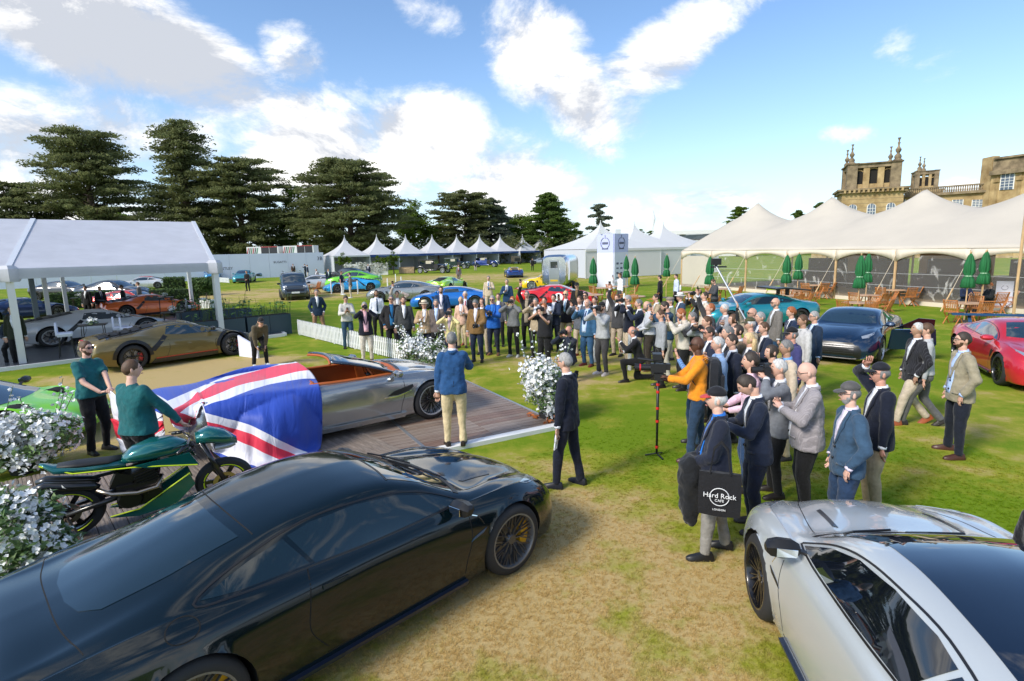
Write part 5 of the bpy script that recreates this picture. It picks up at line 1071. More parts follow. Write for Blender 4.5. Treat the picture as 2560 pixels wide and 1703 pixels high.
tub=[[Vector((p.x*s_,p.y*s_,z)) for p in rim_] for s_,z in((.995,.90),(.97,.62),(.93,.38))]; MB().loft(tub,cap=False).build('door_lining',TAN,CVR,30); MB().add([v for v in tub[-1]],[tuple(range(len(rim_)))]).build('cabin_floor',TAN,CVR)
for s in(-1,1):
    sx=-.35; MB().loft([[Vector((x,s*.37+y,z)) for y in(-.25,.25)]+[Vector((x,s*.37+y*.8,z+.12)) for y in(.25,-.25)] for x,z in((.15,.42),(-.1,.44),(-.38,.42))]).build('seat',TAN,CVR,30)
    MB().loft([[Vector((x,s*.37+y*w,z)) for y in(-.25,.25)]+[Vector((x-.14,s*.37+y*w,z)) for y in(.25,-.25)] for x,z,w in((-.34,.5,1),(-.42,.70,1),(-.46,.82,.9))]).build('backrest',TAN,CVR,30)
MB().loft([[Vector((x,y,z)) for x,z in((.98,.90),(.72,.93),(.62,.86),(.66,.60),(.98,.60))] for y in np.linspace(-.68,.68,5)]).build('dashboard',TAN,CVR,30); MB().box((.1,0,.58),(1.1,.24,.22)).build('centre_console',TAN,CVR); MB().box((.25,0,.70),(.35,.16,.02)).build('console_panel',BLK,CVR)
sw=thing('x','x','x') if 0 else None
swm=Matrix.Rotation(R(68),3,'Y'); cS=Vector((.48,-.37,.86)); o=MB().tube([cS+swm@Vector((.185*math.cos(t),.185*math.sin(t),0)) for t in np.linspace(0,2*PI,25)],.017,8,cap=False).build('steering_wheel',TAN,CVR,True); q=MB()
for t in(0,PI,PI*1.5): q.bar(cS,cS+swm@Vector((.18*math.sin(t),.18*math.cos(t),0)),.03,.012)
q.sph(cS,.05,8,6).bar(cS,cS+Vector((.2,0,-.08)),.05).build('steering_boss',BLK,o)
# windscreen: frame and raked glass
base_=[Vector((1.0-.16*(y/.72)**2,y,0)) for y in np.linspace(-.72,.72,9)]; base_=[Vector((p.x,p.y,CVB.hit('T',p.x,p.y)[0].z if CVB.hit('T',p.x,p.y)[0] else .9)) for p in base_]
topb=[Vector((-.12-.10*(y/.56)**2,y,1.24-.03*(y/.56)**2)) for y in np.linspace(-.57,.57,9)]
rows=[[a_.lerp(b_,t)+Vector((.03*math.sin(PI*t),0,.02*math.sin(PI*t))) for a_,b_ in zip(base_,topb)] for t in(0,.25,.5,.75,1)]
V=[v for r_ in rows for v in r_]; F=[(j*9+i,j*9+i+1,(j+1)*9+i+1,(j+1)*9+i) for j in range(4) for i in range(8)]; o=mk('windscreen',V,F,GLS,CVR,True); so_=o.modifiers.new('t','SOLIDIFY'); so_.thickness=.006
fr_m=M('frame_blue_black',(.02,.035,.06),.15,coat=1,metal=.5)
MB().tube([r_[0] for r_ in rows]+topb[1:-1]+[r_[-1] for r_ in rows[::-1]],[.035]*17,8,flat=.7).build('windscreen_frame',fr_m,CVR,True); MB().tube([p-Vector((.03,0,.03)) for p in topb],.022,6).build('header_lining',TAN,CVR,True)
MB().box((-.02,0,1.19),(.03,.22,.06)).build('rear_view_mirror',CHR,CVR)
mirror(CVB,.72,.88,.935,sil)
for ax in('L','R'):
    CVB.line(ax,[(.87,.88),(.89,.6),(.83,.4),(.81,.26)],.008,DARKV,off=.001); CVB.line(ax,[(.81,.24),(0,.235),(-.6,.25)],.008,DARKV,off=.001); CVB.patch(ax,[(.92,.70),(1.0,.66),(1.05,.60),(1.00,.74)],BLK,'side_vent',off=.004,g=.04) if 0 else None
    CVB.patch(ax,[(.56,.56),(.70,.63),(1.04,.70),(1.05,.66),(.96,.60),(.75,.55)],BLK,'side_vent',off=.006,g=.05); CVB.line(ax,[(.50,.54),(.75,.535),(1.0,.60)],.014,CHR,'vent_strip',off=.012,n=4)
    CVB.patch(ax,[(.86,.165),(.90,.235),(-.8,.235),(-.95,.165)],sil,'sill',off=.05,g=.15); CVB.patch(ax,[(-.30,.735),(-.30,.76),(-.52,.765),(-.52,.74)],sil,'door_handle',off=.012,g=.1)
for s in(-1,1): CVB.patch('T',[(2.07,s*.60),(2.0,s*.72),(1.76,s*.80),(1.66,s*.79),(1.84,s*.68),(1.98,s*.56)],LAMP,'headlight',g=.07); CVB.line('T',[(1.05,s*.66),(1.4,s*.58),(1.8,s*.48),(2.08,s*.40)],.007,DARKV,off=.001); CVB.patch('T',[(1.62,s*.34),(1.58,s*.40),(1.25,s*.44),(1.22,s*.40)],BLK,'bonnet_vent',off=.004,g=.06)
CVB.line('T',[(1.06-.17*(y/.7)**2,y*1.02) for y in np.linspace(-.70,.70,9)],.06,BLK,'scuttle',off=.004,n=3)
CVB.patch('F',[(-.42,.58),(-.52,.50),(-.50,.32),(-.40,.26),(.40,.26),(.50,.32),(.52,.50),(.42,.58)],BLK,'grille',off=.006,g=.08)
# ---------------- people ----------------
def skin(k): 
    c={'l':(.62,.36,.26),'p':(.66,.40,.31),'r':(.58,.29,.21),'d':(.10,.045,.028),'t':(.42,.24,.16)}[k]
    return M('skin_'+k,c,.55,var=.08,vs=9,spec=.35)
HC={'grey':(.17,.165,.16),'white':(.50,.49,.47),'dark':(.04,.028,.02),'brown':(.09,.045,.022),'ginger':(.33,.10,.03),'blond':(.60,.43,.22),'lgrey':(.30,.29,.28),'black':(.018,.014,.012)}
def hairm(k): return M('hair_'+k,HC[k],.6,var=.35,vs=25,bump=.5,bs=90,stretch=(3,1,1))
def cloth(col,rough=.85,pat=None):
    key='cloth_%.3f_%.3f_%.3f%s'%(*col,pat or '')
    if key in MATS: return MATS[key]
    m=M(key,col,rough,var=.16,vs=14,bump=.55,bs=22,sheen=.15,spec=.25)
    if pat:
        t=m.node_tree; p=t.nodes['Principled BSDF']; ln=t.links; tc_=t.nodes['Texture Coordinate']
        w=t.nodes.new('ShaderNodeTexWave'); w.bands_direction='Y'; w.inputs['Scale'].default_value={'stripe':14,'check':24}[pat]; w.inputs['Distortion'].default_value=.6; ln.new(tc_.outputs['Object'],w.inputs[0])
        r=t.nodes.new('ShaderNodeValToRGB'); ln.new(w.outputs['Fac'],r.inputs[0]); r.color_ramp.elements[0].position=.80; r.color_ramp.elements[0].color=(*col,1)
        r.color_ramp.elements[1].position=.97; r.color_ramp.elements[1].color=(*[min(1,c*(1.45 if pat=='check' else 2.2)+.015) for c in col],1)
        if pat=='check':
            w2=t.nodes.new('ShaderNodeTexWave'); w2.bands_direction='Z'; w2.inputs['Scale'].default_value=24; ln.new(tc_.outputs['Object'],w2.inputs[0])
            mm=t.nodes.new('ShaderNodeMath'); mm.operation='MAXIMUM'; ln.new(w.outputs['Fac'],mm.inputs[0]); ln.new(w2.outputs['Fac'],mm.inputs[1]); ln.new(mm.outputs[0],r.inputs[0])
        ln.new(r.outputs[0],p.inputs['Base Color'])
    return m
# head template: faces +x, origin at neck joint (jaw bottom about z=.04, crown .245)
def headfn(th,ph,off=0.0):
    "th azimuth (0 = face), ph polar from top"
    x=math.sin(ph)*math.cos(th); y=math.sin(ph)*math.sin(th); z=math.cos(ph)
    X=.098*x; Y=.077*y; Z=.122*z
    if z<0: Y*=1+.30*z; X*=(1+.10*z) if x>0 else (1+.32*z)
    if x<0 and z>-.2: X*=1.06
    f=max(0,x)
    g=math.exp(-((y/.16)**2))
    X+=.022*g*math.exp(-(((z+.16)/.13)**2))*f       # nose
    X+=.006*g*math.exp(-(((z-.0)/.15)**2))*f
    X+=.006*math.exp(-(((z-.20)/.10)**2))*f*math.exp(-(y/.5)**2)   # brow
    X-=.010*math.exp(-(((z-.03)/.09)**2))*f*(math.exp(-(((abs(y)-.38)/.16)**2)))  # eye sockets
    X+=.007*math.exp(-((y/.22)**2))*math.exp(-(((z+.50)/.09)**2))*f  # lips
    X+=.010*math.exp(-((y/.3)**2))*math.exp(-(((z+.86)/.16)**2))*f  # chin
    p=Vector((X+.012,Y,Z+.128)); n=Vector((x/.098,y/.077,z/.122)).normalized()
    return (p+n*off)*.96
def head_mesh(m,c,Rm,nu=26,nv=20):
    V=[];F=[]
    for j in range(nv+1):
        ph=PI*(.02+.96*j/nv)
        for i in range(nu): V.append(c+Rm@headfn(2*PI*i/nu,ph))
    for j in range(nv):
        for i in range(nu): F.append((j*nu+i,(j+1)*nu+i,(j+1)*nu+(i+1)%nu,j*nu+(i+1)%nu))
    F.append(tuple(range(nu))); F.append(tuple(nv*nu+i for i in range(nu))[::-1]); m.add(V,F)
    for s in(-1,1):
        e=c+Rm@Vector((.0,s*.078,.118)); m.sph(e,.03,8,6,(.62,.36,1.05))
def shell(Rm,c,cond,off,nu=32,nv=24):
    V=[];F=[];ok=[]
    for j in range(nv+1):
        ph=PI*(.0+.98*j/nv)+.001
        for i in range(nu): th=2*PI*i/nu; o=cond((th+PI)%(2*PI)-PI,ph); ok.append(o>0); V.append(c+Rm@headfn(th,ph,off*min(1,max(0,o)) if o>0 else -.008))
    for j in range(nv):
        for i in range(nu):
            q=(j*nu+i,(j+1)*nu+i,(j+1)*nu+(i+1)%nu,j*nu+(i+1)%nu)
            if any(ok[k] for k in q): F.append(q)
    return V,F
def ik(S,T,l1,l2,pole):
    d=T-S; L_=min(d.length,(l1+l2)*.999); d.normalize(); T=S+d*L_
    a=(l1*l1-l2*l2+L_*L_)/(2*L_); h=math.sqrt(max(0,l1*l1-a*a)); p=pole-d*pole.dot(d)
    if p.length<1e-4: p=Vector((0,0,-1))
    return S+d*a+p.normalized()*h,T
HANDS={'down':((.035,.245,.84),(.0,.0,-1),(-.6,.5,0)),'pocket':((.07,.205,.93),(.2,-.3,-1),(-.7,.8,0)),'phone':((.33,.055,1.22),(.5,-.3,.6),(-.1,.6,-1)),
 'cam':((.20,.10,1.545),(.3,-.6,.5),(.1,.9,-.8)),'up':((.22,.13,1.93),(.1,0,1),(.3,1,0)),'clasp':((.20,.04,1.00),(.2,-.8,-.2),(-.5,.8,-.3)),'high':((.34,.10,1.50),(.4,-.2,1),(.2,.7,-.9)),
 'chest':((.27,.09,1.24),(.3,-.7,.5),(-.2,.7,-1)),'waist':((.28,.12,1.06),(.8,-.3,.1),(-.5,.7,-.6)),'mic':((.20,.10,1.42),(.1,-.5,.8),(-.1,.8,-1)),'back':((-.15,.10,.98),(-.1,-.8,-.3),(-.7,.8,-.2)),
 'headhand':((.12,.16,1.72),(0,-.6,.6),(.1,1,-.2)),'out':((.45,.30,1.0),(.8,0,-.3),(-.3,.7,-.7)),'flag':((.30,.10,.98),(.7,-.6,-.3),(-.4,.8,-.5)),'point':((.50,.25,1.38),(1,0,0),(0,.6,-1))}
class Person: pass
def person(label,loc,face,h=1.78,top='jacket',tc=(.02,.03,.07),leg=(.02,.022,.03),shoe=(.02,.015,.012),sk='l',hair='grey',hs='short',shirt=(.75,.76,.80),tie=None,L='down',Rr='down',lean=0,hat=None,hatc=(.02,.02,.025),gl=None,fat=1.0,pose='stand',near=False,nod=0,yaw=0,hem=None,pat=None,beard=False,look=None,group='crowd around the stage',cat='person',sit=.46,visor=None,sleeve='long',female=False,extra=None,twist=0):
    P=Person(); rz=face if isinstance(face,(int,float)) else math.atan2(face[1]-loc[1],face[0]-loc[0])
    r=thing('person',label,cat,loc,rz,group,h/1.78); P.root=r
    vox=.015 if near else .024; ns=16 if near else 10
    pel=Vector((0,0,.95)); ftL=Vector((.0,.12,.085)); ftR=Vector((.0,-.12,.085)); kp=Vector((1,0,0)); kL=kR=kp
    if pose=='walk': ftL=Vector((.26,.08,.085)); ftR=Vector((-.28,-.08,.12)); pel.z=.91
    if pose=='stride': ftL=Vector((.10,.14,.085)); ftR=Vector((-.12,-.14,.085)); pel.z=.95
    if pose=='wide': ftL=Vector((.05,.22,.085)); ftR=Vector((.0,-.20,.085)); pel.z=.95
    if pose=='kneel': pel=Vector((-.08,0,.52)); ftL=Vector((.26,.13,.085)); ftR=Vector((-.45,-.12,.09)); kR=Vector((.5,0,-1))
    if pose=='crouch': pel=Vector((-.12,0,.50)); ftL=Vector((.18,.13,.085)); ftR=Vector((-.10,-.13,.12))
    if pose=='sit': pel=Vector((0,0,sit+.08)); ftL=Vector((.44,.12,.085)); ftR=Vector((.40,-.12,.085))
    if pose=='bend': pel=Vector((-.12,0,.90)); ftL=Vector((.05,.17,.085)); ftR=Vector((.0,-.17,.085))
    ln=Matrix.Rotation(lean,3,'Y')@Matrix.Rotation(twist,3,'Z')
    def T(v): return pel+ln@(Vector(v)-Vector((0,0,.95)))
    fw=(1+(fat-1)*.55)*1.09; wS=(.160 if female else .178)*(1+(fat-1)*.25)
    sh={1:T((0,wS,1.43)),-1:T((0,-wS,1.43))}
    P.hand={};P.hdir={};arms={}
    for s,key in((1,L),(-1,Rr)):
        if isinstance(key,str): t,hd,po=HANDS[key]
        else: t,hd,po=key
        t=Vector((t[0]+(fat-1)*.12 if t[2]<1.3 else t[0],s*t[1],t[2])); hd=Vector((hd[0],s*hd[1],hd[2])); po=Vector((po[0],s*po[1],po[2]))
        if key in('down','pocket'): t.y*=1+(fat-1)*.5
        t=T(t) if key not in('down',) or lean<.5 else T(t)
        e,w=ik(sh[s],t,.30,.265,ln@po); arms[s]=(e,w); P.hdir[s]=(ln@hd).normalized(); P.hand[s]=w+P.hdir[s]*.08
    hips={1:pel+Vector((0,.09,-.03)),-1:pel+Vector((0,-.09,-.03))}; legs={}
    for s,ft,kk in((1,ftL,kL),(-1,ftR,kR)): legs[s]=ik(hips[s],ft,.422,.422,kk+Vector((0,s*.15,0)))
    # body: skin surface
    m=MB(); nb=T((.0,0,1.46)); hb=T((.02,0,1.54)); Rm=ln@Matrix.Rotation(yaw,3,'Z')@Matrix.Rotation(nod-lean*.75,3,'Y')
    el=lambda c,a,b,Rr_=ln,n=12:[c+Rr_@Vector((a*math.cos(2*PI*k/n),b*math.sin(2*PI*k/n),0)) for k in range(n)]
    m.loft([el(T((0,0,.88)),.09,.13),el(T((0,0,1.1)),.09,.12),el(T((0,0,1.35)),.09,.15),el(T((0,0,1.45)),.065,.11),el(T((.0,0,1.49)),.056,.058),el(hb+ln@Vector((0,0,.02)),.052,.054),el(hb+ln@Vector((.005,0,.075)),.054,.054)])
    head_mesh(m,hb,Rm,26 if near else 18,20 if near else 14)
    for s in(1,-1):
        e,w=arms[s]; m.tube([sh[s]+(nb-sh[s])*.25,sh[s],e,w,w+P.hdir[s]*.02],[.03,.034,.034,.027,.027] if sleeve=='long' else [.04,.045,.04,.028,.027],8)
        hd=P.hdir[s]; side=hd.cross(Vector((0,0,1)) if abs(hd.z)<.9 else Vector((1,0,0))).normalized(); nrm=side.cross(hd).normalized()
        m.tube([w,w+hd*.03,w+hd*.085,w+hd*.10],[.026,.036,.042,.034],8,up=nrm,flat=.45)
        for q,(off,l) in enumerate(((-.030,.066),(-.010,.078),(.010,.074),(.030,.056))):
            b0=w+hd*.085+side*off; cu=-nrm*(.018 if key!='down' else .010)*s
            m.tube([b0,b0+hd*l*.5+cu*.3,b0+hd*l*.85+cu*1.3,b0+hd*l+cu*2],[.0095,.009,.008,.006],5)
        b0=w+hd*.03+side*.03*(-s); m.tube([b0,b0+hd*.035-side*s*.022-nrm*s*.008,b0+hd*.065-side*s*.018-nrm*s*.02],[.012,.010,.008],5)
        if pose or 1:
            k,a=legs[s]; m.tube([hips[s],k,a],[.06,.045,.032],7)
    sm=skin(sk); body=m.build('body',sm,r,True)
    # torso clothing
    m=MB(); tr=MB()
    hz=hem if hem else {'jacket':.80,'coat':.62,'hoodie':.90,'shirt':.93,'polo':.91,'vest':.88,'gilet':.86}.get(top,.88)
    if pose in('kneel','crouch','sit','bend'): hz=max(hz,.88)
    be=(fat-1)*.16
    rg=[(hz,.138+be*.7,.186*fw,be*.3),(.95,.136+be*.9,.180*fw,be*.5),(1.06,.120+be*1.0,.160*fw,be*.6),(1.14,.112+be,.150*fw,be*.5),(1.27,.116+be*.4,.168*fw,be*.2),(1.37,.108,.182*fw,0),(1.43,.078,.150*fw,-.008),(1.485,.060,.085,-.004),(1.505,.056,.066,.0)]
    if female: rg=[(z,a*.92,b*(.90 if z<1.05 or z>1.2 else .80),c+(.02 if 1.2<z<1.32 else 0)) for z,a,b,c in rg]
    def ring(z,a,b,cx,n=20):
        o=[]
        for k in range(n):
            t=2*PI*k/n; ca,sa=math.cos(t),math.sin(t); q=.82
            o.append(T((cx+a*math.copysign(abs(ca)**q,ca),b*math.copysign(abs(sa)**q,sa),z)))
        return o
    rings=[ring(*q) for q in rg]; tb=MB(); tb.loft(rings); bv=BVHTree.FromPolygons(tb.v,tb.f); m.loft(rings)
    sr={'jacket':(.068,.056,.043),'hoodie':(.068,.058,.043),'coat':(.072,.058,.045)}.get(top,(.062,.048,.036))
    sr=tuple(q*1.10*(1+(fat-1)*.35)*(.86 if female else 1) for q in sr)
    for s in(1,-1):
        e,w=arms[s]; S=sh[s]+(T((0,0,1.40))-sh[s])*.12; 
        if top=='gilet' and False: continue
        if sleeve=='short': m.tube([S,S.lerp(e,.35),S.lerp(e,.78)],[sr[0],sr[0]*.92,sr[1]*1.15],12)
        else:
            m.sph(e,sr[1]*1.03,10,7); m.tube([S,S.lerp(e,.4),e],[sr[0],sr[0]*.9,sr[1]],12); m.tube([e,e.lerp(w,.5),e.lerp(w,.97)],[sr[1],sr[1]*.88,sr[2]],12)
            if top=='jacket': c=MB().tube([w-(w-e).normalized()*.02,w+(w-e).normalized()*.012],[sr[2]*.86,sr[2]*.84],10); c.build('shirt_cuff',cloth(shirt),r,True)
        m.sph(S,sr[0]*.98,10,7)
    cm=cloth(tc,pat=pat)
    def voxel(mb,name,mat,v,it=4,disp=.010):
        o=mb.build(name,mat,r,True); q=o.modifiers.new('remesh','REMESH'); q.mode='VOXEL'; q.voxel_size=v; q.use_smooth_shade=True
        q=o.modifiers.new('smooth','SMOOTH'); q.factor=.5; q.iterations=it
        if disp:
            q=o.modifiers.new('folds','DISPLACE'); q.texture=FOLDS[rnd.randrange(3)]; q.strength=disp; q.texture_coords='LOCAL'; q.mid_level=.5
        return o
    tn={'jacket':'jacket','coat':'coat','hoodie':'hoodie','shirt':'shirt','polo':'polo_shirt','gilet':'gilet','vest':'vest'}.get(top,'top')
    P.top=voxel(m,tn,cm,vox,4 if near else 3,.034 if near else .020)
    # legs clothing
    m=MB(); lm=cloth(leg); hipr=ln if pose not in('sit','kneel','crouch') else Matrix.Identity(3)
    m.sph(pel+Vector((0,0,-.01)),.115,14,9,(1.0+be*1.6,1.32*fw,1.0)); m.loft([el(pel+Vector((0,0,-.05)),.115+be*.4,.16*fw,Matrix.Identity(3)),el(pel+ln@Vector((0,0,.10)),.105+be*.6,.15*fw)])
    for s in(1,-1):
        k,a=legs[s]; H=hips[s]; m.sph(k,.066*fw,10,7); m.tube([H,H.lerp(k,.5),k],[.092*fw,.082*fw,.064*fw],12); kd=(a-k).normalized()
        m.tube([k,k.lerp(a,.5),a+kd*.025],[.066*fw,.060,.056],12)
        if pose in('stand','wide','stride','walk'): m.sph(H+Vector((-.022,0,-.03)),.088*fw,10,7)
    P.legs=voxel(m,'trousers',lm,vox*1.0,3,.026)
    for s in(1,-1):
        k,a=legs[s]; sh_=MB(); yw=s*.18; tilt=0
        fwd=Vector((math.cos(yw),math.sin(yw),0)); 
        if pose=='kneel' and s<0: fwd=Vector((.3,0,-1)).normalized()
        if pose=='walk' and s<0: fwd=Vector((.85,0,-.5)).normalized()
        sd_=Vector((0,0,1)).cross(fwd).normalized(); upv=fwd.cross(sd_); ank=a-upv*.085 if not(pose=='kneel' and s<0) else a-fwd*.0
        rr=[]
        for t,w_,hh_ in((-.085,.030,.05),(-.07,.036,.085),(-.01,.040,.092),(.06,.044,.070),(.12,.047,.052),(.165,.040,.042),(.19,.020,.028)):
            c=ank+fwd*t; rr.append([c-sd_*w_,c-sd_*w_+upv*hh_*.45,c-sd_*w_*.55+upv*hh_,c+sd_*w_*.55+upv*hh_,c+sd_*w_+upv*hh_*.45,c+sd_*w_])
        sh_.loft(rr); so_=sh_.build('shoe',M('shoe_%.2f%.2f%.2f'%shoe,shoe,.4,spec=.4),r,40)
    # neck details
    def drape(poly,off,name,mat,fine=False):
        B=[Vector(p) for p in poly]; pts=[];E=[]
        for i in range(len(B)):
            a,b=B[i],B[(i+1)%len(B)]; n=max(1,int((b-a).length/.045))
            for k in range(n): pts.append(a.lerp(b,k/n))
        nb_=len(pts); E=[(i,(i+1)%nb_) for i in range(nb_)]
        q=geometry.delaunay_2d_cdt(pts,E,[list(range(nb_))],1,1e-5); V=[];ok=True
        for p in q[0]:
            o=T((1.0,p.x,p.y)); dr=ln@Vector((-1,0,0)); h=bv.ray_cast(o,dr)
            if h[0] is None: return
            n=h[1] if h[1].dot(dr)<0 else -h[1]; V.append(h[0]+n*off)
        n0=len(V); V+= [v-(ln@Vector((.012,0,0))) for v in V[:n0]]; F=[tuple(f) for f in q[2]]; F+=[tuple(i+n0 for i in f[::-1]) for f in q[2]]
        es={}
        for f in q[2]:
            for k in range(len(f)): es[(f[k],f[(k+1)%len(f)])]=1
        for (x_,y_) in es:
            if (y_,x_) not in es: F.append((x_,x_+n0,y_+n0,y_))
        return mk(name,V,F,mat,r,True)
    if top in('jacket','coat'):
        b=1.13 if top=='jacket' else 1.0
        opn=.035 if tie or near else .03
        if fat>1.15 or (extra and 'open' in extra): drape([(-.055,1.48),(-.075,1.30),(-.06,hz+.12),(.06,hz+.12),(.075,1.30),(.055,1.48)],.010,'shirt_front',cloth(shirt))
        else: drape([(-.050,1.485),(-.052,1.36),(-.010,b),(.010,b),(.052,1.36),(.050,1.485)],.012,'shirt_front',cloth(shirt))
        for s in(1,-1):
            if near or True: drape([(s*.052,1.495),(s*.082,1.47),(s*.105,1.33),(s*.02,b-.01),(s*.006,b),(s*.048,1.34)] if s>0 else [(s*.008,b),(s*.02,b-.01),(s*.105,1.33),(s*.082,1.47),(s*.052,1.495),(s*.048,1.34)][::1],.017,'lapel',cm)
        cl=MB().tube([T((-.005,0,1.475)),T((0.005,0,1.53))],[.068,.060],14,up=(1,0,0)); cl.build('collar',cloth(shirt),r,True)
        if near: 
            MB().tube([T((-.012,0,1.46)),T((-.012,0,1.512))],[.076,.069],14,up=(1,0,0)).build('jacket_collar',cm,r,True)
            for z_ in(1.10,.98): drape([(.018,z_-.01),(.018,z_+.01),(.038,z_+.01),(.038,z_-.01)],.020,'button',BLK)
            for s in(1,-1): drape([(s*.10,.93),(s*.10,.95),(s*.17,.95),(s*.17,.93)] if s>0 else [(s*.17,.93),(s*.17,.95),(s*.10,.95),(s*.10,.93)],.014,'pocket_flap',cm)
            mk('back_vent',[T((-.118-be*.7,-.004,hz)),T((-.118-be*.7,.004,hz)),T((-.128-be,.003,hz+.22)),T((-.128-be,-.003,hz+.22))],[(0,1,2,3)],BLK,r)
    elif top in('shirt','polo','hoodie'):
        MB().tube([T((-.005,0,1.475)),T((0.0,0,1.522))],[.070,.064],14,up=(1,0,0)).build('collar',cm,r,True)
        if top=='hoodie' : MB().sph(T((-.075,0,1.44)),.085,10,7,(.6,1.1,.75)).build('hood',cm,r,True)
        if top=='shirt': drape([(-.006,hz+.02),(-.006,1.45),(.006,1.45),(.006,hz+.02)],.008,'placket',cm)
    elif top=='gilet':
        for s in(1,-1): pass
    if tie: drape([(-.018,1.465),(-.012,1.42),(-.030,1.17 if top=='jacket' else 1.05),(0,1.12 if top=='jacket' else 1.0),(.030,1.17 if top=='jacket' else 1.05),(.012,1.42),(.018,1.465)],.022,'tie',cloth(tie,.5))
    # hair and face
    hm=hairm(hair)
    def cond_short(th,ph):
        a=abs(th); lim=float(np.interp(a,[0,.45,.75,1.05,1.3,1.7,2.3,3.2],[.93,.97,1.12,1.5,1.55,1.75,2.05,2.12]))
        return (lim-ph)*4
    if hs in('short','long','puff','ring','bob'):
        if hs=='ring': cnd=lambda th,ph:(min((1.95-ph)*5,(ph-1.15)*5) if abs(th)>1.3 else -1)
        elif hs in('long','bob'): cnd=lambda th,ph:((1.0-ph)*5 if abs(th)<.8 else (2.6 if hs=='long' else 2.3)-ph)
        else: cnd=cond_short
        V,F=shell(Rm,hb,cnd,.020 if hs=='puff' else .0085); ho=mk('hair',V,F,hm,r,True)
        if hs=='long': MB().loft([[hb+Rm@Vector((x-.06,y,z)) for x,y in((.04,-w_),(-.03,-w_),(-.05,0),(-.03,w_),(.04,w_))] for z,w_ in((.14,.09),(.05,.095),(-.06,.085),(-.13,.05))]).build('hair_length',hm,r,True)
    if beard: V,F=shell(Rm,hb,lambda th,ph:(min((ph-(2.02 if abs(th)<.9 else 1.7))*4,(1.45-abs(th))*4) if not(abs(th)<.22 and 2.0<ph<2.12) else -1),.0055); mk('beard',V,F,hairm(beard if isinstance(beard,str) else hair),r,True)
    for s in(-1,1):
        e=hb+Rm@Vector((.088,s*.031,.133)); 
        if gl!='sun':
            MB().sph(e,.0125,8,6,(.6,1,.7)).build('eye',M('eye_white',(.7,.68,.66),.3),r,True)
            MB().sph(e+Rm@Vector((.0055,0,0)),.0055,6,5,(.6,1,1)).build('iris',M('iris',(.02,.015,.012),.2),r,True)
        MB().tube([hb+Rm@Vector((.100,s*.014,.152)),hb+Rm@Vector((.101,s*.032,.157)),hb+Rm@Vector((.088,s*.052,.150))],[.004,.005,.003],5).build('eyebrow',hairm('brown' if hair in('white','lgrey','blond') else hair),r)
    MB().tube([hb+Rm@Vector((.098,-.024,.062)),hb+Rm@Vector((.112,0,.064)),hb+Rm@Vector((.098,.024,.062))],[.003,.0065,.003],6).build('mouth',M('lips',(.42,.16,.13),.5),r)
    if gl:
        gm=M('spectacle_frame',(.015,.012,.012),.3); q=MB()
        for s in(-1,1): q.bar(hb+Rm@Vector((.104,s*.056,.140)),hb+Rm@Vector((.0,s*.080,.135)),.005)
        q.bar(hb+Rm@Vector((.116,-.058,.147)),hb+Rm@Vector((.116,.058,.147)),.006); q.build('spectacles',gm,r)
        for s in(-1,1):
            if gl=='sun': MB().sph(hb+Rm@Vector((.110,s*.032,.133)),.026,10,6,(.28,1,.72)).build('lens',M('sun_lens',(.006,.006,.008),.05,coat=1),r,True)
            else: MB().bar(hb+Rm@Vector((.116,s*.015,.121)),hb+Rm@Vector((.112,s*.052,.121)),.004).build('rim',gm,r)
    hcm=cloth(hatc,.8)
    if hat=='cap':
        V,F=shell(Rm,hb+Rm@Vector((0,0,.006)),lambda th,ph:(1.16-ph)*6,.020); mk('cap',V,F,hcm,r,True)
        vm=cloth(visor,.8) if visor else hcm; rr=[]
        for x_,z_,w_ in((.085,.176,.070),(.125,.172,.066),(.155,.160,.052),(.172,.150,.028)): rr.append([hb+Rm@Vector((x_-abs(y)*abs(y)*3,y,z_-(y/.07)**2*.012)) for y in np.linspace(-w_,w_,7)]+[hb+Rm@Vector((x_-abs(y)*abs(y)*3,y,z_-.006-(y/.07)**2*.012)) for y in np.linspace(w_,-w_,7)])
        MB().loft(rr).build('cap_visor',vm,r,True)
    elif hat in('brim','fedora','flat'):
        c=hb+Rm@Vector((0,0,.175)); rings=[]
        pr=[(.088,.0),(.086,.05),(.075,.085),(.04,.095),(.001,.082)] if hat!='flat' else [(.095,-.005),(.105,.03),(.08,.06),(.001,.07)]
        def rg_(a,z): return [c+Rm@Vector((a*1.12*math.cos(2*PI*k/18)+.01,a*math.sin(2*PI*k/18),z)) for k in range(18)]
        MB().loft([rg_(*q) for q in pr],cap=False).build('hat',hcm,r,True)
        if hat!='flat':
            MB().loft([rg_(.088,.0),rg_(.145,-.008),rg_(.146,-.003),rg_(.088,.006)],cap=False).build('hat_brim',hcm,r,True); MB().loft([rg_(.090,.003),rg_(.089,.028)],cap=False).build('hat_band',cloth((.02,.02,.03)),r)
    P.hb=hb;P.Rm=Rm;P.T=T;P.h=h; P.mw=Matrix.Translation(Vector(loc))@Matrix.Rotation(rz,4,'Z')@Matrix.Scale(h/1.78,4); P.loc=Vector(loc); P.rz=rz; P.sh=sh; P.arms=arms
    P.w=lambda v:P.mw@Vector(v)
    return P
FOLDS=[]
for sc_ in(.11,.16,.22):
    t_=bpy.data.textures.new('folds','CLOUDS'); t_.noise_scale=sc_; t_.noise_depth=1; FOLDS.append(t_)
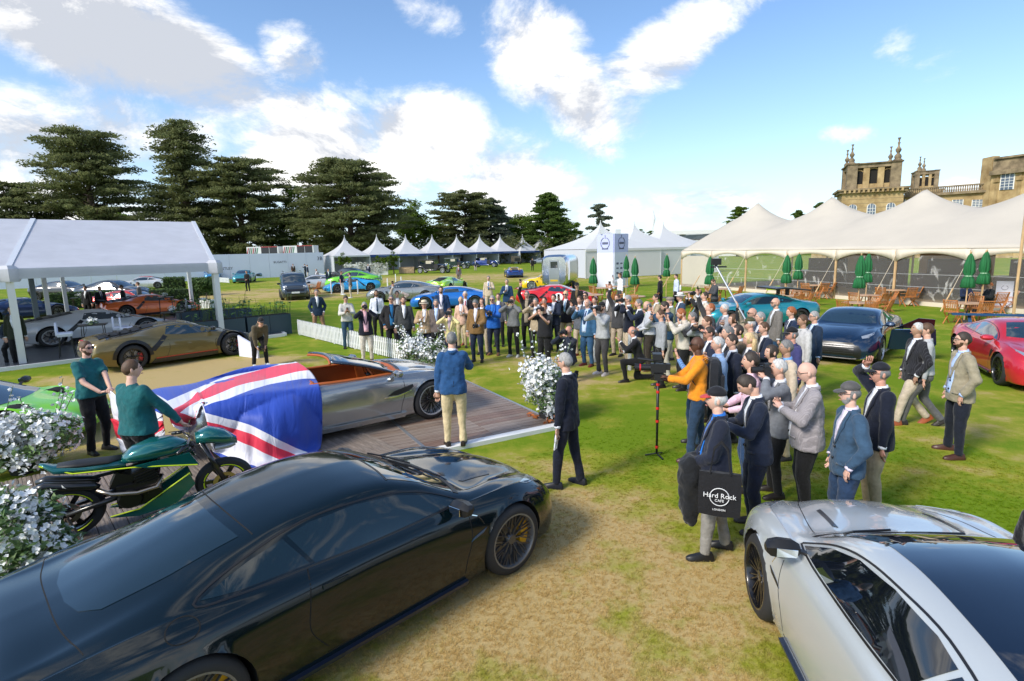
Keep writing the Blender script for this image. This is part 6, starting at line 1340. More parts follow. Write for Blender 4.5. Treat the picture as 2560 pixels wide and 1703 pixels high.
# carried things
CAMB=M('camera_black',(.015,.015,.016),.45); PHN=M('phone_black',(.01,.01,.012),.15,coat=1)
def rot_dir(o,p,d,up=(0,0,1)):
    o.location=p; d=Vector(d).normalized(); o.rotation_euler=d.to_track_quat('X','Z').to_euler()
def photo_camera(p,d,label,lens=1.0,grp='cameras held by the photographers'):
    r=thing('camera',label,'camera',p,0,grp); rot_dir(r,p,d)
    MB().box((0,0,0),(.07,.145,.095)).box((0,.0,.062),(.06,.06,.035),tap=.7).box((.01,-.055,.0),(.09,.035,.09)).build('camera_body',CAMB,r,30)
    MB().lathe([(.001,.03),(.034,.03),(.036,.09*lens),(.042,.12*lens+.02),(.042,.15*lens+.02),(.001,.14*lens+.02)],14,axis='X').build('lens',CAMB,r,30)
    MB().lathe([(.001,.145*lens+.021),(.036,.145*lens+.021)],12,axis='X').build('lens_glass',GLSB,r); return r
def phone(p,d,label,col=None):
    r=thing('mobile_phone',label,'phone',p,0,'phones held up in the crowd'); rot_dir(r,p,d)
    MB().box((0,0,0),(.009,.075,.155)).build('phone_case',col or PHN,r); MB().box((-.006,0,0),(.003,.068,.145)).build('screen',M('screen_lit',(.05,.07,.09),.1,coat=1),r); return r
STG=Vector((-2.2,10.2,0))
def face_to(p,q=STG): return math.atan2(q[1]-p[1],q[0]-p[0])
NAVY=(.010,.017,.042); DNAVY=(.007,.010,.022); BLUE=(.015,.07,.22); BLK_=(.008,.008,.009); WHT=(.78,.78,.80); LB=(.50,.62,.85); CHINO=(.56,.44,.26); BEI=(.45,.37,.27)
A=[]
def F_(px,py,z=0): return G(px,py,z)
# main figures
Pn=person('man seen from behind in bright blue blazer and cream trousers, speaking on the stage',F_(1140,1122),R(97),1.82,tc=(.018,.075,.20),leg=(.62,.50,.30),hair='grey',near=True,L='down',Rr='mic',hem=.84,fat=1.08)
Pn.root.location.z=.06
navy=person('grey haired man in navy suit standing alone beside the white flowers, holding gloves',F_(1420,1215),R(150),1.80,tc=DNAVY,leg=DNAVY,hair='lgrey',near=True,L='down',Rr='down',gl='clear',hem=.80,shoe=(.01,.012,.02),pose='stride')
T2Z=1
teal=(.008,.105,.115)
t1=person('bearded man in teal short sleeved shirt and sunglasses pulling the flag',F_(215,845,1.80)*Vector((1,1,0)) if 0 else Vector((-6.80,8.80,0)),R(-20),1.84,top='polo',tc=teal,leg=BLK_,hair='brown',near=True,L=((.40,.02,1.04),(.6,-.5,-.1),(-.4,.8,-.5)),Rr=((.33,.10,1.02),(.5,-.6,.0),(-.5,.8,-.5)),gl='sun',beard='brown',sleeve='short',sk='p',yaw=.1,fat=1.2)
t2=person('man seen from behind in long sleeved teal top pulling the flag beside the motorcycle',Vector((-4.62,6.62,0)),R(70),1.82,top='jacket' and 'top',tc=teal,leg=BLK_,hair='brown',near=True,L=((.33,.16,1.10),(.5,-.5,-.1),(-.4,.8,-.5)),Rr=((.30,.36,.92),(.6,.1,-.7),(-.5,.8,-.3)),sk='p',yaw=-.5,fat=1.3,hem=.90)
t2.root.location.z=.09; t2.mw=Matrix.Translation((0,0,.09))@t2.mw
# right foreground group (heads given at their own height)
def hp(px,py,h): return F_(px,py,h)
def pp(label,px,py,h=1.78,face=None,foot=False,**k):
    z=0 if foot else h
    if k.get('pose')=='kneel' and not foot: z=h-.43
    if k.get('pose')=='crouch' and not foot: z=h-.48
    if k.get('pose')=='sit' and not foot: z=h-.42
    if k.get('pose')=='bend' and not foot: z=h-.38
    g=F_(px,py,z); g.z=0
    fa=face_to(g) if face is None else (R(face) if isinstance(face,(int,float)) else face_to(g,face))
    p=person(label,g,fa,h,**k); return p
def dev(P,kind,label,s=None,lens=1.0):
    if kind=='cam': 
        c=P.w(P.hb+P.Rm@Vector((.16,0,.10))); d=(P.mw.to_3x3()@(P.Rm@Vector((1,0,0)))); return photo_camera(c,d,label,lens)
    if kind=='phone2':
        c=P.w((P.hand[1]+P.hand[-1])/2+Vector((.01,0,.04))); d=P.mw.to_3x3()@Vector((1,0,-.1)); return phone(c,d,label)
    if kind=='phone': c=P.w(P.hand[s]+P.hdir[s]*.03+Vector((0,0,.03))); return phone(c,P.mw.to_3x3()@Vector((1,0,-.1)),label)
    if kind=='cam1': c=P.w(P.hand[s]+P.hdir[s]*.03); return photo_camera(c,P.mw.to_3x3()@Vector((1,0,-.05)),label)
tote=pp('older man in navy jacket, cap with red visor and black tote bag, hands clasped',1785,1385,1.74,165,foot=True,tc=(.012,.016,.032),shirt=(.02,.16,.55),leg=(.24,.23,.21),shoe=(.012,.012,.012),hat='cap',hatc=(.012,.012,.016),visor=(.55,.06,.06),hs='ring',hair='white',L='clasp',Rr='clasp',near=True,fat=1.22,sk='p',pose='stride',extra='open')
pk=pp('man in pink shirt with short dark grey hair looking at the stage',1885,880,1.80,165,top='shirt',tc=(.72,.50,.60),leg=(.02,.05,.12),hair='dark',near=True,L='waist',Rr='waist')
nv=pp('dark haired man in navy suit looking down at his phone',1905,930,1.78,170,tc=(.010,.016,.035),leg=(.010,.014,.03),hair='dark',near=True,L='phone',Rr='phone',nod=.55,lean=.08); dev(nv,'phone2','phone in the hands of the man in navy suit behind the tote bag man')
gy=pp('large bald man in grey tweed jacket with glasses, seen from the side',2035,905,1.80,160,tc=(.24,.22,.23),leg=(.008,.008,.009),hair='white',hs='none',near=True,L='chest',Rr='chest',gl='clear',fat=1.32,pat='check',sk='p',nod=.25)
bc=pp('man in grey cap and slate blue jacket with his hand in his pocket',2135,958,1.72,172,tc=(.035,.075,.13),leg=(.02,.045,.10),hat='cap',hatc=(.09,.085,.085),hs='ring',hair='grey',near=True,L='pocket',Rr='pocket',gl='clear',beard='lgrey',fat=1.12,sk='p',shirt=(.7,.62,.75))
nc=pp('man in navy cap and navy blazer shading his eyes, khaki trousers',2210,910,1.76,168,tc=DNAVY,leg=(.40,.31,.20),hat='cap',hatc=(.012,.013,.02),hs='ring',hair='grey',near=True,L='down',Rr='headhand',gl='sun',sk='r',fat=1.15)
tn=pp('young man with glasses in olive beige blazer, dark trousers and brown shoes',2385,1136,1.82,165,foot=True,tc=(.30,.26,.18),leg=(.009,.012,.022),shoe=(.07,.025,.015),hair='dark',near=True,L='pocket',Rr='pocket',gl='clear',shirt=(.42,.55,.85),pose='wide',beard='brown',nod=-.06,lean=.03,fat=1.1,extra='open')
ps=pp('white haired man in pinstripe blazer and beige trousers walking',2275,1060,1.80,172,foot=True,tc=(.014,.014,.018),leg=(.50,.42,.32),shoe=(.35,.09,.03),hair='white',near=True,L='pocket',Rr='pocket',pat='stripe',pose='walk',sk='t',nod=-.1,fat=1.12)
gp=pp('young man in light grey polo behind the pinstripe man',2325,802,1.80,150,top='shirt',tc=(.38,.39,.40),leg=(.10,.10,.10),hair='brown',near=True,sleeve='long',L='down',Rr='down',pose='walk')
yl=pp('cameraman in orange jumper with black backpack filming on a monopod',1750,842,1.83,168,top='hoodie',tc=(.75,.26,.015),leg=(.02,.045,.09),shoe=(.07,.02,.02),sk='d',hair='black',hs='none',near=True,L=((.42,.10,1.20),(.8,-.3,.3),(-.4,.7,-.8)),Rr=((.42,.12,1.12),(.8,-.3,.1),(-.5,.7,-.8)),gl='sun',pose='stride')
dk=pp('person in a black dress cut off by the right edge of the frame',2665,1190,1.70,180,top='coat',tc=BLK_,leg=BLK_,hair='black',near=True,hem=.5)
# crowd, far arc from left to right; head pixel, height
LEG_D=(.012,.016,.03)
p=pp('smiling man in navy blazer and tan trousers, leftmost of the standing spectators',790,724,1.80,foot=False,tc=(.012,.03,.06),leg=(.30,.17,.09),L='pocket',Rr='pocket',hair='grey',pose='wide',shirt=WHT)
p=pp('man in cream hooded jumper filming with a phone behind the picket fence',863,737,1.78,top='hoodie',tc=(.55,.53,.48),leg=(.03,.07,.12),hair='dark',L='phone',Rr='phone',nod=.4); dev(p,'phone2','phone of the man in the cream hoodie')
p=pp('photographer in navy blazer and pink shirt with long lens, cream trousers',910,755,1.74,tc=DNAVY,leg=(.58,.54,.46),shirt=(.75,.45,.52),L='cam',Rr='cam',hair='lgrey',fat=1.15,extra='open'); dev(p,'cam','camera with long lens held by the man in pink shirt',lens=1.5)
p=pp('bearded man in white shirt and navy tie with lanyard',940,725,1.80,top='shirt',tc=(.72,.74,.82),leg=BLK_,hair='black',beard='black',tie=(.01,.04,.10),sk='t')
p=pp('man in charcoal suit and blue shirt with sunglasses, hand in pocket',977,738,1.85,tc=(.016,.015,.017),leg=(.014,.014,.017),shirt=(.015,.13,.30),L='pocket',Rr='pocket',hs='short',hair='grey',gl='sun',fat=1.18,extra='open')
p=pp('man holding a phone overhead behind the charcoal suit man',992,727,1.76,tc=(.42,.34,.30),leg=CHINO,L='headhand',Rr='up',hair='dark'); dev(p,'phone','phone held overhead at the left of the crowd',-1)
p=pp('bearded man in dark grey coat with lanyard',1008,741,1.82,tc=(.045,.05,.052),leg=(.010,.016,.03),hair='brown',beard='brown',L='down',Rr='down',fat=1.15)
p=pp('man in straw hat and tan jacket holding a cup',1060,752,1.72,tc=(.42,.29,.17),leg=LEG_D,hat='brim',hatc=(.70,.58,.42),hair='lgrey',L='down',Rr='chest',fat=1.1)
p=pp('man in taupe jacket and pale blue shirt, beside the woman in yellow',1090,748,1.76,tc=(.15,.12,.11),leg=BLK_,shirt=LB,hair='grey',L='down',Rr='down',beard='grey')
p=pp('tall bearded man in navy jacket standing behind the crowd by the blue sports car',1102,716,1.90,tc=(.010,.035,.10),leg=(.02,.02,.03),hair='dark',beard='brown',fat=1.25,shirt=(.70,.65,.72),extra='open')
p=pp('woman in pale yellow jacket taking a photograph',1124,770,1.64,tc=(.75,.64,.30),leg=(.012,.016,.03),hair='brown',hs='bob',L='cam',Rr='cam',female=True,shirt=(.6,.45,.5)); dev(p,'cam','camera held by the woman in yellow')
p=pp('woman with pale hair holding a drink between the taupe and navy jackets',1152,742,1.66,tc=(.70,.45,.33),leg=CHINO,hair='blond',hs='bob',female=True,L='chest',Rr='down')
p=pp('man in navy blazer and red tie with beige trousers',1163,728,1.80,tc=(.016,.016,.024),leg=(.52,.43,.32),tie=(.55,.05,.07),hair='white',shoe=(.30,.08,.03),fat=1.1)
p=pp('man in brown tweed jacket with glasses holding a camera at his waist',1190,747,1.79,tc=(.22,.125,.045),leg=(.012,.022,.05),hair='grey',gl='clear',L='waist',Rr='down',fat=1.15,nod=.4,shirt=(.7,.68,.75)); dev(p,'cam1','camera held low by the man in brown tweed',1)
p=pp('man in bright blue blazer and sunglasses checking his camera',1232,738,1.80,tc=(.012,.11,.45),leg=(.010,.015,.035),hair='lgrey',gl='sun',L='phone',Rr='phone',shirt=(.02,.15,.5),fat=1.15,shoe=(.16,.08,.04),nod=.2); dev(p,'cam1','small camera held by the man in bright blue blazer',1)
p=pp('man in cream suit and blue tie holding a camera, behind the crowd',1221,690,1.86,tc=(.55,.44,.32),leg=(.55,.44,.32),tie=(.02,.12,.35),hair='grey',L='chest',Rr='down')
p=pp('man in navy blazer and beige trousers standing behind the crowd',1267,698,1.84,tc=(.014,.045,.11),leg=CHINO,tie=(.02,.03,.08),hair='grey',L='down',Rr='chest')
p=pp('short haired man peering between the blue blazer and grey jumper',1246,733,1.74,tc=(.10,.10,.11),leg=BLK_,hair='brown')
p=pp('ginger man in grey jumper taking a photograph',1282,741,1.78,top='hoodie',tc=(.16,.165,.17),leg=BLK_,shoe=(.6,.58,.52),hair='ginger',L='cam',Rr='cam'); dev(p,'cam','compact camera held by the ginger man')
p=pp('man in black jacket and patterned scarf holding a phone overhead',1318,727,1.84,tc=(.008,.008,.009),leg=BLK_,shoe=(.35,.33,.30),shirt=(.30,.25,.18),hair='grey',gl='clear',L='down',Rr='up',hem=.70,extra='open'); dev(p,'phone','phone held overhead by the man in black jacket',-1)
p=pp('person in white shirt with both arms raised behind the photographer in black',1362,742,1.70,top='shirt',tc=(.72,.74,.82),leg=(.03,.03,.05),hair='dark',L='cam',Rr='cam')
p=pp('photographer in black polo shirt and red shoes with a big camera',1362,758,1.76,top='polo',tc=(.012,.012,.014),leg=BLK_,shoe=(.75,.05,.04),hair='ginger',sleeve='short',L='high',Rr='cam',fat=1.2); dev(p,'cam','big camera held by the photographer in black')
p=pp('fair haired man in charcoal blazer and light blue tie holding a phone',1415,727,1.82,tc=(.016,.015,.020),leg=CHINO,tie=(.30,.55,.75),hair='blond',gl='sun',L='down',Rr='high'); dev(p,'phone','phone held by the fair haired man with blue tie',-1)
p=pp('kneeling photographer in dark blue in front of the crowd',1418,817,1.74,pose='kneel',top='hoodie',tc=(.010,.015,.03),leg=(.010,.02,.045),hs='ring',hair='grey',L='cam',Rr='cam',sk='r'); dev(p,'cam','camera of the kneeling photographer')
p=pp('man in grey blazer and beige trousers holding up a phone',1450,740,1.76,tc=(.10,.11,.13),leg=BEI,shoe=(.25,.03,.02),hair='brown',L='down',Rr='high',tie=(.05,.06,.08)); dev(p,'phone','phone held up by the man in grey blazer',-1)
p=pp('man in sunglasses looking over the shoulder of the blue suit man',1465,730,1.80,tc=(.012,.012,.02),leg=BLK_,hair='dark',gl='sun')
p=pp('balding man in mid blue suit and navy tie with hands at his waist',1470,747,1.80,tc=(.03,.10,.20),leg=(.03,.09,.19),tie=(.012,.03,.09),shoe=(.15,.03,.02),hs='ring',hair='lgrey',shirt=LB,fat=1.22,L='down',Rr='high',extra='open')
p=pp('young man in grey hoodie, black cap and pale trainers filming',1507,756,1.80,top='hoodie',tc=(.36,.37,.38),leg=(.05,.048,.05),shoe=(.72,.62,.58),hat='cap',hatc=(.01,.01,.012),beard='brown',hair='dark',L='high',Rr='cam'); dev(p,'cam','camera held by the young man in black cap')
p=pp('man in black cap and black shirt standing behind the red car',1443,707,1.80,tc=(.012,.011,.012),top='jacket',shirt=(.15,.10,.05),leg=BLK_,hat='cap',hatc=(.01,.01,.012),hair='dark')
p=pp('man in tweed jacket with short dark hair behind the black cap man',1522,727,1.78,tc=(.20,.18,.17),leg=BEI,hair='dark',L='down',Rr='down')
p=pp('man in dark grey jacket with arm raised holding a phone',1545,735,1.80,tc=(.05,.05,.055),leg=(.40,.32,.24),hair='brown',L='down',Rr='up'); dev(p,'phone','phone held high in front of the man in white shirt',-1)
p=pp('young curly haired man in white shirt filming above the crowd',1551,683,1.82,top='shirt',tc=(.74,.74,.78),leg=(.05,.055,.06),hair='brown',hs='puff',L='down',Rr='high',face=200); dev(p,'phone','phone held out by the curly haired man',-1)
p=pp('silver haired photographer in navy blazer and beige trousers',1572,738,1.84,tc=DNAVY,leg=(.50,.41,.30),hair='lgrey',L='cam',Rr='cam',gl='sun',shoe=(.10,.05,.03),face=185); dev(p,'cam','camera held by the silver haired photographer')
p=pp('crouching man in black holding out a small green phone',1592,815,1.74,pose='kneel',tc=(.010,.010,.012),leg=BLK_,hs='ring',hair='grey',L='high',Rr='phone',sk='r',face=175,lean=.25); dev(p,'phone','small green phone held by the crouching man',-1)
p=pp('balding bearded man in light grey shirt with a camera bag',1625,752,1.78,top='shirt',tc=(.48,.50,.54),leg=(.035,.028,.022),shoe=(.10,.05,.03),hs='ring',hair='grey',beard='grey',L='waist',Rr='waist',face=180,fat=1.15,nod=.3); dev(p,'cam1','camera held at the waist by the bearded man in grey shirt',1)
p=pp('bearded man in teal gilet and pale jeans with black slip-on shoes, filming',1671,752,1.85,top='hoodie',tc=(.012,.045,.09),leg=(.52,.49,.42),shoe=(.012,.012,.012),hair='dark',beard='dark',L='high',Rr='high',face=178,nod=.35); dev(p,'phone2','phone held by the man in teal gilet')
p=pp('man in cream fleece with crossbody strap filming with a phone',1712,770,1.80,top='hoodie',tc=(.55,.50,.42),leg=BLK_,hair='ginger',beard='ginger',L='high',Rr='high',face=178,nod=.3); dev(p,'phone2','phone held by the man in cream fleece')
p=pp('man in white panama hat with black band',1703,733,1.76,tc=(.03,.06,.11),leg=BEI,hat='brim',hatc=(.80,.78,.72),hair='white',face=185,fat=1.1)
p=pp('man in tweed flat cap beside the panama hat',1678,743,1.74,tc=(.18,.20,.12),leg=BEI,hat='flat',hatc=(.24,.20,.16),hair='lgrey',face=185)
p=pp('fair haired young man in charcoal suit reaching up with a phone',1775,758,1.84,tc=(.05,.05,.052),leg=(.03,.03,.034),hair='ginger',L='down',Rr='up',face=180,nod=-.35,extra='open'); dev(p,'phone','phone in the raised hand of the fair haired young man',-1)
p=pp('man in cream blazer and yellow tie looking up',1763,730,1.84,tc=(.60,.52,.42),leg=BEI,tie=(.50,.33,.02),hair='dark',L='down',Rr='headhand',face=182,nod=-.2)
p=pp('man holding a black video camera near the cafe tables',1748,722,1.80,tc=(.02,.02,.02),leg=BLK_,hair='black',hs='puff',L='high',Rr='high',face=190); dev(p,'cam','black video camera held near the cafe tables')
p=pp('man in dark brown jacket bending over his camera',1795,795,1.72,tc=(.10,.055,.03),leg=BLK_,hair='grey',L='cam',Rr='cam',face=180,nod=.4,sk='r',lean=.15); dev(p,'cam1','camera held by the man in brown jacket',-1)
p=pp('man with dark glasses in front of the brown jacket',1778,817,1.70,tc=(.02,.025,.05),leg=BLK_,hair='dark',gl='sun',face=182,sk='r')
p=pp('man in olive cap and khaki coat holding up a long camera pole, backpack on',1880,795,1.78,tc=(.40,.34,.25),leg=CHINO,hat='cap',hatc=(.07,.07,.035),hair='white',L='high',Rr='up',face=175,fat=1.1,top='hoodie'); POLEMAN=p
p=pp('bald man in sunglasses and navy blazer behind the khaki coat',1885,770,1.78,tc=(.012,.02,.05),leg=BLK_,hs='none',gl='sun',face=180)
p=pp('bald man with sunglasses in grey tweed jacket and jeans holding a phone',1943,745,1.86,tc=(.17,.155,.14),leg=(.02,.06,.12),hs='none',gl='sun',L='down',Rr='waist',face=178,beard='grey')
p=pp('auburn haired young man in navy suit and tie',1982,768,1.76,tc=(.012,.025,.06),leg=(.012,.02,.05),tie=(.012,.02,.05),hair='ginger',hs='puff',face=180)
p=pp('man in light grey jumper with swept back brown hair',2012,787,1.78,top='hoodie',tc=(.50,.49,.48),leg=CHINO,hair='brown',face=180,sk='t')
p=pp('older man in navy blazer and glasses by the dark blue car',2040,778,1.76,tc=(.012,.028,.06),leg=LEG_D,hair='lgrey',gl='clear',face=180,shirt=LB)
p=pp('man in black cap and purple blue jumper with tan bag strap',1985,820,1.76,top='hoodie',tc=(.045,.045,.14),leg=BLK_,hat='cap',hatc=(.01,.01,.012),hs='ring',hair='grey',face=180,sk='r')
p=pp('grey haired man in beige waistcoat and blue shirt collar',1972,850,1.76,tc=(.55,.45,.34),leg=CHINO,hair='grey',face=178,shirt=(.15,.35,.75),sk='t')
p=pp('blonde woman in black and white outfit with white strap',1878,832,1.68,tc=(.02,.025,.045),leg=BLK_,hair='blond',hs='long',female=True,face=176,L='chest',Rr='chest')
p=pp('white haired photographer with camera at his eye beside the tweed jacket',1955,898,1.74,tc=(.16,.17,.19),leg=BLK_,hair='white',L='cam',Rr='cam',face=172); dev(p,'cam','silver topped camera held by the white haired photographer')
p=pp('white haired man in light blue shirt just behind the orange jumper',1800,842,1.74,top='shirt',tc=(.25,.38,.60),leg=LEG_D,hair='white',face=178)
p=pp('man in blue striped shirt beside the video camera',1745,848,1.70,top='shirt',tc=(.10,.20,.40),leg=(.02,.05,.10),hair='brown',face=180,L='high',Rr='down',pat='stripe')
p=pp('dark suited arm and shoulder of a man behind the white hair',1835,835,1.74,tc=(.010,.014,.03),leg=BLK_,hair='dark',face=182)
# behind the crowd on the lawn
p=pp('man in white trousers and navy polo talking by the light blue sports car',852,678,1.80,top='polo',tc=(.008,.02,.05),leg=(.80,.80,.82),shoe=(.75,.75,.75),hair='brown',sleeve='short',L='waist',Rr='down',face=-10,group='people strolling on the lawn')
p=pp('bearded man in taupe jacket and beige trousers by the light blue sports car',874,681,1.80,tc=(.15,.125,.11),leg=(.50,.42,.33),shoe=(.7,.68,.65),hair='dark',beard='dark',face=200,group='people strolling on the lawn')
p=pp('man in black embroidered shirt standing behind the van',616,677,1.80,top='shirt',tc=(.012,.011,.010),leg=BLK_,hair='brown',L='clasp',Rr='clasp',face=-90,group='people strolling on the lawn')
p=pp('man in navy jumper with folded arms beside the turquoise cars',573,664,1.80,top='hoodie',tc=(.010,.02,.05),leg=(.35,.34,.35),hair='dark',L='chest',Rr='chest',face=-60,group='people strolling on the lawn')
p=pp('man in grey suit and red tie walking alone on the far lawn',1146,661,1.80,tc=(.13,.11,.11),leg=(.12,.10,.10),tie=(.4,.02,.02),hair='brown',pose='walk',face=-90,group='people strolling on the lawn')
p=pp('man in navy suit standing by the white flower wall',920,660,1.80,tc=(.01,.02,.045),leg=LEG_D,hair='brown',face=-90,group='people strolling on the lawn')
p=pp('man in black standing by the trailer on the far lawn',1331,646,1.80,tc=BLK_,leg=BLK_,hair='dark',face=-90,top='hoodie',group='people strolling on the lawn')
p=pp('woman in dark blue dress walking beside the vintage blue car',1188,650,1.68,tc=(.012,.02,.05),leg=(.5,.4,.35),hair='brown',hs='bob',female=True,top='coat',face=-90,group='people strolling on the lawn')
for i,(x,y,c) in enumerate(((732,660,(.06,.03,.02)),(742,659,(.03,.02,.015)),(762,660,(.012,.022,.05)),(768,662,(.012,.02,.05)))):
    pp(['man in brown waistcoat, left of the group by the white hoarding','man in black waistcoat, second in the group by the white hoarding','man in navy jacket pointing, by the white hoarding','man in navy jacket with cap, right of the group by the hoarding'][i],x,y,1.8,[-60,-80,180,200][i],tc=c,leg=(.55,.5,.45) if i in(1,3) else BLK_,hair=['brown','blond','dark','brown'][i],L='down',Rr='point' if i==2 else 'down',group='people by the white hoarding')
p=pp('man in grey jacket standing over the wooden cafe chairs',791,672,1.78,tc=(.14,.13,.13),leg=LEG_D,hair='grey',face=-120,group='people by the white hoarding')
p=pp('man in navy suit by the green sports car',820,672,1.80,tc=(.01,.02,.045),leg=LEG_D,hair='dark',face=-60,group='people by the white hoarding')
p=pp('bending photographer in olive jacket and black trousers beside the bronze car',640,795,1.76,-50,pose='bend',lean=1.0,top='hoodie',tc=(.10,.08,.05),leg=BLK_,shoe=(.7,.7,.7),hair='dark',hat='cap',hatc=(.02,.02,.02),L=((.50,.12,1.02),(.5,-.3,-.3),(0,.8,-.4)),Rr=((.50,.12,1.02),(.5,-.3,-.3),(0,.8,-.4)),group='people near the pavilion'); c=photo_camera(p.w((p.hand[1]+p.hand[-1])/2),(.6,-.7,0),'camera with red ring held low by the bending photographer')
for i,(x,y,c,f,hm_) in enumerate(((213,715,(.006,.006,.007),-90,'black'),(247,715,(.007,.008,.010),-30,'dark'),(304,712,(.006,.007,.009),-150,'dark'),(345,705,(.10,.09,.09),200,'brown'))):
    pp(['man all in black seen behind the white supercar','man in black suit and navy tie inside the pavilion','man in black suit turned left inside the pavilion','man in grey jacket standing by the hedge'][i],x,y,1.78,f,tc=c,leg=BLK_,hair=hm_,tie=(.02,.03,.1) if i==1 else None,group='people near the pavilion')
p=pp('man in navy blazer with a green bag walking behind the black estate car',163,677,1.78,tc=(.012,.03,.09),leg=LEG_D,hair='brown',face=-20,pose='walk',group='people near the pavilion')
p=pp('seated person in dark clothes at the left edge of the pavilion',22,800,1.76,tc=(.03,.045,.065),leg=BLK_,hair='dark',pose='sit',face=-60,sit=.62,group='people near the pavilion',L='waist',Rr='waist')
p=pp('waiter in dark green seen at the left edge inside the pavilion',28,765,1.80,tc=(.02,.025,.012),leg=BLK_,hair='dark',face=-70,group='people near the pavilion')
# right side
p=pp('young man in black jacket with a backpack walking past the cafe tables',1651,686,1.78,tc=(.012,.012,.016),leg=(.012,.012,.014),top='hoodie',hair='black',face=150,pose='walk',group='people by the cafe tables')
p=pp('young man in light blue shirt with a navy backpack walking right behind',1692,683,1.80,top='shirt',tc=(.55,.62,.80),leg=BLK_,hair='dark',face=185,pose='walk',group='people by the cafe tables')
p=pp('person in charcoal jacket reading by the cafe tables',1788,697,1.74,top='hoodie',tc=(.06,.06,.065),leg=BLK_,hair='brown',face=190,nod=.4,L='phone',Rr='phone',group='people by the cafe tables')
p=pp('man in navy jumper seated at the nearest cafe table',2417,705,1.76,pose='sit',top='hoodie',tc=(.010,.018,.05),leg=BLK_,hair='brown',face=-100,L='phone',Rr='phone',group='people by the cafe tables')
p=pp('ginger person in black seated with legs out at the nearest cafe table',2478,708,1.74,pose='sit',top='hoodie',tc=(.010,.012,.013),leg=BLK_,hair='ginger',hs='puff',face=178,L='phone',Rr='phone',group='people by the cafe tables')

XT=[(.014,.022,.045),(.10,.09,.085),(.02,.02,.022),(.38,.30,.20),(.03,.05,.09),(.30,.31,.33),(.18,.13,.08)]
for i,(px,py,lab,ci,hr,tp) in enumerate(((1488,742,'man half hidden behind the balding man in blue suit',1,'brown','jacket'),(1600,748,'man in dark jacket between the silver haired photographer and the grey shirt',0,'grey','jacket'),(1643,735,'man in sand jacket behind the balding bearded man',3,'dark','jacket'),(1655,775,'man in grey shirt half hidden behind the teal gilet',5,'brown','shirt'),
  (1735,780,'man in dark jacket behind the cream fleece man',2,'grey','jacket'),(1815,760,'man in grey jacket with white hair behind the raised arm',5,'white','jacket'),(1838,785,'woman with brown hair in dark coat behind the brown jacket',4,'brown','jacket'),(1850,812,'man with dark hair in tan jacket left of the blonde woman',6,'dark','jacket'),
  (1915,805,'man in navy jacket behind the khaki coat backpack',0,'brown','jacket'),(1935,862,'man in charcoal top between the blonde woman and the grey haired man',2,'dark','hoodie'),(1905,780,'man in slate jacket behind the bald man in sunglasses',4,'lgrey','jacket'),(1385,735,'man in dark jacket just behind the photographer in black',0,'dark','jacket'),
  (1340,745,'man in sand jacket between the scarf man and the photographer in black',3,'grey','jacket'),(1205,745,'woman in slate top just behind the brown tweed jacket',4,'brown','jacket'),(1825,815,'man in sunglasses with dark jacket behind the orange jumper',2,'grey','jacket'),(1772,790,'man in light grey top behind the dark glasses man',5,'brown','shirt'))):
    pp(lab,px,py,1.70+.012*((i*7)%9),(182 if px>1550 else None),top=tp,tc=XT[ci],leg=[BLK_,BEI,LEG_D][i%3],hair=hr,L=['down','high','phone'][i%3],Rr=['cam','down','phone'][i%3],hs='bob' if 'woman' in lab else 'short',female='woman' in lab)
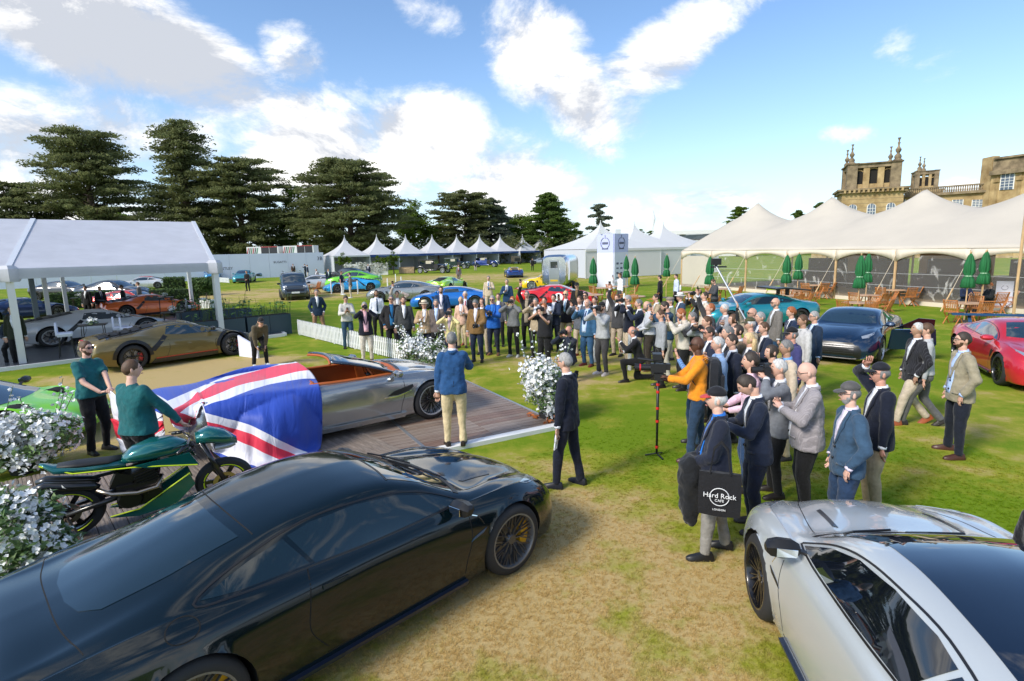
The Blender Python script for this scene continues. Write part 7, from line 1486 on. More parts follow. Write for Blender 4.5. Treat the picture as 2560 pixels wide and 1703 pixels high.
# ---------------- flag draped over the car ----------------
def bicub(ctl,nu,nv):
    rows=len(ctl); cols=len(ctl[0]); A=[catmull(r,nu) for r in ctl]; n=len(A[0]); B=[catmull([A[j][i] for j in range(rows)],nv) for i in range(n)]; return B,n,len(B[0])
def flag_mat():
    m=bpy.data.materials.new('flag_cloth_print'); m.use_nodes=True; t=m.node_tree; p=t.nodes['Principled BSDF']; ln=t.links; NN=t.nodes
    uv=NN.new('ShaderNodeUVMap'); uv.uv_map='UVMap'; sp=NN.new('ShaderNodeSeparateXYZ'); ln.new(uv.outputs[0],sp.inputs[0])
    def mt(op,a,b=None,c=None):
        n=NN.new('ShaderNodeMath'); n.operation=op
        for i,v in enumerate((a,b,c)):
            if v is None: continue
            if isinstance(v,(int,float)): n.inputs[i].default_value=v
            else: ln.new(v,n.inputs[i])
        return n.outputs[0]
    x,y=sp.outputs[0],sp.outputs[1]; col=None
    def band(expr,w): return mt('LESS_THAN',mt('ABSOLUTE',expr),w)
    white=None;red=None
    for (qa,qb,qc),wr,wu,wl in FLAGBANDS:
        e=mt('SUBTRACT',y,mt('MULTIPLY_ADD',mt('MULTIPLY_ADD',x,qc,qb),x,qa))
        r_=mt('LESS_THAN',mt('ABSOLUTE',e),wr); w_=mt('MULTIPLY',mt('GREATER_THAN',e,-wu),mt('LESS_THAN',e,wl))
        white=w_ if white is None else mt('MAXIMUM',white,w_); red=r_ if red is None else mt('MAXIMUM',red,r_)
    def mix(f,a,b):
        n=NN.new('ShaderNodeMix'); n.data_type='RGBA'; ln.new(f,n.inputs['Factor'])
        for s_,v in(('A',a),('B',b)):
            if isinstance(v,tuple): n.inputs[s_].default_value=(*v,1)
            else: ln.new(v,n.inputs[s_])
        return n.outputs['Result']
    c=mix(red,mix(white,(.008,.055,.40),(.74,.74,.80)),(.72,.025,.07)); ln.new(c,p.inputs['Base Color']); p.inputs['Roughness'].default_value=.6; p.inputs['Sheen Weight'].default_value=.2
    w=NN.new('ShaderNodeTexNoise'); w.inputs['Scale'].default_value=4; w.inputs['Detail'].default_value=2; w.inputs['Distortion'].default_value=1.0; mp=NN.new('ShaderNodeMapping'); mp.inputs['Scale'].default_value=(1.0,.25,1); ln.new(uv.outputs[0],mp.inputs[0]); ln.new(mp.outputs[0],w.inputs[0])
    b=NN.new('ShaderNodeBump'); b.inputs['Strength'].default_value=.5; b.inputs['Distance'].default_value=.05; ln.new(w.outputs[0],b.inputs['Height']); ln.new(b.outputs[0],p.inputs['Normal']); return m
# the print: two red diagonals with white borders that meet near the gathered end (cloth units of 100 px)
FLAGBANDS=[(tuple(np.polyfit([4.30,5.36,7.27],[10.33,9.78,9.23],2)[::-1]),.115,.25,.30),(tuple(np.polyfit([4.40,5.36,6.12,7.08],[10.45,10.69,10.95,11.37],2)[::-1]),.135,.33,.62)]
FLM=flag_mat()
def Wc(x,y,z): return cc+fv_*x+nv_*y+Vector((0,0,z+.06))
RWS=[[(412,1028,1.0),(470,993,1.0),(540,955,1.0),(620,925,1.05),(690,910,1.10),(740,904,1.14)],
[(415,1034,.98),(480,1003,.98),(555,975,1.0),(630,950,1.03),(700,935,1.08),(764,922,1.12)],
[(418,1040,.95),(485,1020,.93),(560,1000,.95),(640,985,.98),(715,968,1.02),(788,945,1.03)],
[(422,1046,.9),(490,1038,.85),(560,1035,.80),(640,1035,.80),(722,1020,.82),(803,980,.86)],
[(426,1052,.85),(495,1062,.65),(570,1080,.55),(645,1090,.5),(725,1080,.5),(807,1048,.47)],
[(430,1060,.8),(500,1090,.45),(575,1130,.25),(650,1145,.18),(730,1135,.15),(806,1108,.11)],
[(434,1066,.78),(505,1110,.35),(580,1160,.13),(655,1172,.10),(735,1162,.10),(804,1124,.09)]]
ctl=[[G(*q) for q in r_] for r_ in RWS]; back=[p*(1-w_)+Wc(x_,1.06,.45)*w_ for p,x_,w_ in zip(ctl[0],(-2.9,-2.5,-2.2,-1.6,-1.1,-.5),(.5,.9,1,1,1,1))]; back2=[p+nv_*.02 if 0 else p.lerp(Wc(x_,.85,.93),.75) for p,x_ in zip(ctl[0],(-2.8,-2.4,-2.0,-1.5,-1.0,-.5))]
uvc=[[Vector((q[0]/100,q[1]/100,0)) for q in r_] for r_ in RWS]; uvb=[p+Vector((-.1,-.70,0)) for p in uvc[0]]; uvb2=[p+Vector((-.05,-.30,0)) for p in uvc[0]]
B,n1,n2=bicub([back,back2]+ctl,14,9); BU,_,_=bicub([uvb,uvb2]+uvc,14,9)
iw=CVR.matrix_basis.inverted(); fwm=CVR.matrix_basis
V=[];UV=[]
for i in range(n1):
    for j in range(n2):
        u=i/(n1-1);v=j/(n2-1); p=B[i][j].copy(); am=.045*max(0,(v-.35))*1.5+.008
        fold=math.sin(u*30+v*2+math.sin(v*5)*1.4)*.6+math.sin(u*57+1.3+v*3)*.4
        p+=(-nv_)*am*fold*(.3+v)+Vector((0,0,1))*(.016*math.sin(v*23-u*14)*(1-u*.5)+.016*math.sin(u*9+v*13)); 
        l=iw@p; h_=CVB.bvh.ray_cast(Vector((l.x,l.y,3)),Vector((0,0,-1)))
        if u<.27 and h_[0] is not None and l.z<h_[0].z+.05 and l.y>-.93: l.z=h_[0].z+.05; p=fwm@l
        elif False: pass
        l=iw@p; c_=iw@Vector((0,0,CH)); dr_=(l-c_); h_=CVB.bvh.ray_cast(c_,dr_.normalized())
        if h_[0] is not None and h_[3]<dr_.length+.03: l=h_[0]-dr_.normalized()*.06; p=fwm@l
        V.append(p); UV.append((BU[i][j].x,BU[i][j].y))
F=[(i*n2+j,(i+1)*n2+j,(i+1)*n2+j+1,i*n2+j+1) for i in range(n1-1) for j in range(n2-1)]
fo=mk('union_flag',V,F,FLM,None,True); tag(fo,'large red white and blue flag draped over the rear of the silver convertible','flag')
ul=fo.data.uv_layers.new(name='UVMap'); 
for pl_ in fo.data.polygons:
    for li in pl_.loop_indices: ul.data[li].uv=UV[fo.data.loops[li].vertex_index]
q=fo.modifiers.new('t','SOLIDIFY'); q.thickness=.006
# gathered bunch of the flag between the two men
CFL=[M('flag_white_cloth',(.72,.72,.78),.6,bump=.4,bs=6),M('flag_red_cloth',(.70,.02,.05),.6,bump=.4,bs=6),M('flag_blue_cloth',(.01,.06,.42),.6,bump=.4,bs=6)]
bu=thing('flag_bunch','gathered end of the flag held by the two men in teal','flag')
e1=t1.w((t1.hand[1]+t1.hand[-1])/2); e2=G(405,1032,.95)
def strip(a0,a1,b0,b1,mat,nm,drop=.12):
    V=[];n=18
    for i in range(n+1):
        t=i/n; p=Vector(a0).lerp(Vector(b0),t)-Z*drop*math.sin(PI*t); q=Vector(a1).lerp(Vector(b1),t)-Z*drop*math.sin(PI*t)
        for k in range(7): s_=k/6; V.append(p.lerp(q,s_)+Vector((.5,-.8,.2))*.05*math.sin(k*2.2+t*9)+Z*.03*math.sin(t*17+k))
    F=[(i*7+k,i*7+k+1,(i+1)*7+k+1,(i+1)*7+k) for i in range(n) for k in range(6)]; o=mk(nm,V,F,mat,bu,True); o.modifiers.new('t','SOLIDIFY').thickness=.008
strip(e1,e1+Vector((.06,-.05,-.50)),e2,e2-Z*.12,CFL[0],'white_fold'); strip(e1+Vector((.02,-.06,-.45)),e1+Vector((.15,-.15,-.75)),e2-Z*.10,e2-Z*.25,CFL[1],'red_fold'); strip(e1+Vector((.12,-.14,-.74)),e1+Vector((.25,-.2,-1.0)),e2-Z*.22,e2-Z*.30,CFL[0],'white_fold',.2); strip(e1+Vector((.1,.06,.04)),e1+Vector((.15,-.02,-.2)),e2+Z*.02,e2+Z*.0,CFL[2],'blue_fold',.05)
# ---------------- motorcycle ----------------
mc=thing('motorcycle','teal cafe racer motorcycle with black wheels and yellow pinstripes on ribbed decking','motorcycle',G(178,1342,.085),R(34))
mc.scale=(1.06,1.05,.90); MT=M('bike_teal',(.006,.13,.125),.2,metal=.4,coat=1); YL=M('bike_yellow',(.62,.78,.01),.4); ENG=M('engine_dark',(.035,.035,.036),.35,metal=.8); TI=M('exhaust_metal',(.42,.36,.30),.3,metal=1); CBN=M('carbon_black',(.012,.012,.013),.3,coat=.5)
for x,Rw,w_ in((0,.335,.20),(1.47,.31,.13)):
    t=MB().lathe([(Rw-.09,-w_/2),(Rw-.03,-w_/2),(Rw-.008,-w_/4),(Rw,0),(Rw-.008,w_/4),(Rw-.03,w_/2),(Rw-.09,w_/2)],40,(x,0,Rw),axis='Y').build('tyre',RUB,mc,40)
    s=MB(); s.lathe([(Rw-.11,-w_*.4),(Rw-.085,-w_*.45),(Rw-.085,w_*.45),(Rw-.11,w_*.4)],36,(x,0,Rw),axis='Y').lathe([(.001,-.07),(.06,-.07),(.06,.07),(.001,.07)],14,(x,0,Rw),axis='Y')
    for k in range(6): a_=2*PI*k/6; s.bar((x+.05*math.cos(a_),0,Rw+.05*math.sin(a_)),(x+(Rw-.10)*math.cos(a_),0,Rw+(Rw-.10)*math.sin(a_)),.03,.05)
    s.build('wheel_rim',CBN,mc,35); MB().lathe([(.08,-.09),(.13,-.09),(.13,-.082),(.08,-.082)],24,(x,0,Rw),axis='Y').build('brake_disc',TI,mc)
    for a0 in(.4,2.4,4.4): MB().tube([(x+(Rw-.088)*math.cos(t_),-w_*.47,Rw+(Rw-.088)*math.sin(t_)) for t_ in np.linspace(a0,a0+1.3,9)],.008,5).build('rim_stripe',YL,mc)
def bod(rings,nm,mat,ang=40): 
    R_=[]
    for x,y,z,a_,b_ in rings: R_.append([Vector((x,y+a_*math.copysign(abs(math.cos(t))**.8,math.cos(t)),z+b_*math.copysign(abs(math.sin(t))**.8,math.sin(t)))) for t in np.linspace(0,2*PI,16,endpoint=False)])
    return MB().loft(R_).build(nm,mat,mc,ang)
bod([(.52,0,.86,.10,.05),(.62,0,.90,.15,.10),(.80,0,.93,.19,.13),(.98,0,.93,.18,.12),(1.12,0,.90,.10,.08),(1.16,0,.88,.05,.04)],'tank',MT,True)
bod([(-.16,0,.98,.012,.010),(-.12,0,.95,.06,.03),(-.05,0,.89,.11,.05),(.25,0,.84,.12,.06),(.55,0,.82,.12,.06)],'tail_unit',MT,True); bod([(-.02,0,.925,.08,.02),(.15,0,.905,.11,.035),(.40,0,.88,.11,.03),(.52,0,.89,.07,.02)],'seat',M('seat_black',(.012,.012,.012),.6),True)
bod([(1.22,0,.96,.10,.08),(1.36,0,.98,.16,.11),(1.52,0,.92,.13,.10),(1.64,0,.84,.05,.05)],'front_fairing',MT,True); bod([(1.40,0,.80,.11,.04),(1.56,0,.80,.09,.05),(1.62,0,.80,.05,.03)],'headlight',LAMP)
for s in(-1,1):
    MB().loft([[Vector((x,s*(y),z)) for x,z in P_] for P_,y in(([(.62,.80),(1.14,.84),(1.22,.66),(1.02,.70),(.75,.74)],.16),([(.62,.80),(1.14,.84),(1.22,.66),(1.02,.70),(.75,.74)],.19))]).build('side_panel',MT,mc,30)
    MB().loft([[Vector((x,s*y,z)) for x,z in((.35,.20),(.62,.22),(1.12,.55),(1.16,.40),(.95,.18),(.6,.14))] for y in(.13,.17)]).build('belly_pan',MT,mc,30)
    MB().tube([(.36,s*.175,.215),(.62,s*.175,.235),(1.12,s*.175,.565)],.009,5).build('pinstripe',YL,mc); MB().tube([(-.16,s*.03,.965),(.1,s*.125,.835),(.60,s*.165,.785),(.85,s*.195,.745),(1.2,s*.195,.665)],.009,5).build('pinstripe',YL,mc)
    MB().tube([(1.26,s*.08,.92),(1.47,s*.10,.31)],.028,8).build('fork',CBN,mc,True); MB().tube([(0,s*.12,.335),(.35,s*.11,.40),(.52,s*.10,.44)],[.03,.035,.04],8).build('swing_arm',CBN,mc,True)
    MB().tube([(1.16,s*.03,.98),(1.12,s*.30,.98),(1.04,s*.40,.95)],.014,6).tube([(1.10,s*.30,.98),(1.02,s*.42,.94)],.021,8).build('handlebar',CBN,mc,True); MB().tube([(.98,s*.36,.99),(1.14,s*.30,1.0)],.007,5).build('lever',CBN,mc)
    MB().tube([(-.22,s*.10,.72),(-.14,s*.10,.735),(.25,s*.11,.63),(.30,s*.10,.60)],[.035,.055,.05,.03],10,up=(0,1,0)).build('silencer',CBN,mc,True)
e=MB().box((.62,0,.42),(.36,.30,.28)).box((.72,0,.60),(.20,.26,.24),ry=-.3).box((.50,0,.60),(.18,.22,.20),ry=.4).lathe([(.001,-.19),(.10,-.19),(.12,-.16),(.12,.16),(.10,.19),(.001,.19)],20,(.55,0,.38),axis='Y').lathe([(.001,-.18),(.07,-.18),(.07,.18),(.001,.18)],16,(.78,0,.40),axis='Y'); e.build('engine',ENG,mc,30)
for k in range(5): MB().box((.72,0,.54+k*.035),(.24,.29,.010),ry=-.3).build('cooling_fin',ENG,mc)
MB().tube([(.86,-.10,.60),(.80,-.19,.48),(.62,-.20,.46),(.40,-.18,.50),(.28,-.14,.58)],[.022,.024,.026,.026,.03],10).build('exhaust_pipe',TI,mc,True); MB().tube([(.84,.0,.80),(.50,0,.72),(.25,0,.70)],.025,6).tube([(.84,0,.8),(1.2,0,.88)],.03,6).build('frame',CBN,mc)
MB().bar((-.08,-.16,.0),(0,-.13,.3),.03).bar((.1,-.2,.0),(0,-.13,.3),.03).bar((-.12,-.25,.02),(.14,-.25,.02),.04).build('paddock_stand',M('stand_brown',(.13,.10,.08),.5,metal=.5),mc)
for k in range(3): MB().tube([(1.15,.05*(k-1),.95),(1.2,.1*(k-1),.80),(1.0,.05*(k-1),.70)],.009,5).build('cable',CBN,mc)
# ---------------- flower arrangements ----------------
PET=M('petal_white',(.80,.81,.80),.6,sheen=.2); LFG=M('flower_leaf',(.05,.12,.025),.6,var=.4,vs=6,col2=(.16,.26,.08)); STM=M('stem_green',(.08,.13,.04),.7); ORL=M('orange_leaf',(.35,.10,.02),.6)
def bloom(n,size,rs,cup=.3):
    V=[];F=[];k=0
    for i in range(5):
        a=2*PI*i/5; ca,sa=math.cos(a),math.sin(a); w=size*.42
        P=[(0,0,0),(size*.6*ca-w*sa,size*.6*sa+w*ca,size*cup),(size*ca,size*sa,size*cup*1.3),(size*.6*ca+w*sa,size*.6*sa-w*ca,size*cup)]
        V+=P; F.append((k,k+1,k+2,k+3)); k+=4
    return np.array(V),np.array(F)
def arrangement(label,base,shapes,nfl,size,seed,big=0,leafn=700,sprays=8,orange=False,rz=0):
    r=thing('flower_arrangement',label,'flowers',base,rz,'white flower arrangements around the stage'); rs=np.random.RandomState(seed); bv,bf=bloom(5,1,rs)
    AV=[];AF=[];LV=[];n0=0;st=MB()
    def surf():
        c,rr_=shapes[rs.randint(len(shapes))]; d=rs.normal(size=3); d/=np.linalg.norm(d); k=.70+.36*rs.rand(); return np.array(c)+d*np.array(rr_)*k,d
    def put(p,d,s):
        nonlocal n0
        z=d/np.linalg.norm(d); x=np.cross(z,rs.normal(size=3)); x/=np.linalg.norm(x); y=np.cross(z,x); Rm=np.stack([x,y,z],1); AV.append(bv@Rm.T*s+p); AF.append(bf+n0); n0+=20
    # blossoms grow in clusters
    k=0
    while k<nfl:
        p,d=surf()
        if p[2]<.05: continue
        m=rs.randint(5,14)
        for q in range(m): put(p+rs.normal(size=3)*size*1.7,d+rs.normal(size=3)*.5,size*(.6+.7*rs.rand())); k+=1
    for q in range(sprays):
        c,rr_=shapes[rs.randint(len(shapes))]; a=rs.rand()*6.28; b=np.array(c)+np.array([math.cos(a)*rr_[0]*.6,math.sin(a)*rr_[1]*.6,rr_[2]*.7]); t=b+np.array([math.cos(a)*.22,math.sin(a)*.22,.30+.3*rs.rand()])
        st.tube([tuple(c),tuple(b),tuple(t)],.006,4)
        for w in np.linspace(.2,1,9): put(b*(1-w)+t*w+rs.normal(size=3)*.03,rs.normal(size=3)+np.array([0,0,.5]),size*.8)
    for q in range(14): p,d=surf(); st.tube([(0,0,.0),tuple(np.array(p)*.5),tuple(p)],.007,4)
    st.build('stems',STM,r); o=npmesh('blossoms',np.concatenate(AV),np.concatenate(AF),PET,r); o['kind']='stuff'
    C=np.array([surf()[0] for _ in range(60)]); V,F=leafcloud(C,np.full(60,.14),max(1,leafn//60),.045,rs,.9); o=npmesh('leaves',V,F,LFG,r); o['kind']='stuff'
    for q in range(big):
        p,d=surf(); m=MB()
        for ring_,(a_,s_) in enumerate(((0,.05),(.5,.075),(1.0,.10))):
            for i in range(5): t=2*PI*i/5+a_; m.loft([[Vector((math.cos(t)*s_*u-math.sin(t)*w,math.sin(t)*s_*u+math.cos(t)*w,.03+.03*u-ring_*.012)) for w in np.linspace(-h_,h_,3)] for u,h_ in((.1,.01),(.6,.035),(1,.02))],cap=False)
        o=m.build('large_bloom',PET,r,True); o.location=tuple(p); o.rotation_euler=Vector(d).to_track_quat('Z','Y').to_euler()
    if orange: V,F=leafcloud(rs.normal(size=(14,3))*np.array([.2,.2,.03])+np.array([0,0,.10]),np.full(14,.08),14,.05,rs,.6); npmesh('autumn_leaves',V,F,ORL,r)
    MB().lathe([(.001,0),(.16,0),(.19,.14),(.17,.15),(.001,.12)],16).build('pot',M('pot_dark',(.03,.03,.03),.6),r); return r
arrangement('tall round white flower arrangement at the corner of the stage beside the navy suit man',G(1372,1050),[((0,0,.62),(.40,.40,.36)),((-.12,0,.85),(.38,.34,.28)),((.1,0,.3),(.26,.26,.22))],2300,.034,1,orange=True,leafn=1600,sprays=9)
arrangement('wide white flower arrangement behind the silver convertible by the picket fence',G(1062,925),[((0,0,.45),(.62,.5,.36)),((-.3,0,.55),(.4,.35,.3)),((.35,0,.40),(.4,.35,.28))],2000,.036,2,orange=True,leafn=1800,sprays=22)
arrangement('large shaded white flower bush left of the motorcycle under the lime car',G(62,1180),[((0,0,.45),(.66,.5,.38)),((.25,.1,.55),(.5,.4,.30)),((-.45,-.1,.5),(.5,.45,.38))],2300,.038,3,leafn=2600,sprays=10)
arrangement('nearest white flower arrangement at the bottom left edge with large roses',G(25,1480),[((0,0,.45),(.42,.35,.38)),((.28,.1,.32),(.30,.28,.25)),((.05,.25,.70),(.25,.25,.22))],1100,.032,4,big=16,leafn=1700,sprays=5)
# ---------------- picket fences ----------------
WP=M('picket_white',(.80,.80,.80),.5,var=.04)
def picket(label,a,b,h=.62,gap=.115,posts=5):
    r=thing('picket_fence',label,'fence',a,0); d=b-a; L_=d.length; u=d/L_; n=int(L_/gap); ang=math.atan2(u.y,u.x); src=None
    for i in range(n+1):
        if src is None: src=MB().add([(-.033,-.009,.04),(.033,-.009,.04),(.033,-.009,h-.05),(0,-.009,h),(-.033,-.009,h-.05),(-.033,.009,.04),(.033,.009,.04),(.033,.009,h-.05),(0,.009,h),(-.033,.009,h-.05)],[(0,1,2,3,4),(9,8,7,6,5),(0,5,6,1),(1,6,7,2),(2,7,8,3),(3,8,9,4),(4,9,5,0)]).build('picket',WP,r); o=src
        else: o=src.copy(); COL.objects.link(o)
        o.location=u*i*gap; o.rotation_euler=(0,rnd.uniform(-.012,.012),ang)
    nn=Vector((-u.y,u.x,0))*.022
    for z in(.18,.46): MB().bar(nn+Z*z,nn+u*L_+Z*z,.02,.05).build('rail',WP,r)
    for i in range(posts+1): MB().box(tuple(u*L_*i/posts+nn*2),(.05,.05,h*1.9)).build('post',WP,r)
pf0=G(747,838);pf1=G(1010,905)
picket('white picket fence running from the planters to the flowers behind the convertible',pf0,pf1)
picket('short white picket return beside the flowers, right end',pf1+Vector((.05,.02,0)),pf1+Vector((.55,-.45,0)),posts=1); 
picket('white picket fence in front of the far hedge inside the pavilion view',G(120,745),G(235,735),posts=3); picket('white picket fence beside the topiary hedge on the far left',G(420,735),G(478,752),posts=2); picket('short picket fence by the mid blue saloon',G(530,705),G(572,708),posts=2); picket('short picket fence by the black saloon and the flower wall',G(795,695),G(822,700),posts=2)
# rope posts
for i,(px,py) in enumerate(((829,735),(895,735),(970,728),(990,712),(1004,722),(1574,935-10),(1487+0,905),(1700,760),(1560,790))):
    zt=1.0; p=G(px,py+0); r=thing('rope_post',['rope barrier post left of the man in white trousers','rope barrier post right of the taupe jacket man','rope barrier post by the silver grey coupe','tall rope barrier post of the pair by the lime car','rope barrier post nearest the lime car','white post between the teal gilet man and the crouching man','white post behind the young man in grey hoodie','white roped post by the young man with the backpack','white post left of the balding bearded man'][i],'post',p,0,'white rope barrier posts on the lawn'); MB().lathe([(.001,1.0),(.045,1.0),(.05,.96),(.05,0)],10).build('post',WP,r); MB().lathe([(.001,1.05),(.03,1.03),(.03,1.0)],8).build('cap',WP,r)
# ---------------- planters, hedges, topiary ----------------
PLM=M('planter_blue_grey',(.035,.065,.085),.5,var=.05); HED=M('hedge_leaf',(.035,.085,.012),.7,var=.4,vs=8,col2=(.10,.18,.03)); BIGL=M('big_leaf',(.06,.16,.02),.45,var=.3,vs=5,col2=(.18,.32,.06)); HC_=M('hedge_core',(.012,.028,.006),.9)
def planter(label,p,L_,rz,h=.75,w=.5,seed=0,tall=False):
    r=thing('planter',label,'planter',p,rz,'blue grey planters along the pavilion'); n=max(1,round(L_/.9))
    for i in range(n): MB().box((L_*(i+.5)/n,w/2,h/2),(L_/n-.012,w,h)).build('planter_box',PLM,r)
    MB().box((L_/2,w/2,h+.002),(L_-.06,w-.06,.02)).build('soil',M('soil',(.03,.02,.015),.95),r)
    rs=np.random.RandomState(seed); m=MB(); s=MB()
    for k in range(int(L_*26)):
        x=rs.rand()*L_;y=rs.rand()*w; hh=.12+.38*rs.rand(); a=rs.rand()*6.28; dx,dy=math.cos(a),math.sin(a); s.tube([(x,y,h),(x+dx*.05,y+dy*.05,h+hh)],.008,4)
        l=.13+.10*rs.rand(); w_=l*.55; c=Vector((x+dx*.05,y+dy*.05,h+hh)); d=Vector((dx,dy,-.15)); q=Vector((-dy,dx,0)); V=[c,c+d*l*.3+q*w_*.5+Z*.02,c+d*l*.7+q*w_*.45,c+d*l-Z*.03,c+d*l*.7-q*w_*.45,c+d*l*.3-q*w_*.5+Z*.02]; m.add(V,[(0,1,2,3,4,5)])
        if rs.rand()<.3: s.bar((x,y,h),(x+rs.normal()*.08,y,h+.35+.5*rs.rand()),.02,.004)
    s.build('stalks',STM,r)['kind']='stuff'; m.build('leaves',BIGL,r)['kind']='stuff'; return r
u_=(G(743,829)-G(660,840)).normalized(); ra=math.atan2(u_.y,u_.x)
q2=G(743,829); e_=R(44)
fx=Vector((math.cos(e_),math.sin(e_),0)); end=Vector((-8.75,22.3,0))
for i in range(2): planter(['dark planter of broad leaves at the end of the row by the fence','dark planter of broad leaves next to the tent post'][i],end-fx*(1.75*(i+1)),1.68,e_,.80,seed=i)
planter('dark planter behind the row beside the van',end-fx*2.2+Vector((-1.6,2.2,0)),1.2,e_,.9,seed=7); planter('dark planter of dark leaves behind the tent post',end-fx*3.9+Vector((-1.9,3.0,0)),1.5,e_,.9,seed=8)
def hedge(label,p,L_,w,h,rz,seed):
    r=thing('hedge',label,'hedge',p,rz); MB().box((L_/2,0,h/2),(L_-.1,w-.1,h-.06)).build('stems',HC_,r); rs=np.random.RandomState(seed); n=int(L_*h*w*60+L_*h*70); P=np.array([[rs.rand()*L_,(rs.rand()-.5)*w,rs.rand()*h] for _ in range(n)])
    f=rs.randint(0,4,n); P[f==0,1]=-w/2; P[f==1,2]=h; P[f==2,0]=L_; P[f==3,1]=-w/2
    V,F=leafcloud(P,np.full(n,.10),9,.05,rs,.9); npmesh('foliage',V,F,HED,r); return r
g1=G(125,775);g2=G(430,760)
hedge('long clipped green hedge behind the men in black',g1,(G(290,765)-g1).length,.6,1.0,math.atan2((G(290,765)-g1).y,(G(290,765)-g1).x),1); g3=G(378,772); hedge('clipped hedge block right of the man in grey',g3,2.6,.8,1.15,.35,2); hedge('small square hedge block behind, beside the topiary',G(415,742),1.4,1.2,1.5,.3,3); hedge('round topped hedge block beside the two topiary balls',G(482,740),1.6,1.2,1.4,.3,4)
for i,(px,py) in enumerate(((500,765),(520,770))):
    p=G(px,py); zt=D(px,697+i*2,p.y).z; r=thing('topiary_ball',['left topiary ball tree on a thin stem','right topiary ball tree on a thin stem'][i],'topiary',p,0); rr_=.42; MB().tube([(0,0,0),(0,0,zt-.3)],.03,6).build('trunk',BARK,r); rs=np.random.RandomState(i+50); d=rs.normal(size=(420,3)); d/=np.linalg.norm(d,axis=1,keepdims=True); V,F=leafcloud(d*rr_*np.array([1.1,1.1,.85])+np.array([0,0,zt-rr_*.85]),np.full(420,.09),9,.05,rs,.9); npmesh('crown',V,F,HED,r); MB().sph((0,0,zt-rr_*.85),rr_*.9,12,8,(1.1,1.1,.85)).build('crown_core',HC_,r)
    MB().box((0,0,.25),(.6,.6,.5)).build('pot',WP,r)
# flower wall and little trees by the first pagoda
fw=thing('flower_wall','low white flower covered wall in front of the first pagoda tent','flower wall',G(862,690),.1); rs=np.random.RandomState(8); V,F=leafcloud(np.array([[rs.rand()*6,0,.4+rs.rand()*1.3] for _ in range(160)]),np.full(160,.25),22,.09,rs,.9); npmesh('foliage',V,F,M('pale_flowers',(.5,.52,.42),.7,var=.4,vs=3,col2=(.75,.76,.70)),fw); MB().box((3,.1,.8),(6,.2,1.6)).build('backing',M('white_wall',(.6,.6,.58),.6),fw)
for i,(px,py) in enumerate(((862,690),(955,690),(985,688))): broad(['small potted tree left of the flower wall','small potted tree before the blue fascia, left','small potted tree before the blue fascia, right'][i],G(px,py-3),3.4,2.2,DEC,60+i,n=22,per=60,leaf=.12,group='small potted trees by the first pagoda tents')
bk_=thing('straw_basket','woven straw bale basket beside the black vintage limousine','basket',G(1018,684),0); MB().box((0,0,.5),(2.2,1,.9)).build('basket',M('straw',(.42,.30,.18),.9,var=.4,vs=5,bump=1,bs=20),bk_)
for i in range(4): MB().box((0,0,.15+.25*i),(2.25,1.05,.05)).build('binding',M('binding',(.25,.17,.1),.9),bk_)
# ---------------- cafe furniture ----------------
TK=M('teak',(.48,.17,.045),.55,var=.25,vs=5,stretch=(4,4,1)); TKT=M('teak_top',(.50,.30,.17),.5,var=.2,vs=5); GRN=M('parasol_green',(.008,.13,.035),.75,var=.25,vs=5,bump=.6,bs=12,stretch=(4,4,.4))
def make_chair():
    r=thing('folding_chair','x','chair'); 
    for s in(-1,1):
        MB().bar((.22,s*.23,0),(-.20,s*.23,.47),.035,.025).build('leg',TK,r); MB().bar((-.22,s*.21,0),(.20,s*.21,.45),.035,.025).build('leg',TK,r); MB().bar((-.14,s*.22,.42),(-.32,s*.22,.92),.035,.028).build('back_post',TK,r); MB().bar((-.2,s*.25,.64),(.14,s*.25,.62),.05,.02).build('armrest',TK,r)
    for k in range(6): MB().box((-.16+.068*k,0,.45),(.052,.44,.018)).build('seat_slat',TK,r)
    for k in range(7): MB().bar((-.165,-.17+.057*k,.50),(-.305,-.17+.057*k,.86),.030,.012).build('back_slat',TK,r)
    MB().bar((-.32,-.23,.90),(-.32,.23,.90),.05,.028).bar((-.17,-.22,.49),(-.17,.22,.49),.04,.028).build('back_rail',TK,r); return r
def make_table():
    r=thing('cafe_table','x','table'); MB().lathe([(.001,.74),(.55,.74),(.56,.725),(.55,.71),(.001,.71)],24).build('table_top',TKT,r,30)
    for a_ in range(4): t=PI/4+a_*PI/2; MB().bar((.34*math.cos(t),.34*math.sin(t),0),(.24*math.cos(t+.5),.24*math.sin(t+.5),.71),.045,.035).build('leg',TK,r)
    return r
def make_parasol():
    r=thing('closed_parasol','x','parasol'); MB().tube([(0,0,0),(0,0,2.62)],.022,8).build('pole',WOOD,r); rings=[]
    for z,a_ in((1.30,.15),(1.34,.20),(1.6,.17),(1.75,.10),(1.9,.16),(2.2,.14),(2.5,.07),(2.6,.02)): rings.append([Vector((a_*(1+.22*math.cos(8*t))*math.cos(t),a_*(1+.22*math.cos(8*t))*math.sin(t),z)) for t in np.linspace(0,2*PI,32,endpoint=False)])
    MB().loft(rings).build('canopy',GRN,r,True); MB().sph((0,0,2.64),.035,8,6).build('finial',WOOD,r); MB().lathe([(.115,1.73),(.125,1.75),(.115,1.77)],12).build('tie_cord',M('cord',(.4,.6,.4),.7),r); MB().lathe([(.001,.08),(.22,.06),(.25,0)],14).build('base',M('iron',(.05,.05,.05),.6),r); return r
ch0=make_chair();tb0=make_table();pa0=make_parasol(); used={'c':0,'t':0,'p':0}
def inst(o,k,label,group,loc,rz,sc=None):
    if not used[k]: used[k]=1; o.location=loc; o.rotation_euler=(0,0,rz); o['label']=label; o['group']=group; return o
    return copy_tree(o,None,label,group,loc,rz)
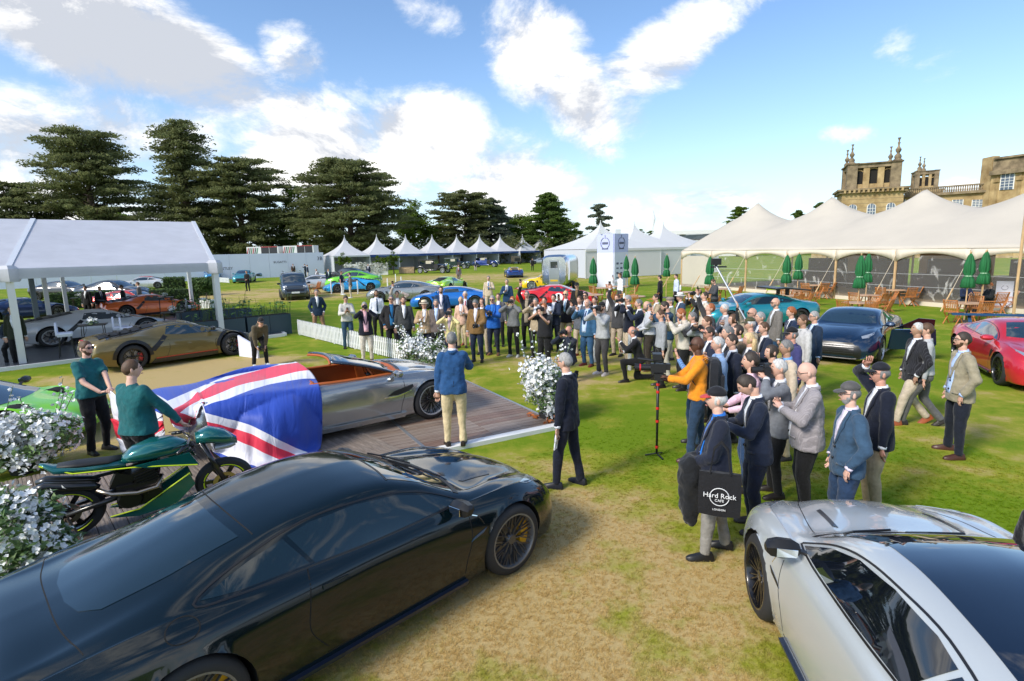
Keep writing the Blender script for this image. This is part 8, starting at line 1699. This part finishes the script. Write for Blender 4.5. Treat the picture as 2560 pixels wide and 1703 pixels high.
sets=[((1482,762),2,(.3,),'by the sign tower'),((1585,768),3,(.3,),'in front of the white tents'),((1505,740),1,None,'second by the sign tower'),((1550,735),2,None,'behind near the white tents'),((1725,755),2,None,'by the young man with the backpack'),((1770,770),3,(0,),'behind the man in charcoal reading'),((1800,745),2,None,'against the clear panels'),
 ((1960,768),4,(0,),'behind the teal racing car'),((1990,752),3,(0,),'next to the guy rope'),((2140,800-8),4,(0,),'right behind the dark blue coupe'),((2160,768),3,(0,),'second behind the dark blue coupe'),((2408,795),4,(0,),'nearest, with the seated man in navy'),((2450,768),3,(0,),'beside the crest notice board'),((2030,735),3,None,'inside the marquee behind the panels'),((2230,752),3,None,'inside the marquee, farther right')]
for si,((px,py),n,par,desc) in enumerate(sets):
    p=G(px,py+10); inst(tb0,'t','round teak cafe table '+desc,'round teak cafe tables',p,rnd.random()*3)
    for k in range(n):
        a_=[-2.5,-.7,-1.6,.6][k]+rnd.uniform(-.2,.2) if n>1 else -2.2; q=p+Vector((math.cos(a_),math.sin(a_),0))*.88
        inst(ch0,'c',['left','right','near','far'][k]+' folding teak chair at the table '+desc,'folding teak cafe chairs',q,a_+PI+rnd.uniform(-.2,.2))
    if par: 
        o=inst(pa0,'p','closed green parasol at the table '+desc,'closed green parasols',p+Vector((.02,0,0)),rnd.random()*3); o.scale=(1,1,1)
for px,py,d in((2448,790,'second of the pair beside the notice board'),(1565,748,'just behind another by the white tents'),(1665,745,'in front of the closed cream bay')): o=inst(pa0,'p','closed green parasol '+d,'closed green parasols',G(px,py),1)
p=G(769,735); inst(tb0,'t','round teak cafe table beside the van','round teak cafe tables',p,0)
for k,a_ in enumerate((-2.6,-1.4,-.3,.9)): inst(ch0,'c',['left','near','right','far'][k]+' folding teak chair at the table beside the van','folding teak cafe chairs',p+Vector((math.cos(a_),math.sin(a_),0))*.85,a_+PI)
nb=thing('notice_board','white notice board with a round crest beside the marquee pole','sign',G(2506,770),R(-35)); nb.scale=(.8,.8,.8); MB().box((0,0,.8),(.75,.05,1.45)).build('board',SIGN,nb); MB().tube([(math.cos(t)*.14,-.035,1.15+math.sin(t)*.12) for t in np.linspace(-4.4,1.2,16)],.012,5).build('crest_ring',INK,nb)
# standing tables and white seats in the pavilion
for i,(px,py) in enumerate(((245,905),(205,800),(420,800),(440,860))):
    p=G(px,py); r=thing('bar_table',['bar table with white flowers before the white supercar','bar table by the man all in black','bar table near the orange supercar','bar table behind the bronze supercar'][i],'table',(p.x,p.y,.1),.5); MB().box((0,0,1.05),(.7,.5,.03)).build('table_top',BLK,r)
    for sx in(-1,1):
        for sy in(-1,1): MB().bar((sx*.3,sy*.2,0),(sx*.26,sy*.17,1.05),.02).build('leg',BLK,r)
    rs=np.random.RandomState(i+70); V,F=leafcloud(np.array([[0,0,1.2]]),np.array([.15]),70,.035,rs,.7); f_=thing('table_flowers',['small flower posy on the bar table before the white supercar','small flower posy near the man all in black','small flower posy near the orange supercar','small flower posy behind the bronze supercar'][i],'flowers',(p.x,p.y,.1)); npmesh('blossoms',V,F,PET,f_); V,F=leafcloud(np.array([[0,0,1.13]]),np.array([.15]),50,.04,rs,.6); npmesh('leaves',V,F,LFG,f_); MB().lathe([(.05,1.065),(.06,1.14)],10).build('bowl',PLM,f_)
for i,(px,py) in enumerate(((172,900),(310,880),(328,882),(483,810))):
    p=G(px,py); r=thing('white_stool',['white moulded stool in front of the white supercar wheel','white moulded stool, left of the pair behind the bronze car','white moulded stool, right of the pair behind the bronze car','white moulded stool near the tent post'][i],'stool',(p.x,p.y,.1),.6); MB().loft([[Vector((x*s_+xo,y*s_,z)) for x,y in((-.2,-.22),(.2,-.22),(.2,.22),(-.2,.22))] for z,s_,xo in((.66,.9,0),(.74,1,0),(.78,.9,.0))]).build('seat',SIGN,r,40); MB().loft([[Vector((x,y*s_,z)) for x,y in((-.22,-.2),(-.17,-.2),(-.17,.2),(-.22,.2))] for z,s_ in((.7,1),(1.0,1),(1.1,.7))]).build('backrest',SIGN,r,40)
    for sx in(-1,1):
        for sy in(-1,1): MB().bar((sx*.2,sy*.2,0),(sx*.14,sy*.15,.68),.02).build('leg',BLK,r)
# small white display board by the bending photographer
p=G(622,893); r=thing('display_plinth','small white angled display board beside the bronze supercar nose','sign',p,R(-30)); MB().loft([[Vector((x,y,z)) for x,z in((-.42,.0),(.48,.0),(.48,.36),(-.42,.66))] for y in(-.03,.03)]).build('panel',SIGN,r)
# ---------------- carried things of the main figures ----------------
r=thing('tote_bag','black cloth tote bag with white round cafe logo hanging from the capped man\'s arm','bag',tote.loc+Vector((.03,0,.80))-Vector((tote.loc.x,tote.loc.y,0)).normalized()*.36,math.atan2(tote.loc.y,tote.loc.x)-PI/2); tm_=cloth((.010,.010,.012))
MB().loft([[Vector((x*s_,y,z)) for x,y in((-.19,-.02*w_),(0,-.05*w_),(.19,-.02*w_),(.19,.02),(0,.03),(-.19,.02))] for z,s_,w_ in((-.20,.98,1),(-.1,1,1.2),(.1,1,1),(.22,.97,.6))]).build('bag_body',tm_,r,40)
for y in(-.03,.02): MB().tube([(-.09,y,.21),(-.06,y,.45),(.0,y,.52),(.06,y,.45),(.09,y,.21)],.009,5).build('handle',tm_,r)
PW_=M('print_white',(.75,.75,.75),.7)
for s_ in(-1,1):
    ry=0 if s_<0 else PI; yy=-.058 if s_<0 else .036
    MB().tube([(math.cos(t)*.085,yy,.0+math.sin(t)*.085) for t in np.linspace(0,2*PI,25)],.004,5,cap=False).build('logo_ring',PW_,r); text('Hard Rock',.066,PW_,r,(0,yy-.004*(-s_) if 0 else yy+.004*s_,.012),(PI/2,0,ry)); text('CAFE',.035,PW_,r,(0,yy+.004*s_,-.035),(PI/2,0,ry)); text('LONDON',.026,PW_,r,(0,yy+.004*s_,-.125),(PI/2,0,ry)); text('THIS IS',.018,PW_,r,(0,yy+.004*s_,.125),(PI/2,0,ry)) if 0 else None
r=thing('draped_coat','black coat folded over the arm of the man in the red visored cap','coat',tote.w(Vector((.25,.02,.80))),tote.rz); o=MB().loft([[Vector((x*s_,y*s2,z)) for x,y in((-.08,-.18),(.08,-.2),(.12,0),(.08,.2),(-.08,.18),(-.10,0))] for z,s_,s2 in((.28,.7,.8),(.15,1.2,1.05),(-.1,1.1,.9),(-.35,.9,.7),(-.48,.5,.45))]).build('coat_folds',cloth((.010,.011,.013)),r,True); q=o.modifiers.new('s','SUBSURF'); q.levels=q.render_levels=3; q=o.modifiers.new('d','DISPLACE'); q.texture=FOLDS[0]; q.strength=.07
# gloves of the navy suit man
h_=navy.w(navy.hand[1]+Vector((0,0,-.02))); r=thing('white_gloves','white gloves held in the hand of the navy suit man','gloves',h_,navy.rz); MB().tube([(0,0,.04),(0.01,0,-.04),(0.02,0,-.12)],[.028,.04,.036],8,flat=.5).build('glove_body',M('glove_white',(.8,.8,.84),.7),r,True)
for k in range(4): MB().tube([(.02,-.03+.02*k,-.11),(.03,-.035+.023*k,-.20)],[.011,.008],5).build('finger',MATS['glove_white'],r)
# microphone
h_=Pn.w(Pn.hand[-1]); r=thing('microphone','black hand microphone held by the speaker in blue blazer','microphone',h_,Pn.rz); MB().tube([(0,0,-.12),(0,0,.06)],.014,8).sph((0,0,.08),.026,8,6).build('microphone_body',CAMB,r,True)
# video rig on monopod
h_=yl.w((yl.hand[1]+yl.hand[-1])/2+Vector((.06,0,.05))); r=thing('video_camera','video camera rig with red ringed lens on a tall monopod','camera',h_,yl.rz)
MB().box((0,0,.10),(.22,.10,.13)).box((-.12,0,.12),(.10,.08,.09)).build('camera_body',CAMB,r,30); MB().lathe([(.001,.10),(.045,.10),(.05,.28),(.058,.34),(.001,.33)],16,(0,0,.10),axis='X').build('lens',CAMB,r,30); MB().lathe([(.052,.25),(.053,.27)],16,(0,0,.10),axis='X').build('lens_ring',RC,r); MB().tube([(.05,0,.16),(.08,0,.30)],.01,5).box((.02,.0,.27),(.13,.17,.09)).tube([(-.05,.05,.2),(.3,.05,.24)],.022,8).build('monitor',CAMB,r); MB().box((0,.1,-.02),(.12,.03,.10)).box((0,-.1,-.02),(.12,.03,.10)).build('handgrip',CAMB,r)
mpd=thing('monopod','black monopod with red joints and a small tripod foot','monopod',(h_.x,h_.y,0),yl.rz); hz_=h_.z; MB().tube([(0,0,.05),(0,0,hz_-.02)],[.016,.022],8).build('pole',CAMB,mpd,True)
for z in(.15,.55,.75,1.0,hz_-.15): MB().lathe([(.024,z-.02),(.026,z),(.024,z+.02)],10).build('red_collar',RC,mpd)
for k in range(3): t=k*2.09; MB().bar((0,0,.05),(.17*math.cos(t),.17*math.sin(t),.012),.022,.012).build('foot',CAMB,mpd)
def backpack(P,label,col,sc=1):
    r=thing('backpack',label,'backpack',P.w(P.T((-.20,0,1.22))),P.rz); m=cloth(col)
    MB().loft([[Vector((x*s_-(.0),y*s2,z)) for x,y in((.07,-.15),(.07,.15),(-.04,.16),(-.10,.08),(-.10,-.08),(-.04,-.16))] for z,s_,s2 in((-.24,.8,.9),(-.2,1,1),(.1,1,1),(.22,.85,.9),(.27,.5,.6))]).build('pack_body',m,r,35); MB().box((-.11,0,-.08),(.05,.22,.22)).build('front_pocket',m,r)
    for s in(-1,1): MB().tube([(.05,s*.10,.24),(.14,s*.115,.28),(.30,s*.12,.16),(.325,s*.12,-.02),(.20,s*.15,-.18),(.05,s*.13,-.20)],.016,6,flat=.4).build('strap',m,r)
    return r
backpack(yl,'black camera backpack on the man in the orange jumper',(.018,.020,.026)); backpack(POLEMAN,'taupe backpack on the man holding the camera pole',(.20,.16,.11))
pl_=thing('camera_pole','long silver pole with a camera raised over the crowd','camera pole'); a_=POLEMAN.w(POLEMAN.hand[-1]); b_=D(1790,665,a_.y+.4); c_=a_+(a_-b_)*.35
MB().tube([c_,a_,b_],[.016,.02,.018],8).build('pole',M('pole_grey',(.35,.37,.40),.3,metal=.7),pl_); MB().box(tuple(b_+Z*.08),(.16,.12,.12)).tube([b_,b_+Z*.12],.03,8).box(tuple(b_+Vector((.05,0,-.02))),(.30,.03,.03)).build('camera_head',CAMB,pl_); MB().tube([a_-Z*.05,a_-Z*.3],.03,8).build('handgrip',CAMB,pl_)
